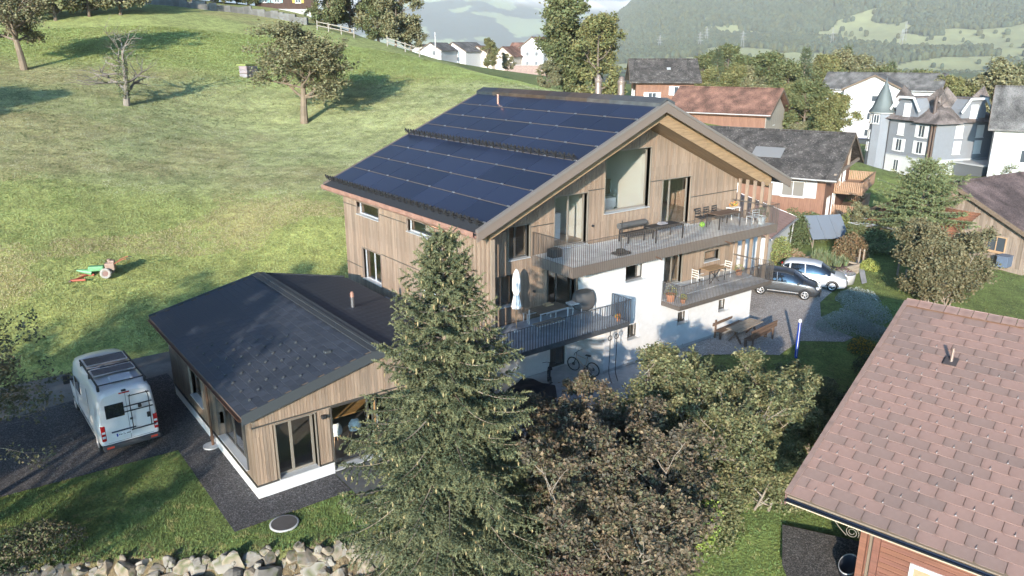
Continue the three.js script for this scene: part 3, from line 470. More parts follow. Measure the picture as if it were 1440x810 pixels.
// ---------- annexe ----------
const annex = thing('timber_annexe', 'low timber annexe with dark slate gable roof beside the parked van', 'annexe');
{
  const X0 = -11.25, X1 = -2.75, Zf = 2.4, Zr = -7.8, EX = -11.6, EY = 3.22, RX = -6.74, RYd = 4.31, QX = -2.42, QY = 3.38, z0 = -9.3, z1 = 2.68;
  const sL = (RYd - EY) / (RX - EX), sR = (RYd - QY) / (QX - RX), ry_ = (x) => x < RX ? EY + sL * (x - EX) : RYd - sR * (x - RX);
  const top = (x) => ry_(x) - 0.27;
  const holes = [[-10.5, -9.14, 0.5, 2.5], [-8.53, -7.02, 0.14, 2.52], [-6.86, -5.3, 0.14, 2.46]];
  part(annex, 'front_wall', prism([[X0, 0.08], [X1, 0.08], [X1, top(X1)], [RX, top(RX)], [X0, top(X0)]], Zf - 0.34, Zf - 0.03, holes.map(rectHole)), M.woodBack);
  const bt = (x) => x < -8.53 ? 0.5 : 0.12;
  part(annex, 'front_cladding', MG(boards(X0, X1, bt, (x) => Math.min(2.56, top(x)), holes, 0.11, 0.03, 0.01, Zf - 0.03)), woodV, 'stuff');
  part(annex, 'gable_cladding', MG(boards(X0, X1, () => 2.62, top, [], 0.11, 0.03, 0.01, Zf - 0.012)), woodV, 'stuff');
  part(annex, 'joint_strip', box(X0 - 0.01, X1, 2.565, 2.615, Zf - 0.03, Zf + 0.03), M.frameDark);
  part(annex, 'plinth', MG([box(X0 - 0.02, -8.55, -0.05, 0.44, Zf - 0.34, Zf + 0.01), box(X0 - 0.02, X0 + 0.3, -0.05, 0.44, Zr, Zf - 0.341)]), M.plaster);
  part(annex, 'base_flashing', MG([box(X0 - 0.05, -8.56, 0.441, 0.495, Zf - 0.3, Zf + 0.03), box(X0 - 0.05, X0 + 0.2, 0.441, 0.495, Zr, Zf - 0.301)]), M.frameDark);
  windowIn(annex, holes[0], Zf, { name: 'glass_door', mull: [0.42], d: 0.2, fw: 0.08 });
  const din = windowIn(annex, holes[1], Zf, { name: 'glass_door', d: 0.24, frame: M.frameDark, reveal: M.frameDark });
  windowIn(annex, holes[2], Zf, { name: 'glass_door', d: 0.24, frame: M.frameDark, reveal: M.frameDark });
  part(annex, 'door_post', box(-7.0, -6.88, 0.13, 2.55, Zf - 0.2, Zf + 0.02), mat(col(0.45, 0.26, 0.11), { map: woodGrain }));
  part(annex, 'wall_lamp', rbox(-8.92, -8.78, 2.24, 2.36, Zf, Zf + 0.16, 0.02), M.black);
  // side wall facing the van: local x = z
  const s = turned(annex, 'side_wall', X0, 0, 0, -Math.PI / 2);
  const sh = [[-4.9, -3.3, 1.1, 2.3], [-1.4, 1.62, 0.75, 2.55]];
  part(s, 'wall_core', prism([[Zr, 0.1], [Zf - 0.35, 0.1], [Zf - 0.35, 3.05], [Zr, 3.05]], -0.34, -0.03, sh.map(rectHole)), M.woodBack);
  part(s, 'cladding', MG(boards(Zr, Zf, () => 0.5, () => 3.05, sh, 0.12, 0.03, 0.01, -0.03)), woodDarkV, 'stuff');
  windowIn(s, sh[0], 0, { frame: M.frameDark, mull: [0.5] });
  windowIn(s, sh[1], 0, { frame: M.frameDark, mull: [0.36, 0.7], reveal: M.frameDark });
  part(s, 'downpipe', MG([rod(V(-2.15, 0.5, 0.14), V(-2.15, 2.85, 0.14), 0.05, 0.05, 10), tube([V(-2.15, 2.85, 0.14), V(-2.12, 3.0, 0.25), V(-2.1, 3.06, 0.38)], 0.05, 10, 8), rod(V(-2.15, 0.06, 0.14), V(-2.15, 0.5, 0.14), 0.055, 0.055, 10), rod(V(-2.15, 0.3, 0.14), V(-2.15, 0.42, 0.14), 0.075, 0.075, 10)]), M.copperDark);
  part(s, 'drain_lid', mv(new THREE.CylinderGeometry(0.3, 0.3, 0.05, 24).toNonIndexed(), -2.15, 0.045, 0.2), M.concretePale);
  part(annex, 'rear_wall', prism([[X0, -0.05], [X1, -0.05], [X1, top(X1)], [RX, top(RX)], [X0, top(X0)]], Zr - 0.3, Zr - 0.01), M.woodDark);
  part(annex, 'right_wall', box(X1 - 0.3, X1, -0.05, 3.05, Zr, Zf - 0.35), M.woodDark);
  part(annex, 'link_roof', box(X1 + 0.01, -0.06, 2.3, 2.5, -7.6, -1.0), M.concrete); part(annex, 'link_wall', box(X1 + 0.01, -0.06, -0.05, 2.29, -1.3, -1.05), M.woodDark);
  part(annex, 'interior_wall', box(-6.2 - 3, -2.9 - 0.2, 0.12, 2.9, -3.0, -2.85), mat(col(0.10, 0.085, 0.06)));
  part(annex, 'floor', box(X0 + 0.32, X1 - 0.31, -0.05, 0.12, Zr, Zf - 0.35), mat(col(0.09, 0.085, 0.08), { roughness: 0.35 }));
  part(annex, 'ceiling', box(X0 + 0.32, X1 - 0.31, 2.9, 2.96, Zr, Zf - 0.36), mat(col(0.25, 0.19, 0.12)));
  // roof
  const roof = new THREE.Group(); roof.name = 'roof'; annex.add(roof);
  const slateEdge = mat(col(0.055, 0.062, 0.068), { roughness: 0.55, metalness: 0.2 });
  part(roof, 'roof_deck', prism([[EX, EY - 0.04], [RX, RYd - 0.04], [QX, QY - 0.04], [QX, QY - 0.2], [RX, RYd - 0.2], [EX, EY - 0.2]], z0, z1), M.woodDark);
  part(roof, 'verge_board', prism([[EX - 0.02, EY + 0.06], [RX, RYd + 0.06], [RX, RYd - 0.3], [EX - 0.02, EY - 0.3]], z1 + 0.002, z1 + 0.05), slateEdge);
  part(roof, 'verge_board', prism([[RX + 0.002, RYd + 0.06], [QX, QY + 0.06], [QX, QY - 0.3], [RX + 0.002, RYd - 0.3]], z1 + 0.002, z1 + 0.05), slateEdge);
  part(roof, 'verge_board', prism([[EX - 0.02, EY + 0.05], [RX, RYd + 0.05], [QX, QY + 0.05], [QX, QY - 0.24], [RX, RYd - 0.24], [EX - 0.02, EY - 0.24]], z0 - 0.05, z0 - 0.002), slateEdge);
  // slates: courses lapped up the slope
  const tg = (() => { const g = new THREE.BoxGeometry(0.36, 0.024, 0.412); return g; })();
  const slope = (len, s, ang, ox, oy, dir, most) => {
    const rows = Math.floor(len / 0.30), cols = Math.round((z1 - z0) / 0.42), rest = [], list = [];
    for (let r = 0; r < rows; r++) for (let c = 0; c <= cols; c++) { const z = z0 + (c + (r % 2 ? 0.5 : 0)) * 0.42 - 0.0; if (z < z0 + 0.05 || z > z1 - 0.05) continue; const d = 0.15 + r * (len - 0.2) / rows; list.push([ox + dir * d * Math.cos(ang), oy + d * Math.sin(ang), z]); }
    const mid = V(-12, 3, 3); list.sort((a, b) => (V(...a).distanceTo(mid)) - (V(...b).distanceTo(mid)));
    const q = new THREE.Quaternion().setFromAxisAngle(V(0, 0, 1), dir * (ang - 0.05));
    const ms = [0, 1, 2].map((i) => mat(col(0.040 + 0.006 * i, 0.048 + 0.007 * i, 0.064 + 0.009 * i), { roughness: 0.44 + 0.04 * i, map: mottle }));
    list.forEach(([x, y, z], i) => {
      if (i < most) { const m = part(roof, 'slate', tg, ms[(i * 7) % 3]); m.position.set(x, y + 0.012, z); m.quaternion.copy(q); } else { const g = uvm(tg.clone()); g.applyQuaternion(q); g.translate(x, y + 0.012, z); rest.push(g); }
    });
    if (rest.length) part(roof, 'slates', MG(rest), most ? ms[1] : mat(col(0.046, 0.055, 0.073), { roughness: 0.75, map: mottle }), 'stuff');
  };
  slope(Math.hypot(RX - EX, RYd - EY), sL, Math.atan(sL), EX, EY - 0.03, 1, 300);
  slope(Math.hypot(QX - RX, RYd - QY), sR, Math.atan(sR), QX, QY - 0.03, -1, 0);
  part(roof, 'ridge_cap', MG([bar(V(RX - 0.14, RYd + 0.01, z0), V(RX - 0.14, RYd + 0.01, z1 + 0.05), 0.32, 0.03).applyMatrix4(new THREE.Matrix4()), bar(V(RX + 0.14, RYd + 0.01, z0), V(RX + 0.14, RYd + 0.01, z1 + 0.05), 0.32, 0.03), bar(V(RX, RYd + 0.045, z0), V(RX, RYd + 0.045, z1 + 0.05), 0.12, 0.03)]), slateEdge);
  // snow stops on the lower half
  const st = []; for (let r = 0; r < 7; r++) for (let c = 0; c < 9; c++) { const d = 0.5 + r * 0.45, z = 1.9 - c * 0.84 - (r % 2) * 0.42; if (z < -4.6 + r * 0.5) continue; st.push(bar(V(EX + d * Math.cos(Math.atan(sL)), EY + d * Math.sin(Math.atan(sL)), z), V(EX + d * Math.cos(Math.atan(sL)) + 0.08, EY + d * Math.sin(Math.atan(sL)) + 0.06, z), 0.10, 0.035)); }
  part(roof, 'snow_stops', MG(st), slateEdge, 'stuff');
  // gutter with copper
  const s2 = new THREE.Shape(); s2.absarc(0, 0, 0.085, Math.PI, 0, false); s2.absarc(0, 0, 0.07, 0, Math.PI, true); const gg = new THREE.ExtrudeGeometry(s2, { depth: z1 - z0, bevelEnabled: false, curveSegments: 10 });
  part(roof, 'gutter', mv(uvm(gg.clone()), EX - 0.06, EY - 0.08, z0), M.copperDark);
  part(roof, 'gutter', mv(uvm(gg.clone()), QX + 0.06, QY - 0.08, z0), M.copper);
  const vp = V(-4.9, ry_(-4.9), -3.2); part(roof, 'vent_pipe', MG([rod(vp.clone(), vp.clone().add(V(0, 0.45, 0)), 0.075, 0.075, 12)]), M.steel); part(roof, 'vent_cowl', MG([rod(vp.clone().add(V(0, 0.45, 0)), vp.clone().add(V(0, 0.62, 0)), 0.085, 0.085, 12), rod(vp.clone().add(V(0, 0.62, 0)), vp.clone().add(V(0, 0.68, 0)), 0.06, 0.06, 12)]), M.copper);
  const rv = V(-8.0, ry_(-8.0), 1.2); part(roof, 'roof_vent', rbox(rv.x - 0.12, rv.x + 0.12, rv.y, rv.y + 0.09, rv.z - 0.1, rv.z + 0.1, 0.02), slateEdge);
}
// dining table and shell chairs inside
{
  const t = thing('dining_table', 'wooden dining table with round lights above inside the glazed annexe', 'table'); part(t, 'top', rbox(-7.9, -5.6, 0.83, 0.88, -0.9, 0.1, 0.02), mat(col(0.35, 0.22, 0.08), { map: woodGrainH })); for (const [x, z] of [[-7.7, -0.75], [-7.7, -0.05], [-5.8, -0.75], [-5.8, -0.05]]) part(t, 'leg', box(x - 0.03, x + 0.03, 0.12, 0.83, z - 0.03, z + 0.03), M.black);
  const chair = (x, z, a, label) => {
    const c = thing('shell_chair', label, 'chair', 'shell chairs at the dining table'); const sh = new THREE.SphereGeometry(0.3, 20, 12, 0, Math.PI * 2, Math.PI * 0.45, Math.PI * 0.55); sh.scale(0.8, 0.62, 0.8); sh.translate(0, 0.62, 0); const bk = new THREE.SphereGeometry(0.3, 20, 12, Math.PI * 0.08, Math.PI * 0.84, Math.PI * 0.12, Math.PI * 0.5); bk.scale(0.82, 1.15, 0.7); bk.translate(0, 0.6, 0.06);
    part(c, 'shell', MG([sh.toNonIndexed(), bk.toNonIndexed()]), mat(col(0.66, 0.72, 0.70), { side: THREE.DoubleSide, roughness: 0.5 }));
    for (const [sx, sz] of [[1, 1], [1, -1], [-1, 1], [-1, -1]]) part(c, 'leg', rod(V(0.24 * sx, 0, 0.24 * sz), V(0.1 * sx, 0.46, 0.1 * sz), 0.012, 0.018), mat(col(0.5, 0.34, 0.2)));
    c.position.set(x, 0.12, z); c.rotation.y = a;
  };
  chair(-7.75, 0.75, 0.15, 'pale shell chair at the near side of the dining table by the door post'); chair(-7.0, 0.8, -0.2, 'pale shell chair turned a little at the middle of the dining table'); chair(-6.2, 0.7, -0.1, 'pale shell chair at the dining table behind the narrow orange post');
}
// ---------- neighbouring house with brown tiled roof ----------
{
  const nb = thing('neighbour_house', 'red brown boarded house under a large brown tile roof', 'house');
  const E0 = gp(1106, 696, 2.6), AZ = rad(-11.6); nb.position.set(E0.x, 0, E0.z); nb.rotation.y = -AZ;   // local +x: up the slope, local +z: along the eave towards the viewer side
  const run = 9.9, rise = 3.1, sl = rise / run, ang = Math.atan(sl), LEN = 17, ey = 2.6, SL = Math.hypot(run, rise);
  const roof = new THREE.Group(); roof.name = 'roof'; nb.add(roof);
  const gutterM = mat(col(0.045, 0.055, 0.075), { roughness: 0.25, metalness: 0.7 }), tileC = [[0.33, 0.212, 0.178], [0.345, 0.22, 0.184], [0.295, 0.20, 0.17], [0.335, 0.22, 0.188], [0.268, 0.186, 0.16]].map((c) => mat(col(...c), { roughness: 0.7, map: mottle }));
  part(roof, 'roof_deck', prism([[0, ey - 0.03], [run, ey + rise - 0.03], [2 * run, ey - 0.03], [2 * run, ey - 0.2], [run, ey + rise - 0.2], [0, ey - 0.2]], 0.02, LEN), M.woodBack);
  part(roof, 'verge_board', prism([[-0.02, ey + 0.03], [run, ey + rise + 0.03], [2 * run, ey + 0.03], [2 * run, ey - 0.28], [run, ey + rise - 0.28], [-0.02, ey - 0.28]], -0.03, 0.018), mat(col(0.14, 0.08, 0.065)));
  const TW = 0.64, EX = 0.40, tl = (() => { const w = TW - 0.014, l = EX + 0.07, s = new THREE.Shape(), r = 0.09; s.moveTo(0, l); s.lineTo(0, r * 0.9); s.quadraticCurveTo(0.02, 0.0, r * 1.3, 0); s.lineTo(w, 0); s.lineTo(w, l); s.closePath(); const g = new THREE.ExtrudeGeometry(s, { depth: 0.012, bevelEnabled: false, curveSegments: 3 }); g.rotateX(-Math.PI / 2); g.rotateY(-Math.PI / 2); g.translate(0, 0, 0); return uvm(g); })();
  // local tile: x up the slope after rotation
  const rows = Math.floor((SL - 0.3) / EX), list = [];
  for (let r = 0; r < rows; r++) for (let c = -1; c < LEN / TW; c++) { const z = (c + [0, 0.5][r % 2] + 0.04 * (r % 3)) * TW; list.push([r, z]); }
  const q = new THREE.Quaternion().setFromAxisAngle(V(0, 0, 1), ang - 0.045), rest = [[], [], [], [], []];
  const camL = nb.worldToLocal(camera.position.clone()); nb.updateMatrixWorld(true); const cl = nb.worldToLocal(camera.position.clone());
  const pick = list.map(([r, z]) => { const d = 0.02 + r * EX, x = d * Math.cos(ang), y = ey + d * Math.sin(ang); return { r, z, x, y, far: Math.hypot(x - cl.x, y - cl.y, z + 0.3 - cl.z) }; }).filter((t) => t.z > -0.6 && t.z < 14);
  // tiles that lie in view are the ones the photograph shows
  const inView = (t) => { const w = nb.localToWorld(V(t.x, t.y, t.z + 0.28)), p = w.clone().sub(camera.position), zc = p.dot(FWD), u = 720 + CAM.f * p.dot(RT) / zc, v = 405 - CAM.f * p.dot(UP) / zc; return u > 1090 && u < 1450 && v < 820; };
  const seen = pick.filter(inView).sort((a, b) => a.far - b.far), parts = new Set(seen.slice(0, 300));
  for (const t of pick) {
    const dirt = fbm(t.x * 0.42 + 2, t.z * 0.5 + 7, 3) + 0.25 * (hash2(t.r * 13, Math.round(t.z * 50)) - 0.5), k = dirt > 0.60 ? 4 : dirt > 0.53 ? 2 : Math.floor(hash2(t.r * 13, Math.round(t.z * 50)) * 2.99) % 4, jy = 0.028 + 0.006 * hash2(t.r, Math.round(t.z * 31)), z = Math.max(t.z, 0);
    const over = t.z < 0 || z + TW > LEN;
    if (over) { const w = TW + Math.min(t.z, 0) - 0.014; if (w < 0.05) continue; const g = box(0, EX + 0.07, 0, 0.016, 0.0, w); g.applyQuaternion(q); g.translate(t.x, t.y + jy, 0); rest[k].push(g); continue; }
    if (parts.has(t)) { const m = part(roof, 'tile', tl, tileC[k]); m.position.set(t.x, t.y + jy, t.z); m.quaternion.copy(q); m.rotation.set(0, 0, ang - 0.045); } else { const g = tl.clone(); g.applyQuaternion(q); g.translate(t.x, t.y + jy, t.z); rest[k].push(g); }
  }
  rest.forEach((g, i) => g.length && part(roof, 'tiles', MG(g), tileC[i], 'stuff'));
  part(roof, 'verge_trim', bar(V(-0.02, ey + 0.075, 0.02), V(run - 0.1, ey + rise + 0.06, 0.02), 0.14, 0.05), tileC[2]);
  // ridge tiles
  for (let i = 0; i < 20; i++) { const z0 = i * 0.42; const g = MG([bar(V(run - 0.34, ey + rise - 0.04, z0 + 0.2), V(run + 0.02, ey + rise + 0.10, z0 + 0.2), 0.40, 0.03), bar(V(run + 0.34, ey + rise - 0.04, z0 + 0.2), V(run - 0.02, ey + rise + 0.10, z0 + 0.2), 0.40, 0.03)]); const m = part(roof, 'ridge_tile', g, tileC[i % 4]); m.position.y = 0.02 + 0.004 * (i % 2); }
  part(roof, 'ridge_strip', bar(V(run - 0.36, ey + rise - 0.035, 0), V(run - 0.36, ey + rise - 0.035, LEN), 0.05, 0.03), M.copperDark);
  part(roof, 'far_slope', prism([[run + 0.3, ey + rise - 0.1], [2 * run, ey + 0.0], [2 * run, ey - 0.02], [run + 0.3, ey + rise - 0.13]], 0, LEN), tileC[0]);
  // snow hooks: scattered in a regular net over the lower courses
  const hk = []; for (let r = 1; r < 24; r++) for (let c = 0; c < 30; c++) { if ((c + (r % 4 < 2 ? 0 : 1)) % 2 !== 0) continue; const d = r * EX + 0.05, z = (c + 0.5 * (r % 2)) * TW + 0.28; if (d > 0.8 * SL - 0.12 * (z) || z > 13) continue; hk.push(mv(new THREE.IcosahedronGeometry(0.024, 0), d * Math.cos(ang), ey + d * Math.sin(ang) + 0.06, z), bar(V(d * Math.cos(ang), ey + d * Math.sin(ang) + 0.06, z), V(d * Math.cos(ang) + 0.12, ey + d * Math.sin(ang) + 0.085, z), 0.012, 0.012)); }
  part(roof, 'snow_hooks', MG(hk.map((g) => { g = g.index ? g.toNonIndexed() : g; if (!g.attributes.uv) uvm(g); return g; })), mat(col(0.5, 0.44, 0.4), { metalness: 0.7, roughness: 0.35 }), 'stuff');
  // vent pipe with plate
  { const d = 7.35, z = 2.15, x = d * Math.cos(ang), y = ey + d * Math.sin(ang); part(roof, 'vent_plate', bar(V(x - 0.2, y - 0.0, z), V(x + 0.2, y + 0.125, z), 0.36, 0.02).translate(0, 0.06, 0), mat(col(0.10, 0.085, 0.085), { metalness: 0.4, roughness: 0.4 })); part(roof, 'vent_pipe', MG([rod(V(x, y, z), V(x + 0.05, y + 0.55, z), 0.05, 0.05, 10)]), mat(col(0.35, 0.26, 0.22), { metalness: 0.6, roughness: 0.35 })); }
  // gutter, eave strip
  const s2 = new THREE.Shape(); s2.absarc(0, 0, 0.08, Math.PI, 0, false); s2.absarc(0, 0, 0.068, 0, Math.PI, true); const gg = new THREE.ExtrudeGeometry(s2, { depth: LEN, bevelEnabled: false, curveSegments: 10 });
  part(roof, 'gutter', mv(uvm(gg), -0.08, ey - 0.06, 0), gutterM); part(roof, 'eave_board', box(0.0, 0.03, ey - 0.24, ey - 0.02, 0.02, LEN), mat(col(0.42, 0.33, 0.24)));
  part(roof, 'soffit', box(0.04, 1.2, ey - 0.06, ey - 0.03, 0.02, LEN).translate(0, -0.14, 0), mat(col(0.16, 0.09, 0.07)));
  // walls: boards run level, courses of siding
  const wallM = [0, 1, 2].map((i) => mat(col(0.20 + 0.012 * i, 0.085 + 0.006 * i, 0.062), { map: woodGrainH, roughness: 0.7 })), gy0 = -1.0;
  part(nb, 'wall_core', box(1.22, 18.6, gy0, ey + 0.1, 1.95, LEN - 1), M.woodBack);
  part(nb, 'gable_core', prism([[1.22, ey + 0.1], [18.6, ey + 0.1], [18.6, ey + 0.3], [run, ey + rise - 0.35], [1.22, ey + 0.3]], 1.95, 2.2), wallM[0]);
  for (let i = 0; i < 22; i++) { const y = gy0 + i * 0.16; if (y > ey + 0.05) break; for (const [a, b] of [[2.25, 3.02], [4.4, LEN - 1]]) part(nb, 'board', box(1.175, 1.215, y + 0.006, y + 0.154, a, b), wallM[i % 3]); if (y < -0.1 || y > 1.22) part(nb, 'board', box(1.175, 1.215, y + 0.006, y + 0.154, 3.02, 4.4), wallM[(i + 1) % 3]); part(nb, 'board', box(1.25, 18.6, y + 0.006, y + 0.154, 1.90, 1.945), wallM[(i + 2) % 3]); }
  part(nb, 'corner_post', box(1.14, 1.30, gy0, ey + 0.05, 1.72, 1.89), wallM[2]); part(nb, 'corner_post', box(1.14, 1.24, gy0, ey + 0.05, 2.06, 2.24), wallM[0]);
  { const w = turned(nb, 'window', 1.2, 0, 0, -Math.PI / 2); part(w, 'frame', MG([box(3.02, 3.12, 0.0, 1.25, 0, 0.07), box(4.3, 4.4, 0.0, 1.25, 0, 0.07), box(3.12, 4.3, 1.15, 1.25, 0, 0.069), box(3.12, 4.3, 0.0, 0.1, 0, 0.069), box(3.68, 3.74, 0.1, 1.15, 0, 0.06)]), M.whitePaint); part(w, 'pane', box(3.1, 4.32, 0.08, 1.17, 0.01, 0.025), M.glassDark); part(w, 'curtain', box(3.12, 4.3, 0.6, 1.15, 0.03, 0.034), mat(col(0.30, 0.22, 0.13))); }
  // scrolled iron bracket under the eave
  const sc = []; for (let i = 0; i <= 40; i++) { const a = i / 40 * Math.PI * 4.2, r = 0.03 + 0.16 * (1 - i / 46); sc.push(V(0, 1.95 + Math.sin(a - 0.5) * r, 1.48 + Math.cos(a - 0.5) * r)); }
  part(nb, 'iron_scroll', MG([tube(sc.map((p) => p.clone()), 0.012, 120, 5), rod(V(0, 2.3, 0.5), V(0, 2.2, 1.72), 0.013), tube([V(0, 2.28, 0.8), V(0, 2.15, 0.95), V(0, 1.95, 1.15), V(0, 1.8, 1.35)], 0.012, 20, 5), tube([V(0, 2.28, 0.6), V(0, 2.2, 0.66), V(0, 2.15, 0.78), V(0, 2.22, 0.86)], 0.011, 16, 5)]).translate(1.22, -0.5, 0), mat(col(0.20, 0.17, 0.13), { metalness: 0.3, roughness: 0.6 }));
  nb.updateMatrixWorld(true);
  const w0 = nb.localToWorld(V(0.2, -1, 1.0));
}
// ---------- vegetation ----------
class Tris {
  constructor() { this.p = []; this.c = []; }
  tri(a, b, c, k) { this.p.push(a.x, a.y, a.z, b.x, b.y, b.z, c.x, c.y, c.z); for (let i = 0; i < 3; i++) this.c.push(k[0], k[1], k[2]); }
  geo() { const g = new THREE.BufferGeometry(); g.setAttribute('position', new THREE.BufferAttribute(new Float32Array(this.p), 3)); g.setAttribute('color', new THREE.BufferAttribute(new Float32Array(this.c), 3)); g.computeVertexNormals(); return g; }
}
const gauss = () => (rnd() + rnd() + rnd() + rnd() - 2) * 0.9;
const rdir = () => { const z = rr(-1, 1), a = rr(0, 6.2832), q = Math.sqrt(1 - z * z); return V(q * Math.cos(a), z, q * Math.sin(a)); };
const jit = (c, k) => { const f = 1 + k * (rnd() - 0.5) * 2, h = 1 + k * 0.45 * (rnd() - 0.5); return [c[0] * f * h, c[1] * f, c[2] * f / h]; };
// one leaf: folded diamond of two triangles
function leaf(T, p, s, c, flat = 0.35) {
  const n = rdir(); n.y = Math.abs(n.y) + flat; n.normalize(); let u = rdir().cross(n); if (u.lengthSq() < 1e-5) u = V(1, 0, 0); u.normalize(); const w = n.clone().cross(u);
  const a = p.clone().addScaledVector(u, -s * 0.5), b = p.clone().addScaledVector(u, s * 0.5), l = p.clone().addScaledVector(w, s * 0.36).addScaledVector(n, s * 0.1), r = p.clone().addScaledVector(w, -s * 0.36).addScaledVector(n, s * 0.1);
  T.tri(a, b, l, c); T.tri(b, a, r, c);
}
// frustum between two points into a tris list (n sides)
function limb(T, a, b, r0, r1, n, c) {
  const d = b.clone().sub(a).normalize(); let x = Math.abs(d.y) < 0.9 ? V(0, 1, 0).cross(d) : V(1, 0, 0).cross(d); x.normalize(); const y = d.clone().cross(x);
  const ring = (p, r) => { const o = []; for (let i = 0; i < n; i++) { const t = i / n * 6.28318; o.push(p.clone().addScaledVector(x, Math.cos(t) * r).addScaledVector(y, Math.sin(t) * r)); } return o; };
  const A = ring(a, r0), B = ring(b, r1); for (let i = 0; i < n; i++) { const j = (i + 1) % n; T.tri(A[i], A[j], B[i], c); T.tri(A[j], B[j], B[i], c); }
}
// broad-leaved tree -> { wood, crown } geometries, base at the origin
function growTree(o) {
  const { h = 8, r = 0.2, base = 0.3, spread = 0.45, limbs = 7, levels = 3, leafN = 14, leafS = 0.2, sig = 0.45, colors, bark = [0.13, 0.10, 0.075], seed = 1, up = 0.35, stems = 1, sway = 0.25, fill = 0, shape = 0.5 } = o;
  rnd = mulberry(seed); const W = new Tris(), C = new Tris(), tips = [];
  const grow = (p, d, len, rad_, lv) => {
    let q = p.clone(), dir = d.clone(), segs = lv >= 2 ? 4 : 3, rq = rad_;
    for (let s = 0; s < segs; s++) {
      dir.add(rdir().multiplyScalar(sway)).add(V(0, up * 0.14, 0)).normalize(); const e = q.clone().addScaledVector(dir, len / segs), re = rad_ * (1 - 0.7 * (s + 1) / segs); limb(W, q, e, rq, re, lv >= 2 ? 6 : 4, jit(bark, 0.15)); q = e; rq = re;
      if (lv > 0 && s > 0) { const k = lv >= 2 ? 2 : 2; for (let i = 0; i < k; i++) { const sd = rdir(); sd.y *= 0.6; const nd = dir.clone().multiplyScalar(0.65).add(sd.multiplyScalar(0.8)).normalize(); grow(q, nd, len * rr(0.42, 0.62), re * 0.75, lv - 1); } }
      if (lv === 0) tips.push(q.clone());
    }
    tips.push(q.clone());
  };
  for (let s = 0; s < stems; s++) {
    const a0 = rr(0, 6.28), lean = stems > 1 ? V(Math.cos(a0) * 0.42, 1, Math.sin(a0) * 0.42).normalize() : V(rr(-0.05, 0.05), 1, rr(-0.05, 0.05)).normalize();
    let p = stems > 1 ? V(rr(-0.35, 0.35) * o.stemR || 0, -0.1, rr(-0.35, 0.35) * (o.stemR || 0)) : V(0, -0.15, 0), dir = lean.clone(), rq = r; const hh = h * (stems > 1 ? rr(0.6, 0.92) : 0.86), n = 8;
    for (let i = 0; i < n; i++) {
      dir.add(V(rr(-0.1, 0.1), 0.05, rr(-0.1, 0.1)).multiplyScalar(sway * 2)).normalize(); const e = p.clone().addScaledVector(dir, hh / n), re = r * (1 - 0.85 * (i + 1) / n); limb(W, p, e, rq, re, 8, jit(bark, 0.12)); p = e; rq = re;
      const f = (i + 1) / n; if (f > base) { const k = Math.max(1, Math.round(limbs / (n * (1 - base)) + (rnd() - 0.5))), prof = Math.pow(Math.sin(Math.PI * clamp((f - base) / (1 - base) * 0.82 + 0.14)), shape); for (let j = 0; j < k; j++) { const a = rr(0, 6.28), el = rr(0.1, 0.55) * up * 2 + (f - base) * 0.5, nd = V(Math.cos(a), el, Math.sin(a)).normalize(); grow(p, nd, h * spread * prof * rr(0.75, 1.1), re * 0.6 + 0.01, levels - 1); } }
    }
    tips.push(p.clone());
  }
  const cs = colors || [[0.08, 0.10, 0.03]];
  for (const t of tips) { const cc = cs[Math.floor(rnd() * cs.length)], n = Math.round(leafN * rr(0.5, 1.5)); for (let i = 0; i < n; i++) { const p = V(t.x + gauss() * sig, t.y + gauss() * sig * 0.8, t.z + gauss() * sig); if (p.y < 0.15) continue; leaf(C, p, leafS * rr(0.55, 1.5), jit(cc, 0.22)); } }
  return { wood: W.geo(), crown: C.geo(), tips };
}
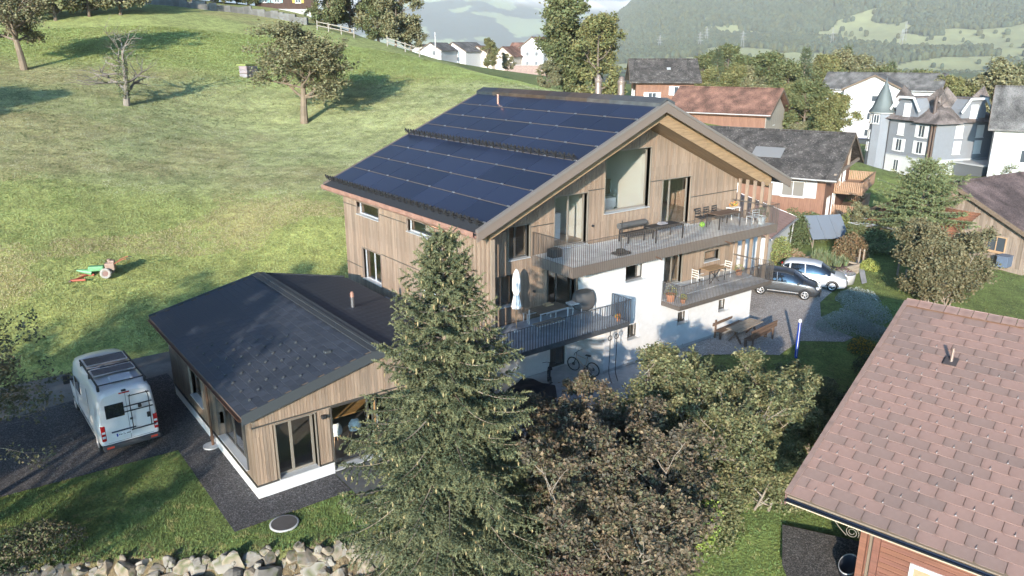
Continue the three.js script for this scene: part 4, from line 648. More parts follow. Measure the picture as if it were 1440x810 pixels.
// conifer with whorled branches; needles as narrow blades on drooping twigs
function growConifer(o) {
  const { h = 10, r = 0.16, w = 3, base = 0.02, step = 0.34, per = 6, twig = 0.34, needle = 0.055, nw = 0.012, dens = 0.03, colors = [[0.055, 0.07, 0.03]], tipc = [0.10, 0.11, 0.045], seed = 3, droop = 0.5, bark = [0.20, 0.16, 0.12], cones = 0, pow = 0.8, nper = 3, tri = 2, seg = 0.42 } = o;
  rnd = mulberry(seed); const W = new Tris(), N = new Tris(), K = new Tris();
  { let p = V(0, -0.3, 0), n = 10; for (let i = 0; i < n; i++) { const e = V(gauss() * 0.02, h * (i + 1) / n, gauss() * 0.02); limb(W, p, e, r * (1 - i / n) + 0.015, r * (1 - (i + 1) / n) + 0.012, 8, jit(bark, 0.1)); p = e; } }
  const blade = (p, d, len, c) => { let s = rdir().cross(d); if (s.lengthSq() < 1e-6) s = V(1, 0, 0); s.normalize().multiplyScalar(nw * 0.5); N.tri(p.clone().add(s), p.clone().sub(s), p.clone().addScaledVector(d, len), c); };
  const brush = (a, d0, len, c, hang) => { let p = a.clone(), d = d0.clone(), n = Math.max(2, Math.round(len / dens)); for (let i = 0; i < n; i++) { d.y -= hang / n; d.normalize(); p = p.clone().addScaledVector(d, len / n); const e = i > n * 0.72 ? tipc : c; for (let k = 0; k < nper; k++) blade(p, rdir().addScaledVector(d, 0.9).normalize(), needle * rr(0.8, 1.25), jit(e, 0.2)); } return p; };
  for (let y = base * h + 0.2; y < h - 0.12; y += step * rr(0.8, 1.2) * (0.55 + 0.45 * (1 - y / h))) {
    const f = y / h, L0 = w * Math.pow(1 - f, pow) * (f < 0.12 ? 0.8 + f * 1.6 : 1) + 0.12, n = Math.max(3, Math.round(per * (0.6 + 0.5 * (1 - f)))), a0 = rr(0, 6.28);
    for (let i = 0; i < n; i++) {
      const a = a0 + i / n * 6.28 + rr(-0.25, 0.25), L = L0 * rr(0.62, 1.2), el = lerp(-0.12, 0.85, Math.pow(f, 1.6)) + rr(-0.1, 0.1); let d = V(Math.cos(a), el, Math.sin(a)).normalize(), p = V(0, y + rr(-0.1, 0.1), 0); const segs = Math.max(3, Math.round(L / (twig * seg))), cc = colors[Math.floor(rnd() * colors.length)];
      for (let s = 0; s < segs; s++) {
        const t = (s + 1) / segs; d.y += (t < 0.55 ? -0.10 : 0.10) * droop; d.normalize(); const e = p.clone().addScaledVector(d, L / segs); limb(W, p, e, 0.028 * (1 - t) * Math.min(1, L) + 0.007, 0.028 * (1 - t) * Math.min(1, L) + 0.004, 3, jit(bark, 0.2));
        if (t > 0.18) { const sd = V(-d.z, 0, d.x).normalize(); for (const q of [-1, 1]) { const tl = twig * (1.25 - 0.75 * t) * rr(0.6, 1.2) * Math.min(1.3, 0.45 + L * 0.35); const td = d.clone().multiplyScalar(0.55).addScaledVector(sd, q * rr(0.6, 1)).add(V(0, rr(-0.45, 0.1) * droop, 0)).normalize(); const end = brush(e, td, tl, cc, droop * rr(0.4, 1.4)); if (rnd() < 0.6 && tri > 1) brush(e.clone().addScaledVector(td, tl * 0.4), td.clone().add(V(rr(-0.6, 0.6), -0.5 * droop, rr(-0.6, 0.6))).normalize(), tl * 0.6, cc, droop);
          if (cones && f > 0.12 && rnd() < cones) { const cl = rr(0.09, 0.15), kc = jit([0.30, 0.235, 0.12], 0.15), b = end.clone(), b1 = b.clone().add(V(gauss() * 0.01, -cl * 0.45, gauss() * 0.01)), b2 = b.clone().add(V(0, -cl, 0)); limb(K, b, b1, 0.012, 0.024, 5, kc); limb(K, b1, b2, 0.024, 0.006, 5, kc); } }
        }
        p = e;
      }
      brush(p.clone().addScaledVector(d, -0.05), d, twig * 0.55, tipc, 0);
    }
  }
  brush(V(0, h - 0.3, 0), V(0, 1, 0), 0.42, tipc, 0);
  return { wood: W.geo(), crown: N.geo(), cones: cones ? K.geo() : null };
}
const woodMatV = mat(col(1, 1, 1), { vertexColors: true, roughness: 0.95 });
function plant(name, label, category, g, pos, group, turn = 0, sc = 1) {
  const t = thing(name, label, category, group); part(t, 'trunk', g.wood, woodMatV); part(t, 'crown', g.crown, M.leaf); if (g.cones) part(t, 'cones', g.cones, woodMatV, 'stuff');
  t.position.copy(pos); t.rotation.y = turn; t.scale.setScalar(sc); return t;
}
const onG = (p) => { p.y = H(p.x, p.z); return p; };
// point on the terrain seen at a pixel, searched along the view ray
function hit(u, v) { const d = dirOf(u, v); let prev = 5; for (let t = 8; t < 700; t *= 1.01) { const x = CAM.x + d.x * t, y = CAM.y + d.y * t, z = CAM.z + d.z * t; if (y < H(x, z)) { let a = prev, b = t; for (let i = 0; i < 14; i++) { const m = (a + b) / 2; CAM.y + d.y * m < H(CAM.x + d.x * m, CAM.z + d.z * m) ? b = m : a = m; } return V(CAM.x + d.x * b, H(CAM.x + d.x * b, CAM.z + d.z * b), CAM.z + d.z * b); } prev = t; } return null; }

// --- the big spruce before the house ---
{
  const p = gp(636, 842, -1.1); onG(p);
  const g = growConifer({ h: 11.0, w: 3.75, r: 0.17, step: 0.33, per: 9, twig: 0.62, needle: 0.072, nw: 0.03, dens: 0.026, nper: 3, seed: 11, seg: 0.22, cones: 0.10, droop: 0.62, pow: 0.8, colors: [[0.064, 0.078, 0.036], [0.056, 0.07, 0.032], [0.076, 0.086, 0.04]], tipc: [0.125, 0.13, 0.06] });
  const t = plant('spruce_tree', 'tall olive green spruce with hanging cones before the house', 'tree', g, p, undefined, 0.4);
}
// --- shrubs between the house and the tiled roof ---
{
  const brown = [[0.085, 0.068, 0.043], [0.11, 0.078, 0.05], [0.065, 0.055, 0.038], [0.095, 0.088, 0.043], [0.05, 0.055, 0.027], [0.16, 0.12, 0.07]], green = [[0.105, 0.112, 0.045], [0.13, 0.125, 0.052], [0.075, 0.085, 0.032], [0.17, 0.15, 0.07], [0.06, 0.07, 0.03]], lime = [[0.20, 0.25, 0.05], [0.16, 0.21, 0.045]], red = [[0.10, 0.04, 0.03], [0.08, 0.045, 0.03]];
  const bush = (name, label, u, v, y, h, spread, cs, seed, leafS, leafN, o = {}) => { const p = gp(u, v, y); onG(p); const g = growTree({ h, r: 0.05, base: 0.02, spread, limbs: 7, levels: 3, leafN, leafS, sig: 0.155, colors: cs, stems: 9, stemR: 1.4, seed, up: 0.55, sway: 0.22, bark: [0.22, 0.18, 0.14], shape: 0.3, ...o }); return plant(name, label, 'shrub', g, p, undefined, seed); };
  bush('hazel_shrub', 'brown leaved hazel shrub with bare twigs between spruce and pale shrub', 850, 800, -0.9, 5.9, 0.22, brown, 21, 0.105, 6, { stems: 16, stemR: 4.4 });
  bush('leafy_shrub', 'olive green leafy shrub rising before the white wall', 975, 690, -0.8, 5.6, 0.24, green, 22, 0.095, 7, { stems: 14, stemR: 3.4 });
  bush('hazel_shrub', 'smaller yellow brown shrub beside the blue post', 1085, 630, -0.6, 3.1, 0.24, [[0.17, 0.145, 0.085], [0.19, 0.16, 0.09]], 23, 0.09, 6, { stems: 6, stemR: 1.0 });
  bush('low_shrub', 'dense yellow green shrub against the corner of the tiled roof', 1060, 712, -0.8, 3.0, 0.28, green, 24, 0.09, 6, { stems: 12, stemR: 4.2 });
  bush('verge_shrub', 'dense green shrub under the verge of the tiled roof', 1150, 630, -0.6, 2.9, 0.32, green, 25, 0.09, 9, { stems: 8, stemR: 2.0 });
  bush('lime_shrub', 'bright lime green low plant at the lawn edge', 965, 765, -0.8, 1.3, 0.4, lime, 26, 0.10, 6, { stems: 5, stemR: 1.0 });
  bush('red_shrub', 'dark red leaved shrub at the foot of the spruce', 800, 845, -1.0, 1.6, 0.35, red, 27, 0.09, 8, { stems: 6, stemR: 1.2 });
  bush('hazel_shrub', 'brown leaved shrub standing between the spruce and the patio', 800, 715, -0.8, 4.8, 0.24, brown, 28, 0.10, 6, { stems: 9, stemR: 2.4 });
  bush('garden_bush', 'large rounded brown green bush behind the tiled roof ridge', 1316, 425, 0, 5.0, 0.2, [[0.135, 0.12, 0.06], [0.16, 0.135, 0.07], [0.10, 0.098, 0.05]], 29, 0.15, 6, { stems: 15, stemR: 2.0, sig: 0.3 });
}
// ---------- vehicles ----------
// loft over sections; each section: { z, p: [[x,y]...] } from sill over the roof centre, mirrored. pick(i, k) names the part of a face
function loftParts(sections, pick) {
  const out = {}; const n = sections[0].p.length; const full = sections.map((s) => [...s.p.map(([x, y]) => V(x, y, s.z)), ...s.p.slice(0, -1).reverse().map(([x, y]) => V(-x, y, s.z))]);
  const N = full[0].length, norm = full.map((r) => r.map(() => V(0, 0, 0)));
  const faces = []; for (let i = 0; i < full.length - 1; i++) for (let k = 0; k < N - 1; k++) faces.push([i, k]);
  for (const [i, k] of faces) { const a = full[i][k], b = full[i][k + 1], c = full[i + 1][k + 1], d = full[i + 1][k], nn = d.clone().sub(b).cross(c.clone().sub(a)).normalize(); for (const [p, q] of [[i, k], [i, k + 1], [i + 1, k + 1], [i + 1, k]]) norm[p][q].add(nn); }
  norm.flat().forEach((v) => v.normalize());
  for (const [i, k] of faces) {
    const kk = k < n - 1 ? k : N - 2 - k, nm = pick(i, kk) + (pick(i, kk) === 'side_glass' && k >= n - 1 ? '_far' : ''), o = out[nm] ||= { p: [], n: [] };
    const put = (p, q) => { o.p.push(...full[p][q].toArray()); o.n.push(...norm[p][q].clone().multiplyScalar(1).toArray()); };
    put(i, k); put(i + 1, k); put(i, k + 1); put(i, k + 1); put(i + 1, k); put(i + 1, k + 1);
  }
  for (const e of [0, full.length - 1]) { const o = out[pick(e ? 'front' : 'rear', 0)] ||= { p: [], n: [] }, r = full[e], z = V(0, 0, e ? -1 : 1); for (let k = 0; k < N / 2 - 1; k++) { const a = r[k], b = r[k + 1], c = r[N - 2 - k], d = r[N - 1 - k]; for (const t of [[a, b, d], [b, c, d]]) for (const v of t) { o.p.push(...v.toArray()); o.n.push(...z.toArray()); } } }
  return Object.fromEntries(Object.entries(out).map(([k, o]) => { const g = new THREE.BufferGeometry(); g.setAttribute('position', new THREE.Float32BufferAttribute(o.p, 3)); g.setAttribute('normal', new THREE.Float32BufferAttribute(o.n, 3)); return [k, g]; }));
}
function wheel(parent, x, y, z, r, w, rimM) {
  const g = new THREE.Group(); g.name = 'wheel'; g.position.set(x, y, z); parent.add(g); const s = Math.sign(x) || 1;
  part(g, 'tyre', mv(lathe([[r * 0.62, -w / 2], [r * 0.9, -w / 2], [r, -w / 2 + 0.03], [r, w / 2 - 0.03], [r * 0.9, w / 2], [r * 0.62, w / 2]], 28).rotateZ(Math.PI / 2), 0, 0, 0), M.rubber);
  const sp = []; for (let i = 0; i < 5; i++) { const a = i / 5 * 6.283; sp.push(bar(V(s * w * 0.44, 0, 0), V(s * w * 0.42, Math.cos(a) * r * 0.6, Math.sin(a) * r * 0.6), 0.05, 0.03)); }
  sp.push(uvm(new THREE.CylinderGeometry(r * 0.16, r * 0.16, 0.05, 14).rotateZ(Math.PI / 2).translate(s * w * 0.44, 0, 0)), uvm(new THREE.TorusGeometry(r * 0.62, 0.022, 8, 26).rotateY(Math.PI / 2).translate(s * w * 0.45, 0, 0)));
  part(g, 'rim', MG(sp), rimM); part(g, 'hub_well', uvm(new THREE.CylinderGeometry(r * 0.6, r * 0.6, w * 0.5, 20).rotateZ(Math.PI / 2)), M.black);
  return g;
}
const carPaint = (c, o = {}) => new THREE.MeshPhysicalMaterial({ color: c, roughness: 0.35, metalness: 0.25, clearcoat: 1, clearcoatRoughness: 0.06, side: THREE.DoubleSide, ...o });
const alloy = mat(col(0.62, 0.62, 0.63), { metalness: 0.7, roughness: 0.3 });
const carGlass = new THREE.MeshPhysicalMaterial({ color: col(0.012, 0.016, 0.022), roughness: 0.04, clearcoat: 1, clearcoatRoughness: 0.02, side: THREE.DoubleSide });
const tailRed = mat(col(0.42, 0.015, 0.015), { roughness: 0.25 }), lampWhite = mat(col(0.75, 0.77, 0.8), { roughness: 0.15, metalness: 0.2 });
// --- camper van ---
{
  const van = thing('camper_van', 'white camper van with roof solar panels and rear bicycle rack on gravel', 'van');
  const ringV = (z, w, y0, yt, wt, r) => ({ z, p: [[w - 0.08, y0], [w, y0 + 0.1], [w + 0.005, 0.9], [w, 1.25], [w - 0.015, 1.7], [lerp(w, wt, 0.7), yt - r * 1.2], [wt - r * 0.25, yt - r * 0.35], [wt - r * 0.9, yt - 0.02], [wt * 0.45, yt + 0.015], [0, yt + 0.025]] });
  const low = (z, w, y0, yt) => ({ z, p: [[w - 0.12, y0], [w - 0.02, y0 + 0.1], [w, Math.min(0.85, yt - 0.2)], [w - 0.01, Math.min(1.1, yt - 0.1)], [w - 0.04, yt - 0.06], [w - 0.1, yt - 0.03], [w - 0.2, yt - 0.015], [w * 0.6, yt], [w * 0.4, yt + 0.01], [0, yt + 0.015]] });
  const sec = [ringV(0, 0.90, 0.48, 2.44, 0.80, 0.2), ringV(-0.05, 0.955, 0.45, 2.54, 0.86, 0.22), ringV(-0.2, 0.985, 0.42, 2.6, 0.88, 0.22), ringV(-1.2, 0.995, 0.40, 2.64, 0.89, 0.22), ringV(-2.6, 0.995, 0.40, 2.66, 0.89, 0.22), ringV(-4.0, 0.99, 0.40, 2.64, 0.88, 0.22), ringV(-4.55, 0.985, 0.40, 2.56, 0.85, 0.22), ringV(-4.9, 0.98, 0.40, 2.36, 0.82, 0.2), ringV(-5.45, 0.97, 0.40, 1.72, 0.85, 0.15), low(-5.75, 0.96, 0.38, 1.38), low(-6.1, 0.93, 0.36, 1.12), low(-6.28, 0.86, 0.38, 0.95), low(-6.34, 0.72, 0.42, 0.8)];
  const body = loftParts(sec, (i, k) => (i === 7 && k >= 5) || (i === 8 && k >= 5) ? 'windscreen' : (i === 6 || i === 7) && (k === 3 || k === 4) ? 'side_glass' : 'body');
  const white = carPaint(col(0.66, 0.665, 0.67), { metalness: 0, clearcoat: 0.6, roughness: 0.45 });
  part(van, 'body', body.body, white); part(van, 'windscreen', body.windscreen, carGlass); part(van, 'side_window', body.side_glass, carGlass); part(van, 'side_window', body.side_glass_far, carGlass);
  part(van, 'bumper', rbox(-0.97, 0.97, 0.36, 0.56, -0.12, 0.12, 0.05, 3), mat(col(0.05, 0.052, 0.056), { roughness: 0.6 }));
  part(van, 'step', rbox(-0.5, 0.5, 0.5, 0.57, 0.05, 0.18, 0.02), mat(col(0.06, 0.06, 0.065)));
  for (const s of [-1, 1]) {
    part(van, 'reflector', rbox(s * 0.74 - 0.12, s * 0.74 + 0.12, 0.44, 0.52, 0.1, 0.128, 0.01), mat(col(0.6, 0.06, 0.03), { roughness: 0.3 }));
    const tl = new THREE.Group(); tl.name = 'tail_light'; van.add(tl); part(tl, 'lens', rbox(s * 0.88 - 0.075, s * 0.88 + 0.075, 0.72, 1.32, -0.09, 0.02, 0.03), tailRed); part(tl, 'indicator', rbox(s * 0.88 - 0.055, s * 0.88 + 0.055, 0.84, 0.93, 0.0, 0.028, 0.01), lampWhite); part(tl, 'reversing_lamp', rbox(s * 0.88 - 0.055, s * 0.88 + 0.055, 1.02, 1.1, 0.0, 0.028, 0.01), lampWhite);
    for (const z of [-0.95, -5.2]) wheel(van, s * 0.86, 0.34, z, 0.34, 0.24, mat(col(0.35, 0.35, 0.36), { metalness: 0.5, roughness: 0.4 }));
    part(van, 'mirror', MG([rbox(s * 1.18 - 0.12, s * 1.18 + 0.12, 1.35, 1.72, -4.98, -4.86, 0.04), bar(V(s * 0.97, 1.5, -4.95), V(s * 1.1, 1.5, -4.93), 0.08, 0.06)]), M.black);
    part(van, 'roof_rail', rbox(s * 0.78 - 0.03, s * 0.78 + 0.03, 2.72, 2.79, -3.4, -0.12, 0.02), M.black);
    for (const z of [-0.3, -1.7, -3.2]) part(van, 'rail_foot', box(s * 0.78 - 0.04, s * 0.78 + 0.04, 2.56, 2.72, z - 0.05, z + 0.05), M.black);
    for (const z of [-1.55, -4.15]) part(van, 'side_seam', box(s * 0.985, s * 1.002, 0.55, 2.3, z - 0.008, z + 0.008), mat(col(0.25, 0.25, 0.26)));
  }
  part(van, 'side_window', rbox(-1.01, -0.975, 1.45, 2.0, -3.95, -3.1, 0.02), carGlass); part(van, 'side_moulding', MG([rbox(-1.015, -0.98, 0.62, 0.72, -4.2, -1.4, 0.015), rbox(0.98, 1.015, 0.62, 0.72, -4.2, -1.4, 0.015)].slice(0, 1)), mat(col(0.16, 0.16, 0.17)));
  // rear doors
  const rd = new THREE.Group(); rd.name = 'rear_door'; van.add(rd);
  part(rd, 'window', rbox(-0.72, -0.1, 1.55, 2.08, -0.02, 0.03, 0.045, 3), carGlass); part(rd, 'door_gap', MG([box(-0.006, 0.006, 0.6, 2.4, -0.01, 0.012), box(-0.78, 0.78, 0.6, 0.612, -0.01, 0.01)]), mat(col(0.12, 0.12, 0.13))); part(rd, 'handle', rbox(0.04, 0.14, 1.32, 1.40, 0, 0.04, 0.015), M.black); part(rd, 'plate_bar', rbox(-0.62, 0.2, 0.98, 1.03, 0, 0.035, 0.01), mat(col(0.04, 0.05, 0.08)));
  { const c = document.createElement('canvas'); c.width = 256; c.height = 56; const x = c.getContext('2d'); x.fillStyle = '#e9ebee'; x.fillRect(0, 0, 256, 56); x.fillStyle = '#1c3f9a'; x.fillRect(0, 0, 26, 56); x.fillStyle = '#1a1c22'; x.font = 'bold 42px sans-serif'; x.fillText('AM ZL 660', 32, 43); const t = new THREE.CanvasTexture(c); t.colorSpace = THREE.SRGBColorSpace; const g = new THREE.BoxGeometry(0.52, 0.115, 0.012); g.translate(-0.22, 0.86, 0.03); part(rd, 'number_plate', g, mat(col(0.9, 0.9, 0.9), { map: t, roughness: 0.4 })); }
  part(van, 'high_brake_light', rbox(-0.2, 0.16, 2.40, 2.45, -0.03, 0.015, 0.012), tailRed); part(van, 'camera_pod', rbox(-0.1, 0.06, 2.46, 2.54, -0.1, 0.02, 0.03), M.black);
  // bicycle rack
  const rk = new THREE.Group(); rk.name = 'bicycle_rack'; van.add(rk); const t1 = (pts, r = 0.016) => tube(pts, r, 20, 6);
  part(rk, 'upright', t1([V(0.1, 0.95, 0.08), V(0.1, 1.4, 0.1), V(0.1, 2.2, 0.1), V(0.14, 2.32, 0.06)]), M.black); part(rk, 'upright', t1([V(0.72, 0.95, 0.08), V(0.72, 1.4, 0.1), V(0.72, 2.2, 0.1), V(0.68, 2.32, 0.06)]), M.black);
  for (const [y, x0, x1, r] of [[0.97, 0.02, 0.86, 0.024], [1.72, -0.12, 0.84, 0.024], [1.92, -0.12, 0.82, 0.024], [2.3, 0.06, 0.76, 0.02]]) part(rk, 'cross_bar', rod(V(x0, y, 0.13), V(x1, y, 0.13), r), M.black);
  part(rk, 'clamp', MG([rbox(0.34, 0.46, 1.78, 1.9, 0.12, 0.2, 0.02), rbox(0.6, 0.7, 1.3, 1.5, 0.1, 0.16, 0.02)]), M.black);
  // roof load
  const pvVan = mat(col(0.03, 0.033, 0.045), { roughness: 0.15, metalness: 0.2 });
  const solar = (z0, z1) => { const g = new THREE.Group(); g.name = 'solar_panel'; van.add(g); part(g, 'frame', MG([box(-0.72, 0.72, 2.76, 2.80, z0, z0 + 0.03), box(-0.72, 0.72, 2.76, 2.80, z1 - 0.03, z1), box(-0.72, -0.69, 2.76, 2.80, z0 + 0.03, z1 - 0.03), box(0.69, 0.72, 2.76, 2.80, z0 + 0.03, z1 - 0.03)]), alloy); part(g, 'cells', box(-0.69, 0.69, 2.77, 2.79, z0 + 0.03, z1 - 0.03), pvVan); };
  solar(-3.35, -2.45); solar(-1.95, -1.25);
  part(van, 'roof_hatch', rbox(-0.3, 0.45, 2.66, 2.78, -1.05, -0.45, 0.05), mat(col(0.55, 0.57, 0.6), { roughness: 0.3 })); part(van, 'roof_box', rbox(-0.68, -0.3, 2.68, 2.76, -2.35, -2.05, 0.03), M.whitePaint);
  for (const z of [-0.32, -2.15]) part(van, 'rack_bar', rod(V(-0.76, 2.76, z), V(0.76, 2.76, z), 0.025), M.black);
  van.position.set(-13.86, 0.012, -3.45); van.rotation.y = rad(1.5);
}
// --- cars ---
function hatchback(name, label, paint, h = 1.62) {
  const car = thing(name, label, 'car', 'cars parked on the gravel drive'), k = h / 1.62;
  const lo = (z, w, y0, yb, c = 0) => ({ z, p: [[w - 0.1, y0], [w - 0.015, y0 + 0.1], [w, 0.55], [w - 0.01, Math.min(0.8, yb - 0.1)], [w - 0.045, yb - 0.02], [w - 0.12, yb + 0.01], [w * 0.6, yb + 0.035], [w * 0.3, yb + 0.045], [0, yb + 0.05]] });
  const hi = (z, w, y0, belt, top, wt) => ({ z, p: [[w - 0.1, y0], [w - 0.01, y0 + 0.1], [w, 0.55], [w, 0.8], [w - 0.03, belt], [lerp(w, wt, 0.85), top - 0.13], [wt - 0.06, top - 0.035], [wt * 0.5, top - 0.005], [0, top]] });
  const sec = [lo(0, 0.66, 0.36, 0.82), hi(-0.06, 0.78, 0.28, 0.92, 1.06, 0.66), hi(-0.32, 0.84, 0.22, 0.96, 1.46 * k, 0.62), hi(-0.62, 0.862, 0.2, 0.97, 1.58 * k, 0.63), hi(-1.3, 0.865, 0.2, 0.96, 1.62 * k, 0.64), hi(-2.05, 0.865, 0.2, 0.95, 1.60 * k, 0.64), hi(-2.5, 0.862, 0.2, 0.94, 1.50 * k, 0.63), hi(-3.1, 0.85, 0.2, 0.93, 1.13 * k, 0.68), lo(-3.32, 0.845, 0.2, 0.97), lo(-3.7, 0.82, 0.2, 0.88), lo(-3.95, 0.74, 0.24, 0.72), lo(-4.06, 0.6, 0.3, 0.56)];
  const b = loftParts(sec, (i, q) => i === 6 && q >= 5 || (i === 7 && q >= 6) ? 'windscreen' : i === 1 && q >= 5 ? 'rear_glass' : (i >= 2 && i <= 6) && q === 4 ? 'side_glass' : 'body');
  part(car, 'body', b.body, paint); part(car, 'windscreen', b.windscreen, carGlass); if (b.rear_glass) part(car, 'rear_window', b.rear_glass, carGlass); part(car, 'side_window', b.side_glass, carGlass); part(car, 'side_window', b.side_glass_far, carGlass);
  for (const s of [-1, 1]) {
    for (const z of [-0.72, -3.26]) { wheel(car, s * 0.78, 0.31, z, 0.31, 0.2, alloy); part(car, 'wheel_arch', uvm(new THREE.TorusGeometry(0.35, 0.03, 6, 20, Math.PI).rotateY(Math.PI / 2).translate(s * 0.855, 0.31, z)), M.black); }
    part(car, 'headlight', rbox(s * 0.56 - 0.17, s * 0.56 + 0.17, 0.66, 0.80, -4.0, -3.72, 0.05, 3), lampWhite);
    part(car, 'mirror', rbox(s * 0.95 - 0.1, s * 0.95 + 0.1, 0.92, 1.06, -2.92, -2.78, 0.04), paint); part(car, 'pillar', MG([bar(V(s * 0.845, 0.93, -1.62), V(s * 0.68, 1.50 * k, -1.56), 0.05, 0.07), bar(V(s * 0.845, 0.94, -0.7), V(s * 0.67, 1.48 * k, -0.7), 0.05, 0.12)]), paint);
    part(car, 'door_handle', MG([rbox(s * 0.875 - 0.015, s * 0.875 + 0.015, 0.82, 0.85, -2.0, -1.82, 0.01)]), paint); part(car, 'side_strip', rbox(s * 0.868 - 0.01, s * 0.868 + 0.012, 0.36, 0.40, -2.9, -1.1, 0.008), alloy); part(car, 'tail_light', rbox(s * 0.74 - 0.06, s * 0.74 + 0.06, 0.8, 1.15, -0.16, -0.02, 0.03), tailRed);
  }
  part(car, 'grille', rbox(-0.45, 0.45, 0.3, 0.42, -4.08, -4.0, 0.03), M.black); part(car, 'emblem', rbox(-0.07, 0.07, 0.58, 0.66, -4.09, -4.04, 0.02), alloy); part(car, 'bumper', rbox(-0.6, 0.6, 0.24, 0.34, -4.1, -3.95, 0.04), M.black);
  return car;
}
{
  const a = gp(1069, 414), b = gp(1132, 422), h = b.clone().sub(a).normalize(), right = V(-h.z, 0, h.x), turn = Math.atan2(-h.x, -h.z);
  const c1 = hatchback('parked_car', 'dark grey hatchback parked nearer the house corner', carPaint(col(0.055, 0.058, 0.062), { metalness: 0.55, roughness: 0.4 }));
  const place = (c, rw) => { c.position.copy(rw).addScaledVector(right, -0.78).addScaledVector(h, -0.72); c.position.y = 0.014; c.rotation.y = turn; };
  place(c1, a);
  const c2 = hatchback('parked_car', 'silver white estate car parked beside the raised garden bed', carPaint(col(0.62, 0.63, 0.65), { metalness: 0.3 }), 1.66);
  place(c2, a.clone().addScaledVector(right, -2.55).addScaledVector(h, 1.35));
}
// --- two-wheeled mower on the meadow ---
{
  const m = thing('motor_mower', 'green and red two wheeled motor mower standing on the meadow', 'mower'); const red = mat(col(0.36, 0.085, 0.05), { roughness: 0.6 }), green = mat(col(0.12, 0.30, 0.14), { roughness: 0.5 });
  for (const s of [-1, 1]) { const w = new THREE.Group(); w.name = 'wheel'; m.add(w); w.position.set(s * 0.36, 0.27, 0); part(w, 'tyre', uvm(new THREE.TorusGeometry(0.2, 0.08, 10, 22).rotateY(Math.PI / 2)), mat(col(0.3, 0.28, 0.25), { roughness: 0.95 })); part(w, 'rim', uvm(new THREE.CylinderGeometry(0.15, 0.15, 0.1, 16).rotateZ(Math.PI / 2)), mat(col(0.2, 0.12, 0.1))); part(m, 'skid_guard', rbox(s * 0.72 - 0.05, s * 0.72 + 0.05, 0.06, 0.16, -1.55, -0.85, 0.03), red); part(m, 'handlebar', tube([V(s * 0.1, 0.6, 0.3), V(s * 0.2, 0.8, 0.6), V(s * 0.26, 0.92, 0.9), V(s * 0.26, 0.94, 1.05)], 0.018, 20, 6), red); part(m, 'grip', rod(V(s * 0.26, 0.94, 1.02), V(s * 0.26, 0.94, 1.2), 0.026), M.black); }
  part(m, 'hood', MG([rbox(-0.17, 0.17, 0.35, 0.62, -0.85, -0.1, 0.07, 3), uvm(new THREE.CylinderGeometry(0.05, 0.17, 0.7, 10).rotateX(-Math.PI / 2 + 0.22).translate(0, 0.36, -1.05))]), green); part(m, 'engine', MG([rbox(-0.2, 0.2, 0.35, 0.75, -0.05, 0.42, 0.05), uvm(new THREE.CylinderGeometry(0.1, 0.1, 0.2, 12).translate(0.05, 0.82, 0.15)), rbox(-0.12, 0.18, 0.7, 0.86, 0.2, 0.42, 0.04)]), mat(col(0.28, 0.2, 0.16), { metalness: 0.3, roughness: 0.5 })); part(m, 'axle', rod(V(-0.4, 0.27, 0), V(0.4, 0.27, 0), 0.05), M.black); part(m, 'cutter_bar', rbox(-0.85, 0.85, 0.05, 0.12, -1.62, -1.5, 0.02), mat(col(0.16, 0.13, 0.11), { metalness: 0.6, roughness: 0.4 })); part(m, 'carrier', MG([rbox(-0.1, 0.1, 0.12, 0.22, -1.55, -0.6, 0.03), bar(V(-0.7, 0.12, -1.45), V(-0.1, 0.2, -0.9), 0.06), bar(V(0.7, 0.12, -1.45), V(0.1, 0.2, -0.9), 0.06)]), red);
  const p = hit(152, 389); m.position.copy(p); m.rotation.y = rad(68); m.scale.setScalar(1.05);
}
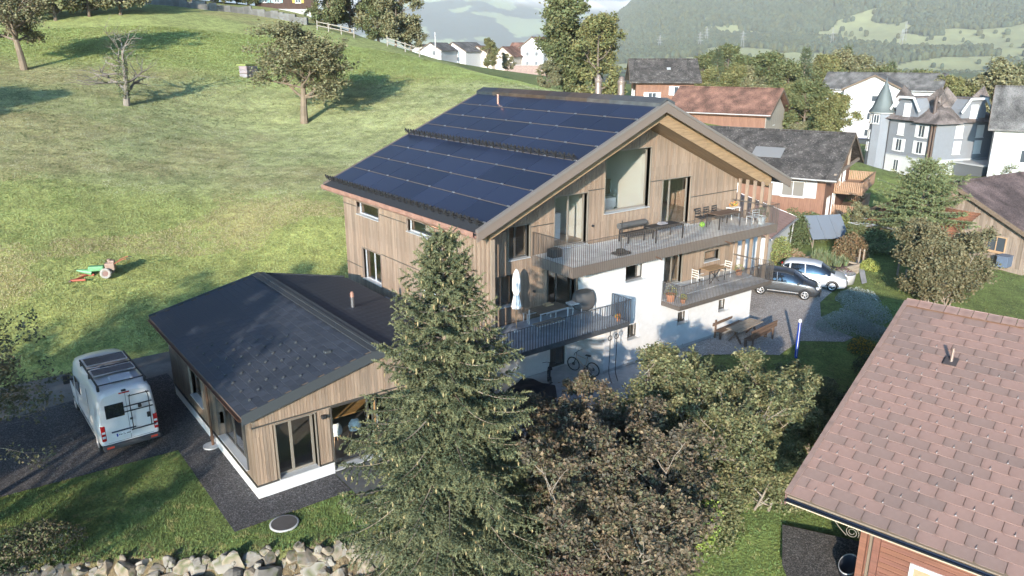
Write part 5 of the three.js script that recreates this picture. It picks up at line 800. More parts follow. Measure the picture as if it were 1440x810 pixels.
// --- bicycles ---
function bicycle(label, frameM, p, turn, lean) {
  const b = thing('bicycle', label, 'bicycle', 'bicycles on the patio'); const R = 0.345;
  for (const x of [-0.54, 0.54]) { const w = new THREE.Group(); w.name = 'wheel'; w.position.set(x, R, 0); b.add(w); part(w, 'tyre', new THREE.TorusGeometry(R - 0.025, 0.027, 8, 40).toNonIndexed(), M.rubber); const sp = []; for (let i = 0; i < 14; i++) { const a = i / 14 * 6.283; sp.push(rod(V(0, 0, i % 2 ? 0.03 : -0.03), V(Math.cos(a) * (R - 0.05), Math.sin(a) * (R - 0.05), 0), 0.0025, 0.0025, 4)); } part(w, 'spokes', MG(sp), M.steel); part(w, 'disc', new THREE.CylinderGeometry(0.08, 0.08, 0.01, 16).rotateX(Math.PI / 2).toNonIndexed(), M.black); }
  const bb = V(-0.1, 0.33, 0), seat = V(-0.24, 0.82, 0), head = V(0.36, 0.86, 0), hl = V(0.38, 0.7, 0), rear = V(-0.54, R, 0), fr = V(0.54, R, 0);
  part(b, 'frame', MG([rod(bb, seat, 0.02), rod(bb, hl, 0.024), rod(seat.clone().lerp(bb, 0.12), head, 0.02), rod(head, hl, 0.024), rod(bb, rear, 0.013), rod(seat.clone().lerp(bb, 0.15), rear, 0.012)]), frameM); part(b, 'fork', MG([rod(hl, fr.clone().add(V(0, 0, 0.05)), 0.016), rod(hl, fr.clone().add(V(0, 0, -0.05)), 0.016)]), M.black);
  part(b, 'handlebar', MG([rod(head, V(0.34, 1.0, 0), 0.015), tube([V(0.26, 1.0, -0.34), V(0.32, 1.02, -0.15), V(0.34, 1.0, 0), V(0.32, 1.02, 0.15), V(0.26, 1.0, 0.34)], 0.014, 20, 6)]), M.black); part(b, 'saddle', MG([rod(seat, V(-0.28, 0.96, 0), 0.014), rbox(-0.42, -0.14, 0.95, 1.0, -0.06, 0.06, 0.025)]), M.black); part(b, 'crank', MG([uvm(new THREE.CylinderGeometry(0.09, 0.09, 0.012, 18).rotateX(Math.PI / 2).translate(bb.x, bb.y, 0.05)), bar(bb.clone().add(V(0, 0, 0.07)), bb.clone().add(V(0.1, -0.14, 0.07)), 0.02), rbox(-0.04, 0.04, 0.17, 0.2, 0.07, 0.16, 0.008)]), M.black); part(b, 'stand', rod(V(-0.3, 0.28, 0.05), V(-0.36, 0.01, 0.2), 0.01), M.black);
  b.position.copy(p); b.rotation.set(0, turn, 0); b.rotateX(lean); return b;
}
{
  const w1 = gp(835.5, 530), w2 = gp(805.4, 521), c = w1.clone().add(w2).multiplyScalar(0.5), d = w1.clone().sub(w2); bicycle('pale framed mountain bicycle leaning by the corner of the white block', mat(col(0.45, 0.36, 0.28), { metalness: 0.4, roughness: 0.4 }), V(c.x, 0.022, c.z), Math.atan2(d.z, -d.x), -0.08);
  const a = gp(786, 540), e = gp(757, 548), c2 = a.clone().add(e).multiplyScalar(0.5); bicycle('dark framed bicycle standing before the dark glass door', mat(col(0.03, 0.04, 0.06), { metalness: 0.4, roughness: 0.35 }), V(c2.x, 0.022, c2.z), 0.95, 0.06);
}
// ---------- furniture and garden things ----------
const FL = 2.80, FU = 5.725, FR = 2.80;
const fabricGrey = mat(col(0.07, 0.068, 0.066), { roughness: 0.85 }), teak = mat(col(0.42, 0.28, 0.16), { map: woodGrainH, roughness: 0.7 }), greyWood = mat(col(0.34, 0.29, 0.24), { map: woodGrainH, roughness: 0.9 }), oldWood = mat(col(0.16, 0.105, 0.075), { map: woodGrainH, roughness: 0.85 }), paleMetal = mat(col(0.5, 0.51, 0.52), { roughness: 0.5, metalness: 0.3 });
{ // closed parasol
  const t = thing('parasol', 'closed white parasol on wooden pole at the lower balcony', 'parasol'); t.position.set(0.69, FL, 0.82);
  part(t, 'base', mv(lathe([[0.001, 0], [0.25, 0], [0.25, 0.06], [0.05, 0.09], [0.001, 0.09]], 20), 0, 0, 0), paleMetal); part(t, 'pole', rod(V(0, 0.05, 0), V(0, 2.66, 0), 0.022), teak);
  const prof = [[0.02, 2.72], [0.07, 2.66], [0.12, 2.5], [0.155, 2.2], [0.15, 1.8], [0.10, 1.62], [0.13, 1.45], [0.19, 1.1], [0.17, 1.0], [0.06, 1.02]], g = new THREE.LatheGeometry(prof.map(([x, y]) => new THREE.Vector2(x, y)), 48), p = g.attributes.position; for (let i = 0; i < p.count; i++) { const a = Math.atan2(p.getZ(i), p.getX(i)), y = p.getY(i), f = 1 + 0.16 * Math.sin(a * 8 + y * 1.5) * (y < 2.6 ? 1 : 0.2); p.setX(i, p.getX(i) * f); p.setZ(i, p.getZ(i) * f); } g.computeVertexNormals(); part(t, 'canopy', g, mat(col(0.72, 0.71, 0.70), { roughness: 0.9, side: THREE.DoubleSide })); part(t, 'strap', mv(new THREE.TorusGeometry(0.105, 0.012, 6, 24).rotateX(Math.PI / 2).toNonIndexed(), 0, 1.62, 0), M.whitePaint);
}
function slabTable(name, label, x0, x1, z0, z1, y, h, topM, legM, group) { const t = thing(name, label, name.includes('bench') ? 'bench' : 'table', group); part(t, 'top', rbox(x0, x1, y + h - 0.035, y + h, z0, z1, 0.012), topM); part(t, 'apron', MG([box(x0 + 0.02, x1 - 0.02, y + h - 0.08, y + h - 0.036, z0 + 0.02, z0 + 0.05), box(x0 + 0.02, x1 - 0.02, y + h - 0.08, y + h - 0.036, z1 - 0.05, z1 - 0.02)]), legM); for (const [x, z] of [[x0 + 0.01, z0 + 0.01], [x1 - 0.05, z0 + 0.01], [x0 + 0.01, z1 - 0.05], [x1 - 0.05, z1 - 0.05]]) part(t, 'leg', box(x, x + 0.04, y, y + h - 0.036, z, z + 0.04), legM); return t; }
slabTable('patio_table', 'dark topped table with pale metal frame on the lower balcony', 1.55, 3.15, 0.55, 1.4, FL, 0.74, M.woodDark, paleMetal);
slabTable('patio_bench', 'grey slatted bench beside the parasol on the lower balcony', 0.95, 2.5, 1.55, 1.95, FL, 0.45, greyWood, paleMetal);
slabTable('patio_bench', 'grey bench along the wall behind the dark topped table', 1.6, 3.0, 0.1, 0.42, FL, 0.45, greyWood, paleMetal);
{ const t = thing('wooden_tray', 'small wooden tray standing on the dark topped table', 'tray'); part(t, 'bottom', box(2.3, 2.75, FL + 0.741, FL + 0.755, 0.62, 0.85), teak); for (const z of [0.62, 0.84]) part(t, 'side', box(2.3, 2.75, FL + 0.755, FL + 0.83, z, z + 0.012), teak); }
{ const t = thing('drinking_glass', 'small drinking glass on the dark topped table', 'glass'); part(t, 'bowl', mv(lathe([[0.03, 0], [0.035, 0.12], [0.032, 0.12], [0.027, 0.01]], 14), 2.15, FL + 0.742, 1.0), M.glass); }
{ // covered grill
  const t = thing('covered_grill', 'kettle grill under a dark grey cover on the lower balcony', 'grill'); t.position.set(4.25, FL, 1.15); const g = new THREE.SphereGeometry(0.5, 32, 20), p = g.attributes.position; for (let i = 0; i < p.count; i++) { let x = p.getX(i), y = p.getY(i), z = p.getZ(i); const a = Math.atan2(z, x), f = 1 + 0.05 * Math.sin(a * 9) * clamp(0.4 - y) + 0.06 * (fbm(x * 5 + 3, y * 5 + z * 3, 3) - 0.5) * 2; if (y < 0) { x *= 1 + 0.05 * Math.sin(a * 7 + y * 6); y *= 0.9; } const pw = (v, e) => Math.sign(v) * Math.pow(Math.abs(v) * 2, e) * 0.5; if (y > 0) y = Math.min(y, 0.40); p.setXYZ(i, pw(x, 0.72) * f * 1.1, pw(y, 0.8) * 1.05 + 0.74, pw(z, 0.72) * f * 0.8); } g.computeVertexNormals(); part(t, 'cover', g, fabricGrey); part(t, 'shelf', rbox(-0.85, -0.45, 0.72, 0.76, -0.25, 0.25, 0.015), paleMetal); for (const [x, z] of [[-0.38, 0.28], [-0.38, -0.28], [0.38, 0.28], [0.38, -0.28]]) part(t, 'leg', rod(V(x, 0, z), V(x, 0.6, z), 0.022), paleMetal); part(t, 'handle', tube([V(-0.85, 0.74, -0.25), V(-0.95, 0.74, 0), V(-0.85, 0.74, 0.25)], 0.014, 12, 6), paleMetal);
}
function potPlant(label, x, y, z, r, h, colors, seed, pm = M.terracotta, ps = 1) { const t = thing('potted_plant', label, 'plant', 'pots on the balconies'); t.position.set(x, y, z); part(t, 'pot', lathe([[0.001, 0], [r * 0.7, 0], [r, h], [r * 1.08, h], [r * 1.08, h * 0.86], [r * 1.0, h * 0.86], [0.001, h * 0.9]].slice(0, 4).concat([[r * 0.9, h], [r * 0.85, h * 0.9], [0.001, h * 0.9]]), 18), pm); rnd = mulberry(seed); const T = new Tris(); for (let i = 0; i < 90; i++) { const d = rdir(); d.y = Math.abs(d.y); leaf(T, V(d.x * r * 1.3 * ps, h + d.y * r * 1.7 * ps, d.z * r * 1.3 * ps), 0.075, jit(colors[i % colors.length], 0.2)); } part(t, 'foliage', T.geo(), M.leaf); return t; }
const gz3 = (u, v, y) => gp(u, v, y);
{ const a = gz3(870, 461, FL); potPlant('small pot of orange flowers at the rail corner of the lower balcony', 5.0, FL, 2.6, 0.11, 0.16, [[0.5, 0.16, 0.05], [0.15, 0.2, 0.05], [0.6, 0.3, 0.06]], 31); potPlant('clay pot with small plant behind the spruce on the lower balcony', -1.3, FL, 2.6, 0.17, 0.26, [[0.08, 0.11, 0.04]], 32); potPlant('large clay pot with yellow green plant at the loggia corner', 9.0, FR, 2.1, 0.24, 0.36, [[0.25, 0.24, 0.06], [0.16, 0.19, 0.05]], 33); potPlant('small pot with yellow flowers at the loggia rail', 9.25, FR, 2.65, 0.14, 0.2, [[0.4, 0.36, 0.06], [0.2, 0.22, 0.06]], 34); potPlant('pot of pink flowers beside the loggia door', 9.1, FR, 0.75, 0.16, 0.55, [[0.4, 0.12, 0.12], [0.12, 0.15, 0.05]], 35, M.black); }
// loggia table and chairs
{ const t = slabTable('folding_table', 'wooden folding table in the loggia', 12.6, 13.9, 0.8, 1.5, FR, 0.74, teak, M.black); part(t, 'cross_leg', MG([bar(V(12.7, FR, 1.45), V(13.5, FR + 0.7, 1.45), 0.03), bar(V(13.5, FR, 1.45), V(12.7, FR + 0.7, 1.45), 0.03)]), M.black); }
function chair(label, x, y, z, a, m, fm, group, cat = 'chair') { const t = thing('garden_chair', label, cat, group); for (const [sx, sz] of [[1, 1], [1, -1], [-1, 1], [-1, -1]]) part(t, 'leg', rod(V(sx * 0.21, 0, sz * 0.21), V(sx * 0.2, sz < 0 ? 0.86 : 0.44, sz * 0.2 - (sz < 0 ? 0.04 : 0)), 0.013), fm); part(t, 'seat', rbox(-0.22, 0.22, 0.42, 0.455, -0.22, 0.22, 0.012), m); for (const y0 of [0.56, 0.68, 0.8]) part(t, 'back_slat', rbox(-0.2, 0.2, y0, y0 + 0.045, -0.255, -0.235, 0.008), m); for (const s of [-1, 1]) part(t, 'armrest', rod(V(s * 0.21, 0.64, -0.22), V(s * 0.21, 0.64, 0.18), 0.013), fm); t.position.set(x, y, z); t.rotation.y = a; return t; }
chair('pale folding chair before the loggia door side of the table', 12.1, FR, 1.15, Math.PI / 2, mat(col(0.62, 0.56, 0.48)), mat(col(0.6, 0.58, 0.55)), 'loggia chairs'); chair('pale folding chair at the slatted screen end of the loggia table', 14.35, FR, 1.1, -Math.PI / 2, mat(col(0.62, 0.56, 0.48)), mat(col(0.6, 0.58, 0.55)), 'loggia chairs');
potPlant('long planter with clay coloured herbs at the slatted loggia screen', 15.3, FR, 1.3, 0.2, 0.25, [[0.2, 0.2, 0.07]], 36);
// roof terrace
{
  const s = thing('garden_sofa', 'black garden sofa with rolled back on the roof terrace', 'sofa'); part(s, 'seat', rbox(6.9, 8.7, FU + 0.3, FU + 0.42, 0.55, 1.15, 0.04), M.black); const b = new THREE.CylinderGeometry(0.14, 0.14, 1.75, 16).rotateZ(Math.PI / 2).toNonIndexed(); part(s, 'back_roll', mv(b, 7.8, FU + 0.72, 0.5), fabricGrey); for (const x of [6.95, 8.6]) { part(s, 'leg', box(x, x + 0.05, FU, FU + 0.72, 0.5, 0.56), M.black); part(s, 'leg', box(x, x + 0.05, FU, FU + 0.3, 1.08, 1.14), M.black); }
  slabTable('terrace_table', 'black slatted table before the garden sofa', 8.0, 9.9, 1.05, 1.85, FU, 0.7, M.black, M.black);
  { const c = thing('grey_cushion', 'folded grey blanket lying on the black terrace table', 'blanket'); part(c, 'fold', rbox(8.7, 9.2, FU + 0.701, FU + 0.77, 1.2, 1.5, 0.03), mat(col(0.2, 0.19, 0.2))); part(c, 'fold', rbox(8.75, 9.1, FU + 0.771, FU + 0.82, 1.22, 1.45, 0.02), mat(col(0.24, 0.23, 0.24))); }
  slabTable('terrace_table', 'wooden table with dark legs at the far end of the roof terrace', 12.6, 14.3, 1.0, 1.85, FU, 0.74, oldWood, M.black);
  for (const [x, k] of [[12.75, 'next to the glass door'], [13.4, 'in the middle of the wall row'], [14.05, 'next to the white flower stand']]) chair('black slatted chair against the wooden wall ' + k, x, FU, 0.55, 0, M.black, M.black, 'terrace chairs by the wall');
  const st = thing('flower_stand', 'small white stand with orange and yellow flowers on the roof terrace', 'plant stand'); part(st, 'top', box(15.0, 15.7, FU + 0.6, FU + 0.63, 0.35, 0.75), M.whitePaint); for (const [x, z] of [[15.02, 0.37], [15.65, 0.37], [15.02, 0.7], [15.65, 0.7]]) part(st, 'leg', box(x, x + 0.03, FU, FU + 0.6, z, z + 0.03), M.whitePaint); rnd = mulberry(41); const T = new Tris(); for (let i = 0; i < 120; i++) { const d = rdir(), o = i % 2 ? 15.2 : 15.52; leaf(T, V(o + d.x * 0.13, FU + 0.78 + d.y * 0.12, 0.55 + d.z * 0.13), 0.06, jit([[0.75, 0.16, 0.04], [0.8, 0.5, 0.05], [0.2, 0.3, 0.06]][i % 3], 0.15)); } part(st, 'flowers', T.geo(), M.leaf);
  chair('white chair facing the wooden terrace table from the rail', 14.9, FU, 2.1, Math.PI * 0.9, M.whitePaint, M.whitePaint, 'white terrace chairs'); potPlant('white box planter with green plant at the end of the roof terrace', 15.5, FU, 2.2, 0.26, 0.4, [[0.1, 0.14, 0.05]], 37, M.whitePaint);
  { const c = thing('planter_box', 'black planter box in the corner of the roof terrace', 'planter'); part(c, 'box', rbox(2.5, 3.0, FU, FU + 0.36, 0.6, 1.05, 0.02), M.black); part(c, 'soil', box(2.53, 2.97, FU + 0.361, FU + 0.37, 0.63, 1.02), M.bark); }
  { const c = thing('parasol_stand', 'black parasol stand with bare pole at the terrace rail', 'parasol stand'); part(c, 'base', MG([rbox(5.0, 5.75, FU, FU + 0.1, 2.0, 2.5, 0.02), rbox(5.2, 5.5, FU + 0.1, FU + 0.24, 2.1, 2.4, 0.03)]), M.black); part(c, 'pole', rod(V(5.35, FU + 0.2, 2.25), V(5.35, FU + 1.5, 2.25), 0.022), M.black); }
  solo('green_ball', new THREE.IcosahedronGeometry(0.14, 3).translate(12.45, FU + 0.145, 0.9), mat(col(0.3, 0.55, 0.05)), 'lime green ball on the roof terrace floor', 'ball');
}
// gymnastic rings hung from the balcony edge
for (const [x, k] of [[4.35, 'nearer the bicycles'], [4.75, 'nearer the white block corner']]) { const t = thing('hanging_strap', 'black hanging strap with ring under the balcony ' + k, 'exercise strap'); part(t, 'strap', tube([V(x, 2.6, 2.8), V(x + 0.02, 1.5, 2.8), V(x, 0.5, 2.82), V(x + 0.1, 0.06, 2.9)], 0.018, 20, 6), M.black); part(t, 'ring', mv(new THREE.TorusGeometry(0.11, 0.018, 8, 26).toNonIndexed(), x, 2.2, 2.8), M.black); }
{ // covered thing under the tarpaulin
  const g = new THREE.BoxGeometry(2.2, 0.85, 1.3, 26, 10, 16), p = g.attributes.position; for (let i = 0; i < p.count; i++) { const x = p.getX(i), y = p.getY(i), z = p.getZ(i), k = fbm(x * 2 + 4, z * 2 + y * 1.7, 3) - 0.5, fl = 1 + 0.12 * (0.42 - y) * (1 + Math.sin(x * 7 + z * 9) * 0.4); p.setXYZ(i, x * fl, y + 0.14 * k + 0.43 - 0.25 * Math.pow(Math.abs(x) / 1.1, 4), z * fl); } g.computeVertexNormals(); const q = gp(735, 566, 0); const o = solo('covered_furniture', g, mat(col(0.012, 0.014, 0.02), { roughness: 0.55 }), 'garden furniture under a black tarpaulin on the patio', 'covered furniture'); o.position.set(q.x, 0.03, q.z + 0.4); o.rotation.y = 0.35;
}
// table with two backed benches at the house wall
{
  const cx = 13.9, cz = 2.95, an = rad(6);
  const grp = (n, l, c) => { const t = thing(n, l, c); t.position.set(cx, 0.015, cz); t.rotation.y = an; return t; };
  const t = grp('picnic_table', 'grey plank garden table between two backed benches', 'table'); for (let i = 0; i < 4; i++) part(t, 'plank', rbox(-1.15, 1.15, 0.71, 0.76, -0.4 + i * 0.2 + 0.005, -0.4 + i * 0.2 + 0.195, 0.012), greyWood); for (const x of [-0.85, 0.85]) part(t, 'trestle', MG([bar(V(x, 0, -0.35), V(x, 0.7, 0.15), 0.07), bar(V(x, 0, 0.35), V(x, 0.7, -0.15), 0.07)]), oldWood);
  const bench = (z, dir, l, hb) => { const b = grp('garden_bench', l, 'bench'); for (let i = 0; i < 2; i++) part(b, 'seat_plank', rbox(-1.15, 1.15, 0.42, 0.47, z + dir * (i * 0.2) - 0.095, z + dir * (i * 0.2) + 0.095, 0.012), oldWood); for (let i = 0; i < hb; i++) part(b, 'back_plank', rbox(-1.25, 1.25, 0.68 + i * 0.17, 0.83 + i * 0.17, z + dir * 0.38 - 0.025, z + dir * 0.38 + 0.025, 0.015), oldWood); for (const x of [-1.0, 1.0]) { part(b, 'leg', box(x - 0.05, x + 0.05, 0, 0.42, z - 0.1, z + 0.0), oldWood); part(b, 'back_post', box(x - 0.05, x + 0.05, 0, 0.98, z + dir * 0.35 - 0.04, z + dir * 0.35 - 0.04 + 0.06 * 1), oldWood); } };
  bench(-0.72, -1, 'dark backed bench along the white house wall', 1); bench(0.72, 1, 'weathered backed bench on the lawn side of the garden table', 2);
}
{ const p = gp(1119, 503, -0.05); const t = thing('garden_post', 'blue post with white cap standing on the lawn edge', 'post'); part(t, 'shaft', rod(V(0, 0, 0), V(0, 1.85, 0), 0.075, 0.075, 16), mat(col(0.012, 0.045, 0.30), { roughness: 0.35 })); part(t, 'cap', mv(lathe([[0.001, 0.16], [0.05, 0.15], [0.078, 0.1], [0.08, 0]], 16), 0, 1.84, 0), M.whitePaint); part(t, 'white_stripe', box(-0.012, 0.012, 0.1, 1.84, 0.068, 0.08), M.whitePaint); t.position.copy(p); t.rotation.y = -0.8; }
// manhole
{ const p = gp(400, 737, 0); const t = thing('manhole_cover', 'round dark manhole cover with pale ring in the lawn', 'manhole cover'); part(t, 'ring', mv(lathe([[0.40, 0], [0.45, 0], [0.45, 0.05], [0.40, 0.05]], 36), 0, 0, 0), M.concretePale); part(t, 'lid', new THREE.CylinderGeometry(0.40, 0.40, 0.045, 36).translate(0, 0.022, 0).toNonIndexed(), mat(col(0.10, 0.09, 0.088), { map: mottle, roughness: 0.6 })); t.position.set(p.x, 0.0, p.z); }
// dry stone wall: each boulder a part
{
  const w = thing('boulder_wall', 'dry wall of pale and brown boulders holding up the lawn', 'stone wall'); rnd = mulberry(77);
  const boulder = (seed) => { const r0 = mulberry(seed), g = new THREE.IcosahedronGeometry(0.62, 3), p = g.attributes.position, planes = []; for (let i = 0; i < 11; i++) { const z = r0() * 2 - 1, a = r0() * 6.28, q = Math.sqrt(1 - z * z); planes.push([V(q * Math.cos(a), z, q * Math.sin(a)), 0.26 + 0.16 * r0()]); } const cl = new Float32Array(p.count * 3), tan = r0() > 0.55; for (let i = 0; i < p.count; i++) { const v = V(p.getX(i), p.getY(i), p.getZ(i)); for (const [n, d] of planes) { const e = v.dot(n) - d; if (e > 0) v.addScaledVector(n, -e); } const b = fbm(v.x * 6 + seed, v.y * 6 + v.z * 5, 3) - 0.5; v.multiplyScalar(1 + 0.09 * b); p.setXYZ(i, v.x, v.y, v.z); const s = fbm(v.x * 4 + seed * 3, v.z * 4 - v.y * 5, 3), moss = fbm(v.x * 7 + seed, v.z * 7 + v.y * 3, 3) > 0.64, k = 0.72 + 0.5 * s; if (moss) { cl.set([k * 0.42, k * 0.46, k * 0.26], i * 3); continue; } cl.set(tan && s > 0.42 ? [k * 0.84, k * 0.73, k * 0.59] : [k * 0.86, k * 0.83, k * 0.78], i * 3); } g.setAttribute('color', new THREE.BufferAttribute(cl, 3)); g.computeVertexNormals(); return uvm(g); };
  const protos = [1, 2, 3, 4, 5, 6, 7].map((k) => boulder(k * 37)); const pts = []; for (let i = 0; i < WALL.length - 1; i++) { const [ax, az] = WALL[i], [bx, bz] = WALL[i + 1], L = Math.hypot(bx - ax, bz - az); for (let s = 0; s < L; s += 0.36) pts.push([lerp(ax, bx, s / L), lerp(az, bz, s / L), (bz - az) / L, -(bx - ax) / L]); }
  pts.forEach(([x, z, nx, nz], i) => { for (let row = 0; row < 2; row++) { if (row === 0 && rnd() < 0.2) continue; const s = row === 0 ? rr(0.35, 0.85) : rr(0.55, 1.15), off = row === 0 ? rr(0.0, 0.2) : rr(0.4, 0.65), m = part(w, 'boulder', protos[Math.floor(rnd() * 7)], M.stone); m.position.set(x - nx * off + rr(-0.1, 0.1), row === 0 ? rr(-0.32, -0.18) : rr(-0.85, -0.62), z - nz * off + rr(-0.1, 0.1)); m.rotation.set(rr(0, 6), rr(0, 6), rr(0, 6)); m.scale.set(s * rr(0.8, 1.3), s * rr(0.6, 0.9), s * rr(0.8, 1.2)); } for (let k = 0; k < 3; k++) { const s = rr(0.14, 0.36), off = rr(-0.1, 1.0), m = part(w, 'boulder', protos[Math.floor(rnd() * 7)], M.stone), bx = x - nx * off + rr(-0.2, 0.2), bz = z - nz * off + rr(-0.2, 0.2); m.position.set(bx, H(bx, bz) + s * 0.12, bz); m.rotation.set(rr(0, 6), rr(0, 6), rr(0, 6)); m.scale.set(s, s * 0.8, s); } });
}
{ // pole fence below the wall
  const f = thing('pole_fence', 'weathered two rail pole fence below the boulder wall', 'fence'); const a = gp(440, 812, -0.75), b = gp(548, 772, -0.6); a.y = -0.5; b.y = -0.35; const d = b.clone().sub(a); const q = gp(530, 800, -1.1); for (const k of [0, 0.82, 1.7]) { const p = a.clone().addScaledVector(d, k); part(f, 'post', rod(V(p.x, -1.4, p.z), V(p.x, -0.2, p.z), 0.05, 0.045), greyWood); } const e = a.clone().addScaledVector(d, 1.8), s0 = a.clone().addScaledVector(d, -0.4); part(f, 'rail', rod(s0, e, 0.042, 0.04), greyWood); part(f, 'rail', rod(s0.clone().add(V(0.06, -0.42, 0)), e.clone().add(V(0.06, -0.42, 0)), 0.042, 0.04), greyWood);
}
// oval tub beside the neighbour's wall
{ const p = gp(1192, 806, -0.7); const t = thing('oval_tub', 'dark oval tub with pale rim beside the red brown wall', 'tub'); part(t, 'tub', lathe([[0.001, 0.05], [0.4, 0.05], [0.5, 0.4], [0.47, 0.4], [0.36, 0.1], [0.001, 0.1]], 28), mat(col(0.03, 0.035, 0.05), { roughness: 0.4, side: THREE.DoubleSide })); part(t, 'rim', new THREE.TorusGeometry(0.49, 0.025, 8, 36).rotateX(Math.PI / 2).translate(0, 0.4, 0).toNonIndexed(), paleMetal); t.scale.set(1.1, 0.8, 0.55); t.position.copy(p); t.rotation.y = 0.3; }
// timber edging of the neighbour's lawn and its dark paving
sheet('stone_path', [[-2.6, 16.8], [-0.6, 14.6], [1.2, 13.4], [2.4, 15.5], [0.2, 17.5], [-1.5, 18.5]].map(([x, z]) => [x + 1.0, z - 0.2]), -0.66, mat(col(0.30, 0.27, 0.24), { map: gravelTex, roughness: 0.95 }), 'worn stone paving beside the neighbour house');

// --- kitchen garden beyond the drive ---
const tuft = (T, p, h, r, n, cs, wdt = 0.03) => { for (let i = 0; i < n; i++) { const a = rr(0, 6.28), d = V(Math.cos(a) * r * rr(0.3, 1), h * rr(0.6, 1.1), Math.sin(a) * r * rr(0.3, 1)), s = V(-Math.sin(a), 0, Math.cos(a)).multiplyScalar(wdt), c = jit(cs[Math.floor(rnd() * cs.length)], 0.2), q = V(p.x + rr(-r, r) * 0.3, p.y, p.z + rr(-r, r) * 0.3); T.tri(q.clone().add(s), q.clone().sub(s), q.clone().add(d), c); } };
function mound(name, label, category, u0, v0, rx, rz, h, cs, seed, n, s = 0.09, group, yy = 0) { const p = onG(gp(u0, v0, yy)); rnd = mulberry(seed); const T = new Tris(); for (let i = 0; i < n; i++) { const d = rdir(); d.y = Math.abs(d.y); const k = Math.pow(rnd(), 0.25) * (0.85 + 0.3 * fbm(d.x * 3 + seed, d.z * 3, 2)); leaf(T, V(d.x * rx * k, d.y * h * k + 0.03, d.z * rz * k), s * rr(0.7, 1.4), jit(cs[Math.floor(rnd() * cs.length)], 0.2), 0.1); } const t = thing(name, label, category, group); part(t, 'foliage', T.geo(), M.leaf); const st = new Tris(); for (let i = 0; i < 14; i++) { const d = rdir(); d.y = Math.abs(d.y) + 0.3; limb(st, V(0, 0, 0), V(d.x * rx * 0.6, d.y * h * 0.6, d.z * rz * 0.6), 0.02, 0.008, 4, [0.14, 0.11, 0.08]); } part(t, 'stems', st.geo(), woodMatV); t.position.copy(p); return t; }
const silver = [[0.24, 0.265, 0.22], [0.29, 0.305, 0.26], [0.20, 0.23, 0.19]];
mound('lavender_bush', 'silver green lavender bush at the end of the drive', 'shrub', 1185, 462, 1.6, 1.3, 0.9, silver, 51, 5200, 0.06, 'lavender'); mound('lavender_bush', 'silver green lavender bush in the middle of its row', 'shrub', 1213, 448, 1.7, 1.4, 0.95, silver, 52, 5200, 0.06, 'lavender'); mound('lavender_bush', 'sunlit silver green lavender bush beside the planter', 'shrub', 1205, 423, 1.5, 1.2, 0.7, silver, 53, 4600, 0.06, 'lavender'); mound('lavender_bush', 'silver green lavender bush touching the narrow garden path', 'shrub', 1230, 470, 0.9, 1.0, 0.6, silver, 54, 3000, 0.06, 'lavender');
mound('flower_bush', 'low bush with yellow flowers before the tiled roof', 'shrub', 1212, 488, 0.8, 0.7, 0.7, [[0.09, 0.10, 0.04], [0.07, 0.09, 0.03], [0.45, 0.28, 0.03]], 55, 2200, 0.07); mound('flower_bush', 'dark green low bush beside the yellow flowers', 'shrub', 1225, 512, 0.9, 0.8, 0.8, [[0.05, 0.07, 0.03], [0.07, 0.08, 0.035]], 56, 2200, 0.07);
{ // raised bed of sleepers with vegetables
  const t = thing('raised_bed', 'raised garden bed of pale sleepers full of leafy vegetables', 'garden bed'); const a = onG(gp(1118, 377)), b = onG(gp(1175, 392)), d = b.clone().sub(a), L = d.length(), an = Math.atan2(-d.z, d.x); t.position.copy(a); t.rotation.y = an; const sw = mat(col(0.42, 0.36, 0.29), { map: woodGrainH, roughness: 0.9 }); for (let i = 0; i < 3; i++) { part(t, 'sleeper', rbox(0, L, i * 0.22, i * 0.22 + 0.21, -0.09, 0.09, 0.02), sw); part(t, 'sleeper', rbox(0, L, i * 0.22, i * 0.22 + 0.21, -2.6, -2.42, 0.02), sw); part(t, 'sleeper', rbox(-0.09, 0.09, i * 0.22, i * 0.22 + 0.21, -2.41, -0.1, 0.02), sw); part(t, 'sleeper', rbox(L - 0.09, L + 0.09, i * 0.22, i * 0.22 + 0.21, -2.41, -0.1, 0.02), sw); } part(t, 'soil', box(0.1, L - 0.1, 0.2, 0.56, -2.4, -0.1), mat(col(0.06, 0.045, 0.035))); rnd = mulberry(61); const T = new Tris(); for (let i = 0; i < 60; i++) tuft(T, V(rr(0.2, L - 0.2), 0.55, rr(-2.3, -0.2)), rr(0.3, 0.8), rr(0.2, 0.4), 22, [[0.14, 0.18, 0.11], [0.18, 0.21, 0.10], [0.11, 0.16, 0.06], [0.22, 0.2, 0.1]], 0.035); part(t, 'vegetables', T.geo(), M.leaf, 'stuff'); }
{ const t = thing('concrete_planter', 'round pale concrete planter with purple plants beside the silver car', 'planter'), p = onG(gp(1183, 396)); t.position.copy(p); part(t, 'bowl', lathe([[0.001, 0], [0.75, 0], [0.82, 0.62], [0.72, 0.62], [0.7, 0.5], [0.001, 0.5]], 26), M.concretePale); rnd = mulberry(62); const T = new Tris(); for (let i = 0; i < 260; i++) { const d = rdir(); leaf(T, V(d.x * 0.6, 0.62 + Math.abs(d.y) * 0.35, d.z * 0.6), 0.09, jit(i % 3 ? [0.12, 0.05, 0.06] : [0.14, 0.15, 0.06], 0.2)); } part(t, 'plants', T.geo(), M.leaf); }
{ const p = onG(gp(1170, 392)); const t = thing('waste_bin', 'black bin standing between silver car and planter', 'bin'); part(t, 'body', rbox(-0.2, 0.2, 0, 0.75, -0.2, 0.2, 0.05), M.black); part(t, 'lid', rbox(-0.22, 0.22, 0.75, 0.83, -0.22, 0.22, 0.03), M.black); t.position.copy(p); }
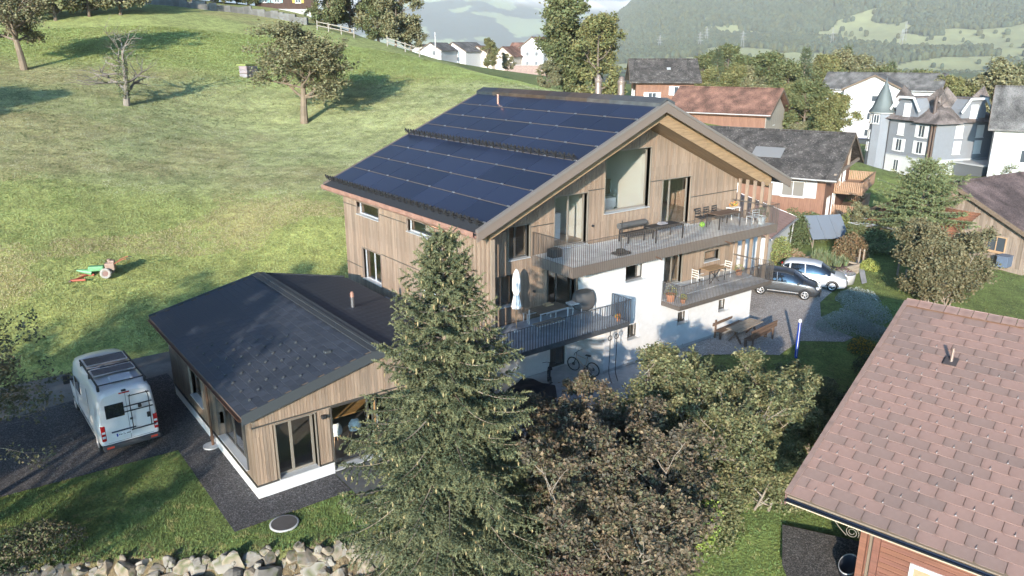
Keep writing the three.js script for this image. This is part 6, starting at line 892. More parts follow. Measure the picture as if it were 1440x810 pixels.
{ // tilted solar collector in the garden
  const t = thing('solar_rack', 'tilted grey solar collector on a frame in the garden', 'solar collector'), p = onG(gp(1165, 345)); t.position.copy(p); t.rotation.y = rad(-28); const a = V(0, 0.7, 0.7), b = V(0, 2.2, -0.9); for (let i = 0; i < 3; i++) part(t, 'panel', bar(V(-1.3 + i * 1.02, a.y, a.z), V(-1.3 + i * 1.02, b.y, b.z), 1.0, 0.06), mat(col(0.24, 0.27, 0.31), { roughness: 0.25, metalness: 0.4 })); for (const x of [-1.7, 1.2]) { part(t, 'strut', bar(V(x, 0, 0.6), V(x, 0.75, 0.65), 0.06), greyWood); part(t, 'strut', bar(V(x, 0, -0.9), V(x, 2.15, -0.9), 0.06), greyWood); part(t, 'strut', bar(V(x, 0.1, 0.6), V(x, 2.1, -0.9), 0.05), greyWood); } }
{ // rotary clothes line
  const t = thing('clothes_dryer', 'rotary clothes dryer on yellow post among garden shrubs', 'clothes dryer'), p = onG(gp(1212, 345)); t.position.copy(p); part(t, 'post', rod(V(0, 0, 0), V(0, 1.9, 0), 0.04), mat(col(0.5, 0.42, 0.12))); for (let i = 0; i < 4; i++) { const a = i * 1.5708 + 0.4; part(t, 'arm', rod(V(0, 1.5, 0), V(Math.cos(a) * 1.5, 1.95, Math.sin(a) * 1.5), 0.025), paleMetal); const b = (i + 1) * 1.5708 + 0.4; for (const k of [0.6, 1]) part(t, 'line', rod(V(Math.cos(a) * 1.5 * k, 1.5 + 0.45 * k, Math.sin(a) * 1.5 * k), V(Math.cos(b) * 1.5 * k, 1.5 + 0.45 * k, Math.sin(b) * 1.5 * k), 0.012, 0.012, 4), paleMetal); } }
{ const g = [[0.17, 0.2, 0.06], [0.22, 0.22, 0.08], [0.13, 0.16, 0.05]], d = [[0.07, 0.09, 0.035], [0.09, 0.11, 0.04]], o = [[0.26, 0.16, 0.1], [0.18, 0.16, 0.08]];
  mound('garden_shrub', 'tall dark green shrub before the brown chalet wall', 'shrub', 1112, 345, 1.8, 1.4, 2.8, d, 71, 4200, 0.13); mound('garden_shrub', 'dark green shrub beside the solar collector frame', 'shrub', 1138, 338, 1.6, 1.3, 2.4, d, 72, 3800, 0.13); mound('garden_shrub', 'yellow green tall plants at the end of the low white shed', 'shrub', 1095, 372, 1.0, 0.9, 2.1, g, 73, 2400, 0.12); mound('garden_shrub', 'pinkish brown flower bed plant behind the silver car', 'shrub', 1112, 372, 1.3, 1.0, 1.1, o, 74, 2400, 0.11); mound('garden_shrub', 'rusty brown shrub beside the narrow path', 'shrub', 1195, 362, 1.4, 1.2, 1.8, [[0.2, 0.12, 0.06], [0.15, 0.12, 0.06]], 75, 3200, 0.11); mound('garden_shrub', 'light green bush under the clothes dryer', 'shrub', 1192, 335, 1.6, 1.4, 2.2, g, 76, 3600, 0.12); mound('garden_shrub', 'lime green bush at the path bend', 'shrub', 1222, 378, 0.8, 0.7, 0.7, [[0.25, 0.28, 0.07]], 77, 1500, 0.09); mound('garden_shrub', 'dense green shrub under the conifer', 'shrub', 1232, 352, 1.6, 1.4, 1.8, d, 78, 3000, 0.12); mound('potted_bush', 'green bush beside the drain pipe of the low shed', 'shrub', 1068, 357, 0.7, 0.7, 1.2, d, 79, 1200, 0.1); }
sheet('garden_path', [gp(1187, 342), gp(1198, 342), gp(1214, 372), gp(1219, 398), gp(1212, 400), gp(1206, 372)].map((p) => [p.x, p.z]), 0.03, M.concretePale, 'narrow pale path through the kitchen garden');
for (let i = 0; i < 6; i++) { const p = onG(gp([1207, 1213, 1262, 1272, 1283, 1296][i], [372, 372, 385, 400, 412, 422][i])); solo('fence_post', rod(V(0, 0, 0), V(0, 1.15, 0), 0.07, 0.06), greyWood, ['pale stub post at the path bend', 'second pale stub post at the path bend', 'slanting grey fence post below the conifer', 'grey fence post between conifer and round bush', 'grey fence post at the foot of the round bush', 'grey fence post at the ridge of the tiled roof'][i], 'post').position.copy(p); }
mound('low_undergrowth', 'low undergrowth in the corner below the boulder wall', 'shrub', 45, 806, 1.6, 1.1, 0.9, [[0.09, 0.11, 0.045], [0.12, 0.10, 0.06]], 81, 2600, 0.08, undefined, -0.6);
// shade trees beyond the lane, and the one whose boughs hang over the yard
{
  const cs = [[0.085, 0.09, 0.045], [0.11, 0.105, 0.05], [0.14, 0.12, 0.06], [0.07, 0.08, 0.04]];
  const g1 = growTree({ h: 10, r: 0.24, base: 0.25, spread: 0.42, limbs: 12, levels: 3, leafN: 9, leafS: 0.15, sig: 0.36, colors: cs, seed: 91, up: 0.25, bark: [0.24, 0.21, 0.18] });
  plant('ash_tree', 'half bare tree with drooping boughs over the gravel yard', 'tree', g1, onG(gp(-75, 740, 0)), undefined, 0.6, 0.66);
  const g2 = growTree({ h: 12, r: 0.3, base: 0.25, spread: 0.4, limbs: 13, levels: 3, leafN: 8, leafS: 0.26, sig: 0.5, colors: cs, seed: 92, up: 0.35 });
  plant('ash_tree', 'tall leafy tree beyond the lane at the meadow foot', 'tree', g2, onG(V(-32, 0, 9)), undefined, 1, 1.05); plant('ash_tree', 'broad leafy tree beside the lane bend', 'tree', g2, onG(V(-38, 0, 8)), undefined, 3, 1.0); plant('ash_tree', 'leafy tree standing beside the gravel yard entrance', 'tree', g2, onG(V(-29.5, 0, -0.5)), undefined, 5, 0.6);
  mound('low_shrub', 'low yellow green bush at the near edge of the shrub mass', 'shrub', 985, 752, 1.5, 1.2, 1.3, [[0.105, 0.112, 0.045], [0.13, 0.125, 0.052]], 82, 3600, 0.085, undefined, -0.8); mound('low_shrub', 'low yellow green bush beside the eave corner of the tiled roof', 'shrub', 1100, 700, 1.4, 1.2, 1.5, [[0.105, 0.112, 0.045], [0.13, 0.125, 0.052]], 83, 3600, 0.085, undefined, -0.8);
}
// ---------- grass ----------
{
  const tuftG = (n, w, seed) => { rnd = mulberry(seed); const p = []; for (let i = 0; i < n; i++) { const a = rr(0, 6.28), b = rr(0, 6.28), l = rr(0.3, 1), x = Math.cos(b) * 0.35 * rnd(), z = Math.sin(b) * 0.35 * rnd(), sx = -Math.sin(a) * w, sz = Math.cos(a) * w; p.push(x + sx, 0, z + sz, x - sx, 0, z - sz, x + Math.cos(a) * l * 0.8, rr(0.5, 1), z + Math.sin(a) * l * 0.8); } const g = new THREE.BufferGeometry(); g.setAttribute('position', new THREE.Float32BufferAttribute(p, 3)); g.computeVertexNormals(); return g; };
  const gm = mat(col(1, 1, 1), { roughness: 0.9, side: THREE.DoubleSide });
  const mow = thing; const mt = new THREE.Matrix4(), q = new THREE.Quaternion(), c = new THREE.Color();
  const sow = (name, label, list, g) => { const im = new THREE.InstancedMesh(g, gm, list.length); list.forEach(([x, y, z, s, h, cl], i) => { q.setFromAxisAngle(V(0, 1, 0), hash2(i, 7) * 6.28); mt.compose(V(x, y, z), q, V(s, h, s)); im.setMatrixAt(i, mt); c.setRGB(...cl); im.setColorAt(i, c); }); stuff(name, im, label, 'grass'); };
  // lawns
  rnd = mulberry(401); const L = [], lawn = (x0, x1, z0, z1, n, ok) => { for (let i = 0; i < n; i++) { const x = rr(x0, x1), z = rr(z0, z1); if (!ok(x, z)) continue; const k = fbm(x * 1.1, z * 1.1, 3), j = fbm(x * 4 + 8, z * 4, 2), bare = fbm(x * 0.9 + 40, z * 0.9, 3) > 0.66; if (bare && rnd() < 0.7) continue; const d = lerp(0.7, 1.35, k) * lerp(0.8, 1.2, j); L.push([x, H(x, z) - 0.01, z, rr(0.05, 0.09), rr(0.05, 0.10), j > 0.68 ? [0.24 * d, 0.235 * d, 0.09 * d] : [0.145 * d, 0.205 * d, 0.062 * d]]); } };
  lawn(-21, -12.38, -2.9, 5.2, 24000, (x, z) => wallSide(x, z) < -0.05 && z > -2.66 - (x + 12.5) * -0.04 - 0.16 * rnd() * rnd() && x < -12.54 + 0.15 * rnd() * rnd()); lawn(-12.5, -6, 3.62, 7.3, 9500, (x, z) => wallSide(x, z) < -0.05 && z > 3.78 - 0.15 * rnd() * rnd()); lawn(-16, -5, 4, 9, 3500, (x, z) => wallSide(x, z) > 0.9);
  lawn(11.5, 26, 3.4, 12, 15000, (x, z) => { const edge = x < 13.4 ? 5.6 : x < 17.5 ? 5.0 : x < 18.7 ? 6.5 : 6.0 - (x - 18.7) * 0.75; return z > edge; }); lawn(-4, 7, 9, 16, 11000, () => true); lawn(26, 52, -4, 14, 14000, (x, z) => z > 2.0 - (x - 26) * 0.3);
  sow('lawn_grass', 'short green lawn grass around the houses', L, tuftG(7, 0.10, 1));
  // meadow: long fringe, mown middle with swaths, clipped upper slope
  rnd = mulberry(402); const Ml = []; for (let i = 0; i < 280000; i++) {
    const r = Math.sqrt(lerp(38 * 38, 108 * 108, Math.pow(rnd(), 1.15))), a = rad(lerp(-2, 46, rnd())), x = CAM.x + Math.sin(a) * r, z = CAM.z - Math.cos(a) * r; if (z > -13.75 + 0.3 * rnd() * rnd() || (x > -1.5 && z > -12.4 && x < 19) || (x > 14 && z > -16 - (x - 14) * 0.55)) continue;
    const clump = fbm(x * 1.05 + 3, z * 1.3, 3), n1 = fbm(x * 0.05, z * 0.05, 4), n3 = fbm((x * 0.906 + z * 0.423) * 0.07, (x * 0.423 - z * 0.906) * 0.75, 3), n2 = fbm(x * 0.7, z * 0.7, 3), dry = fbm(x * 0.09 + 31, z * 0.13, 4), up = x * 0.423 - z * 0.906 + 30.2, edge = up + 3 * (n1 - 0.5), y = H(x, z) - 0.02, d = lerp(0.72, 1.3, n2) * rr(0.8, 1.2);
    let cl, s, h; if (edge + 3 * (rnd() - 0.5) < 54) { cl = dry > 0.58 ? [0.42, 0.37, 0.20] : clump > 0.6 ? [0.22, 0.28, 0.095] : [0.325, 0.375, 0.145]; s = rr(0.14, 0.26); h = rr(0.07, 0.15); } else if (up + 6 * (rnd() - 0.5) < 88) { if (rnd() < 0.25) continue; cl = clump > 0.58 ? [0.115, 0.17, 0.065] : clump < 0.40 ? [0.52, 0.52, 0.35] : n3 > 0.54 ? [0.41, 0.435, 0.265] : n3 < 0.44 ? [0.25, 0.32, 0.13] : [0.34, 0.385, 0.195]; s = rr(0.16, 0.34); h = rr(0.04, 0.09); } else { cl = [0.32, 0.385, 0.145]; s = rr(0.2, 0.4); h = rr(0.06, 0.15); }
    Ml.push([x, y, z, s, h, [cl[0] * d, cl[1] * d, cl[2] * d]]);
  }
  sow('meadow_grass', 'mown and long meadow grass on the hillside', Ml, tuftG(6, 0.09, 2));
}
// ---------- houses beyond ----------
const roofDark = mat(col(0.36, 0.335, 0.325), { map: lichenTex, roughness: 0.9 }), roofGrey = mat(col(0.34, 0.325, 0.31), { map: roofMottle, roughness: 0.85 }), roofRed = mat(col(0.50, 0.26, 0.185), { map: roofMottle, roughness: 0.85 }), roofOrange = mat(col(0.52, 0.23, 0.13), { map: roofMottle, roughness: 0.85 }), roofBrown = mat(col(0.40, 0.33, 0.30), { map: roofMottle, roughness: 0.85 });
const wallBrown = mat(col(0.27, 0.145, 0.10), { map: woodGrain, roughness: 0.85 }), wallWhite = mat(col(0.58, 0.575, 0.565), { map: plasterTex, roughness: 0.9 }), wallCream = mat(col(0.66, 0.57, 0.47), { map: plasterTex, roughness: 0.9 }), wallGrey = mat(col(0.22, 0.232, 0.252), { map: plasterTex, roughness: 0.9 }), barnWood = mat(col(0.34, 0.28, 0.23), { map: woodGrain, roughness: 0.95 }), wallDark = mat(col(0.085, 0.05, 0.04), { map: woodGrain, roughness: 0.9 }), gutterM2 = mat(col(0.45, 0.44, 0.43), { metalness: 0.5, roughness: 0.4 });
const winGlass = new THREE.MeshPhysicalMaterial({ color: col(0.06, 0.07, 0.08), roughness: 0.08, clearcoat: 1, clearcoatRoughness: 0.05 });
function smallWindow(parent, x, y, w, h, o = {}) { // in a plane facing +z at z = 0
  const g = new THREE.Group(); g.name = 'window'; parent.add(g); const fm = o.frame || M.whitePaint, f = 0.07;
  part(g, 'frame', MG([box(x - w / 2, x - w / 2 + f, y, y + h, 0.0, 0.06), box(x + w / 2 - f, x + w / 2, y, y + h, 0, 0.06), box(x - w / 2 + f, x + w / 2 - f, y + h - f, y + h, 0, 0.059), box(x - w / 2 + f, x + w / 2 - f, y, y + f, 0, 0.059), ...(w > 0.7 ? [box(x - 0.03, x + 0.03, y + f, y + h - f, 0, 0.055)] : [])]), fm);
  part(g, 'pane', box(x - w / 2 + f * 0.5, x + w / 2 - f * 0.5, y + f * 0.5, y + h - f * 0.5, 0.005, 0.03), o.closed ? fm : o.glass || winGlass);
  if (o.sh) for (const s of [-1, 1]) part(g, 'shutter', box(x + s * (w / 2 + w * 0.27) - w * 0.25, x + s * (w / 2 + w * 0.27) + w * 0.25, y - 0.03, y + h + 0.03, 0.01, 0.06), o.sh);
  part(g, 'sill', box(x - w / 2 - 0.06, x + w / 2 + 0.06, y - 0.08, y - 0.002, 0, 0.12), fm); return g;
}
// gabled house: local x across the gable (centre 0), gable front z = 0 facing +z, body to z = -D
function gabled(name, label, category, o) {
  const { p, az, W, D, base, eave, ridge, wall, roof, over = 0.8, front = [], left = [], right = [], gable = wall, group, th = 0.22, plinth, plinthM = wallWhite } = o; const t = thing(name, label, category, group); t.position.set(p.x, base, p.z); t.rotation.y = -rad(az);
  const e = eave - base, r = ridge - base, sl = (r - e) / (W / 2 + over), wt = (x) => r - sl * Math.abs(x) - th;
  part(t, 'wall', prism([[-W / 2, -1], [W / 2, -1], [W / 2, wt(W / 2)], [0, wt(0)], [-W / 2, wt(-W / 2)]], -D, 0), wall);
  if (plinth) part(t, 'plinth', box(-W / 2 - 0.03, W / 2 + 0.03, -1, plinth, -D - 0.03, 0.03), plinthM);
  if (gable !== wall) part(t, 'gable', prism([[-W / 2 + 0.05, e - 0.3], [W / 2 - 0.05, e - 0.3], [W / 2 - 0.05, wt(W / 2) - 0.02], [0, wt(0) - 0.02], [-W / 2 + 0.05, wt(W / 2) - 0.02]], 0.001, 0.06), gable);
  for (const s of [-1, 1]) part(t, 'roof_slope', prism([[0, r], [s * (W / 2 + over), e], [s * (W / 2 + over), e - th], [0, r - th]], -D - over, over), roof);
  part(t, 'ridge_cap', prism([[-0.18, r + 0.0], [0, r + 0.1], [0.18, r + 0.0], [0, r - 0.06]], -D - over, over), roof); part(t, 'gutter', MG([bar(V(-W / 2 - over - 0.06, e - 0.08, -D - over), V(-W / 2 - over - 0.06, e - 0.08, over), 0.12, 0.1), bar(V(W / 2 + over + 0.06, e - 0.08, -D - over), V(W / 2 + over + 0.06, e - 0.08, over), 0.12, 0.1)].slice(0, 1)), gutterM2);
  part(t, 'verge_board', MG([bar(V(-W / 2 - over, e - 0.12, over + 0.02), V(0, r - 0.12, over + 0.02), 0.04, 0.28), bar(V(0, r - 0.12, over + 0.022), V(W / 2 + over, e - 0.12, over + 0.022), 0.04, 0.28)].map((g) => g)), o.verge || M.woodDark);
  const F = (x, y, z, a, list) => { const g = turned(t, 'facade', x, y, z, a); for (const [wx, wy, ww, wh, op] of list) smallWindow(g, wx, wy, ww, wh, op || {}); if (!list.length) t.remove(g); };
  F(0, 0, 0.002, 0, front); F(-W / 2 - 0.002, 0, 0, -Math.PI / 2, left); F(W / 2 + 0.002, 0, 0, Math.PI / 2, right); return t;
}
const gdir = (az) => V(Math.cos(rad(az)), 0, Math.sin(rad(az)));
function chimney(t, x, y, z, w, h, m) { part(t, 'chimney', MG([box(x - w / 2, x + w / 2, y, y + h, z - w / 2, z + w / 2), box(x - w / 2 - 0.06, x + w / 2 + 0.06, y + h, y + h + 0.1, z - w / 2 - 0.06, z + w / 2 + 0.06)]), m); }
function deckBalcony(t, x0, x1, y, z0, z1, m) { const g = new THREE.Group(); g.name = 'balcony'; t.add(g); part(g, 'floor', box(x0, x1, y, y + 0.15, z0, z1), m); const n = Math.round((x1 - x0) / 0.16); for (let i = 0; i < n; i++) part(g, 'board', box(x0 + i * (x1 - x0) / n + 0.02, x0 + (i + 1) * (x1 - x0) / n - 0.02, y - 0.05, y + 1.05, z1, z1 + 0.03), m); const k = Math.round((z1 - z0) / 0.16); for (const x of [x0, x1 - 0.03]) for (let i = 0; i < k; i++) part(g, 'board', box(x, x + 0.03, y - 0.05, y + 1.05, z0 + i * (z1 - z0) / k + 0.02, z0 + (i + 1) * (z1 - z0) / k - 0.02), m); part(g, 'rail', box(x0 - 0.02, x1 + 0.02, y + 1.05, y + 1.12, z1 - 0.02, z1 + 0.06), m); }
// chalet with lichened grey roof
{
  const O = at(1177, 254, 68), az = -21, W = 12.6, ov = 1.0, gd = gdir(az), p = O.clone().addScaledVector(gd, W / 2 + ov).addScaledVector(V(Math.sin(rad(az)), 0, -Math.cos(rad(az))), ov);
  const t = gabled('chalet', 'red brown chalet with wide lichen spotted grey roof beside the drive', 'house', { p, az, W, D: 20, base: -0.05, eave: O.y, ridge: O.y + 3.2, wall: wallBrown, roof: roofDark, over: ov, left: [[-2.6, O.y - 1.75, 1.9, 1.35, { frame: mat(col(0.5, 0.5, 0.49)), sh: mat(col(0.36, 0.365, 0.37)), glass: mat(col(0.16, 0.145, 0.125)) }], [-9, O.y - 1.75, 1.9, 1.35, { sh: M.whitePaint }]], front: [[-4.2, 0.1, 1.2, 2.1, { closed: true }], [0.4, 2.4, 1.4, 1.7, {}], [-1.6, 0.2, 1.4, 2.0, {}], [3, 2.6, 1.2, 1.3, {}]] });
  const bw = mat(col(0.42, 0.27, 0.18), { map: woodGrain }); deckBalcony(t, -2.2, 5.6, 2.25, 0.05, 2.4, bw); deckBalcony(t, -2.2, 5.6, 0.15, 0.05, 2.2, bw); part(t, 'roof_patch', bar(V(-4.6, O.y + 0.05 + 3.2 - 0.438 * 4.6 + 0.02, -5.6), V(-3.0, O.y + 0.05 + 3.2 - 0.438 * 3.0 + 0.02, -5.6), 2.6, 0.03), mat(col(0.2, 0.2, 0.2)));
  part(t, 'gable_beam', MG([bar(V(-6.6, O.y + 0.35, 0.7), V(6.6, O.y + 0.35, 0.7), 0.2, 0.25), bar(V(0, O.y + 0.3, 0.7), V(0, O.y + 2.9, 0.7), 0.2, 0.2)]), barnWood); part(t, 'awning', box(0.5, 3.9, 1.85, 1.92, 0.2, 2.0), mat(col(0.16, 0.3, 0.06)));
}
// low shed with reddish roof in front of the chalet
{ const a = at(1084, 335.5, 52), b = at(1121, 305.5, 59.9), d = b.clone().sub(a), L = Math.hypot(d.x, d.z), y = a.y, t = thing('garden_shed', 'low white shed with reddish sheet roof between house and chalet', 'shed'); t.position.set(a.x, 0, a.z); t.rotation.y = Math.atan2(-d.z, d.x); // local x along the eave, roof rises towards -z
  part(t, 'wall', prism([[0.3, -0.1], [L - 0.3, -0.1], [L - 0.3, y - 0.1], [0.3, y - 0.1]], -4.4, -0.35), wallWhite); const n = 11; for (let i = 0; i < n; i++) part(t, 'roof_sheet', bar(V((i + 0.5) * L / n, y, 0), V((i + 0.5) * L / n, y + 1.5, -4.8), L / n - 0.015, 0.05), mat(col(0.36, 0.225, 0.185), { map: mottle, roughness: 0.7 })); part(t, 'gutter', bar(V(0, y - 0.08, 0.07), V(L, y - 0.08, 0.07), 0.1), gutterM2); part(t, 'side_board', bar(V(L + 0.04, y - 0.05, 0), V(L + 0.04, y + 1.45, -4.8), 0.05, 0.2), M.whitePaint); part(t, 'downpipe', rod(V(L - 0.4, 0, -0.25), V(L - 0.4, y, -0.1), 0.05), gutterM2); }
// brown house behind the roof ridge
{ const az = 132, W = 9, ov = 0.9, O = at(885.8, 114.6, 105), gd = gdir(az), dd = V(Math.sin(rad(az)), 0, -Math.cos(rad(az))); const p = O.clone().addScaledVector(gd, -(W / 2 + ov)).addScaledVector(dd, ov); p.y = 0;
  const t = gabled('village_house', 'reddish brown house with grey tile roof behind the solar roof', 'house', { p, az, W, D: 7.6, base: 4.2, eave: O.y, ridge: O.y + 2.8, wall: wallBrown, roof: roofDark, over: ov, right: [[2.2, 3.9, 1.1, 1.0, { sh: M.whitePaint }], [-1.2, 3.9, 0.1, 0.1, {}], [5.6, 4.6, 1.2, 1.1, { sh: M.whitePaint }], [2.4, 1.6, 1.4, 1.3, {}], [6.2, 1.0, 1.6, 2.1, {}]], front: [[-1.8, 3.9, 1.0, 1.2, { sh: M.whitePaint }], [1.8, 3.9, 1.0, 1.2, { sh: M.whitePaint }]] });
  chimney(t, 2.2, 5.9, -0.9 - 1.4, 0.8, 1.7, mat(col(0.22, 0.16, 0.14))); part(t, 'balcony_box', box(4.5, 6.4, 1.3, 2.3, -8.6, -5.2), mat(col(0.55, 0.53, 0.5))); part(t, 'skylight', bar(V(2.3, 8.05, -4.4), V(2.8, 7.8, -4.4), 0.5, 0.06), paleMetal); }
// barn with orange tiles
{ const O = at(1083.8, 161.7, 90), az = -21, W = 8.6, ov = 0.7, gd = gdir(az), p = O.clone().addScaledVector(gd, W / 2 + ov).addScaledVector(V(Math.sin(rad(az)), 0, -Math.cos(rad(az))), ov); const t = gabled('barn', 'old barn with faded orange tile roof and grey board gable', 'barn', { p, az, W, D: 11, base: 3.2, eave: O.y, ridge: O.y + 2.6, wall: mat(col(0.27, 0.14, 0.095), { map: woodGrain }), roof: roofRed, over: ov, front: [[-0.5, 3.0, 0.8, 0.8, {}]], left: [[-4, 1.2, 1.2, 1, {}]] }); part(t, 'board_gable', prism([[-W / 2 + 0.02, -0.5], [W / 2 - 0.02, -0.5], [W / 2 - 0.02, O.y - 3.2 - 0.0], [0, O.y - 3.2 + 2.2], [-W / 2 + 0.02, O.y - 3.2]], 0.002, 0.08), mat(col(0.46, 0.42, 0.37), { map: woodGrain, roughness: 0.95 })); }
// white house with front gable
{ const base = -4, p0 = at(1218, 205, 158), az = 72; p0.y = 0; const ws = (y) => [[0.9, y, 2.4, 1.25, { frame: mat(col(0.45, 0.44, 0.42)) }]];
  const t = gabled('village_house', 'tall white house with pale grey gable roof behind the slate tower', 'house', { p: p0, az, W: 10.2, D: 9, base, eave: at(1186, 126, 158).y, ridge: at(1212, 105, 158).y, wall: wallWhite, roof: roofGrey, over: 0.5, front: [[0.6, 3.3, 2.6, 1.3, {}], [0.7, 6.3, 2.6, 1.3, {}], [1.0, 9.6, 2.4, 1.1, {}]], left: [[-3, 6.3, 1.2, 1.4, {}]] });
  const g2 = p0.clone().add(V(Math.sin(rad(az)), 0, -Math.cos(rad(az))).multiplyScalar(9.5)).addScaledVector(gdir(az), 0); const q = g2.clone().addScaledVector(gdir(az), 10);
  gabled('village_house', 'long white house wing under the pale grey cross roof', 'house', { p: q, az: az - 90, W: 9, D: 20, base, eave: at(1186, 126, 158).y - 0.1, ridge: at(1212, 104, 165).y + 0.2, wall: wallWhite, roof: roofGrey, over: 0.6, left: [[-4, 6.3, 1.2, 1.4, {}], [-16, 6.3, 1.2, 1.4, {}]] });
  { const s = turned(t, 'shop_front', 0, 0, 0.01, 0); part(s, 'awning', bar(V(-5, 2.9, 0.2), V(5, 2.9, 0.2), 0.9, 0.12), mat(col(0.07, 0.08, 0.12))); part(s, 'glazing', box(-4.6, 4.8, 0.2, 2.7, 0.02, 0.06), winGlass); for (const [x, c] of [[-2, [0.5, 0.25, 0.05]], [0.5, [0.55, 0.4, 0.08]], [2.5, [0.5, 0.08, 0.05]], [4, [0.5, 0.5, 0.45]]]) part(s, 'display', box(x - 0.6, x + 0.6, 0.4, 1.2, 0.3, 0.9), mat(col(...c))); }
}
// slate grey mansion with corner turret
{
  const C0 = at(1306, 250, 108), t = thing('mansion', 'grey blue mansion with pointed corner turret and white shutters', 'house'); t.position.set(C0.x, C0.y - 0.2, C0.z); t.rotation.y = rad(-20); const Wd = 9.4, Dp = 9.6, e = 6.9;
  part(t, 'ground_storey', box(0, Wd, -1, 2.35, -Dp, 0), wallWhite); part(t, 'wall', box(0.02, Wd - 0.02, 2.351, e, -Dp + 0.02, -0.02), wallGrey); part(t, 'cornice', box(-0.1, Wd + 0.1, 2.3, 2.42, -Dp - 0.1, 0.1), mat(col(0.30, 0.31, 0.33)));
  // hipped roof
  const hip = (x0, x1, y0, z0, z1, x2, x3, y1, z2, z3, m, nm) => { const g = new THREE.BufferGeometry(), P = [[x0, y0, z1], [x1, y0, z1], [x1, y0, z0], [x0, y0, z0], [x2, y1, z3], [x3, y1, z3], [x3, y1, z2], [x2, y1, z2]], I = [0, 1, 5, 0, 5, 4, 1, 2, 6, 1, 6, 5, 2, 3, 7, 2, 7, 6, 3, 0, 4, 3, 4, 7, 4, 5, 6, 4, 6, 7, 0, 3, 2, 0, 2, 1]; g.setAttribute('position', new THREE.Float32BufferAttribute(I.flatMap((i) => P[i]), 3)); g.computeVertexNormals(); return part(t, nm, uvm(g), m); };
  hip(-0.7, Wd + 0.7, e, -Dp - 0.7, 0.7, 2.2, Wd - 2.2, e + 2.0, -Dp + 2.2, -2.2, roofBrown, 'roof'); hip(2.0, Wd - 2.0, e + 1.6, -Dp + 2.0, -2.0, 3.2, Wd - 3.2, e + 2.7, -Dp + 3.2, -3.2, roofBrown, 'roof_top');
  // gabled dormers with white barge boards
  const dormer = (x, z, a) => { const g = turned(t, 'dormer', x, e - 0.02, z, a); part(g, 'dormer_wall', prism([[-1.9, 0], [1.9, 0], [1.9, 1.6], [1.1, 2.75], [-1.1, 2.75], [-1.9, 1.6]], -4, 0.03), wallGrey); part(g, 'dormer_roof', MG([bar(V(-2.35, 1.25, -1.8), V(-1.15, 2.86, -1.8), 4.6, 0.14, V(0, 0, 1)), bar(V(2.35, 1.25, -1.8), V(1.15, 2.86, -1.8), 4.6, 0.14, V(0, 0, 1)), box(-1.2, 1.2, 2.8, 2.94, -4.1, 0.5)].map((q) => q)), roofBrown); part(g, 'barge_board', MG([bar(V(-2.4, 1.2, 0.5), V(-1.2, 2.85, 0.5), 0.1, 0.28), bar(V(-1.2, 2.83, 0.502), V(1.2, 2.83, 0.502), 0.1, 0.28), bar(V(1.2, 2.85, 0.5), V(2.4, 1.2, 0.5), 0.1, 0.28)]), M.whitePaint); smallWindow(turned(g, 'facade', 0, 0, 0.04, 0), 0, 0.5, 1.1, 1.6, { closed: true }); };
  dormer(5.4, -0.02, 0); dormer(0.02, -5.0, -Math.PI / 2);
  hip(-0.9, 3.2, e - 0.1, -2.9, 0.9, 0.9, 1.5, e + 1.45, -1.3, -0.8, roofBrown, 'corner_roof');
  const fr = turned(t, 'facade', 0, 0, 0.004, 0), fl = turned(t, 'facade', -0.004, 0, 0, -Math.PI / 2), cl = { closed: true }, sh = { sh: M.whitePaint };
  for (const x of [3.6, 6.9]) { smallWindow(fr, x, 3.0, 1.15, 1.6, cl); smallWindow(fr, x, 5.0, 1.15, 1.5, cl); } for (const z of [-2.2, -5.6]) { smallWindow(fl, z, 2.9, 1.0, 1.55, sh); smallWindow(fl, z, 4.95, 1.0, 1.5, z < -5 ? cl : sh); smallWindow(fl, z, 0.3, 0.9, 1.5, {}); }
  part(t, 'copper_pipe', MG([rod(V(-0.12, 0.3, -0.6), V(-0.12, e, -0.6), 0.17), rod(V(-0.12, 0.3, -0.15), V(-0.12, e, -0.15), 0.12)]), mat(col(0.085, 0.055, 0.04), { roughness: 0.6 })); part(t, 'flue', rod(V(0.6, e + 0.6, -1.3), V(0.6, e + 3.1, -1.3), 0.22, 0.2, 12), mat(col(0.085, 0.06, 0.05), { roughness: 0.6 })); part(t, 'downpipe', rod(V(-0.1, 0, -7.6), V(-0.1, e, -7.6), 0.07), M.black);
  const tw = new THREE.Group(); tw.name = 'turret'; tw.position.set(-0.2, 0, -Dp + 0.6); t.add(tw); part(tw, 'turret_wall', (() => { const g = new THREE.CylinderGeometry(1.35, 1.4, 8.4, 8).toNonIndexed(); g.computeVertexNormals(); return mv(g, 0, 3.6, 0); })(), wallGrey); part(tw, 'turret_roof', lathe([[1.75, 7.6], [1.3, 8.3], [0.75, 9.9], [0.3, 11.0], [0.05, 11.7], [0.001, 12.2]].reverse().reverse(), 8), mat(col(0.15, 0.175, 0.17), { metalness: 0.2, roughness: 0.6, map: mottle })); part(tw, 'turret_eave', mv(new THREE.CylinderGeometry(1.75, 1.6, 0.16, 8).toNonIndexed(), 0, 7.56, 0), M.whitePaint); for (const [a, y] of [[-2.0, 6.2], [-2.0, 4.2], [-2.0, 2.6], [-1.2, 6.2]]) { const f = turned(tw, 'facade', Math.sin(a) * 1.36, 0, Math.cos(a) * 1.36, a); smallWindow(f, 0, y, 0.8, 1.15, {}); }
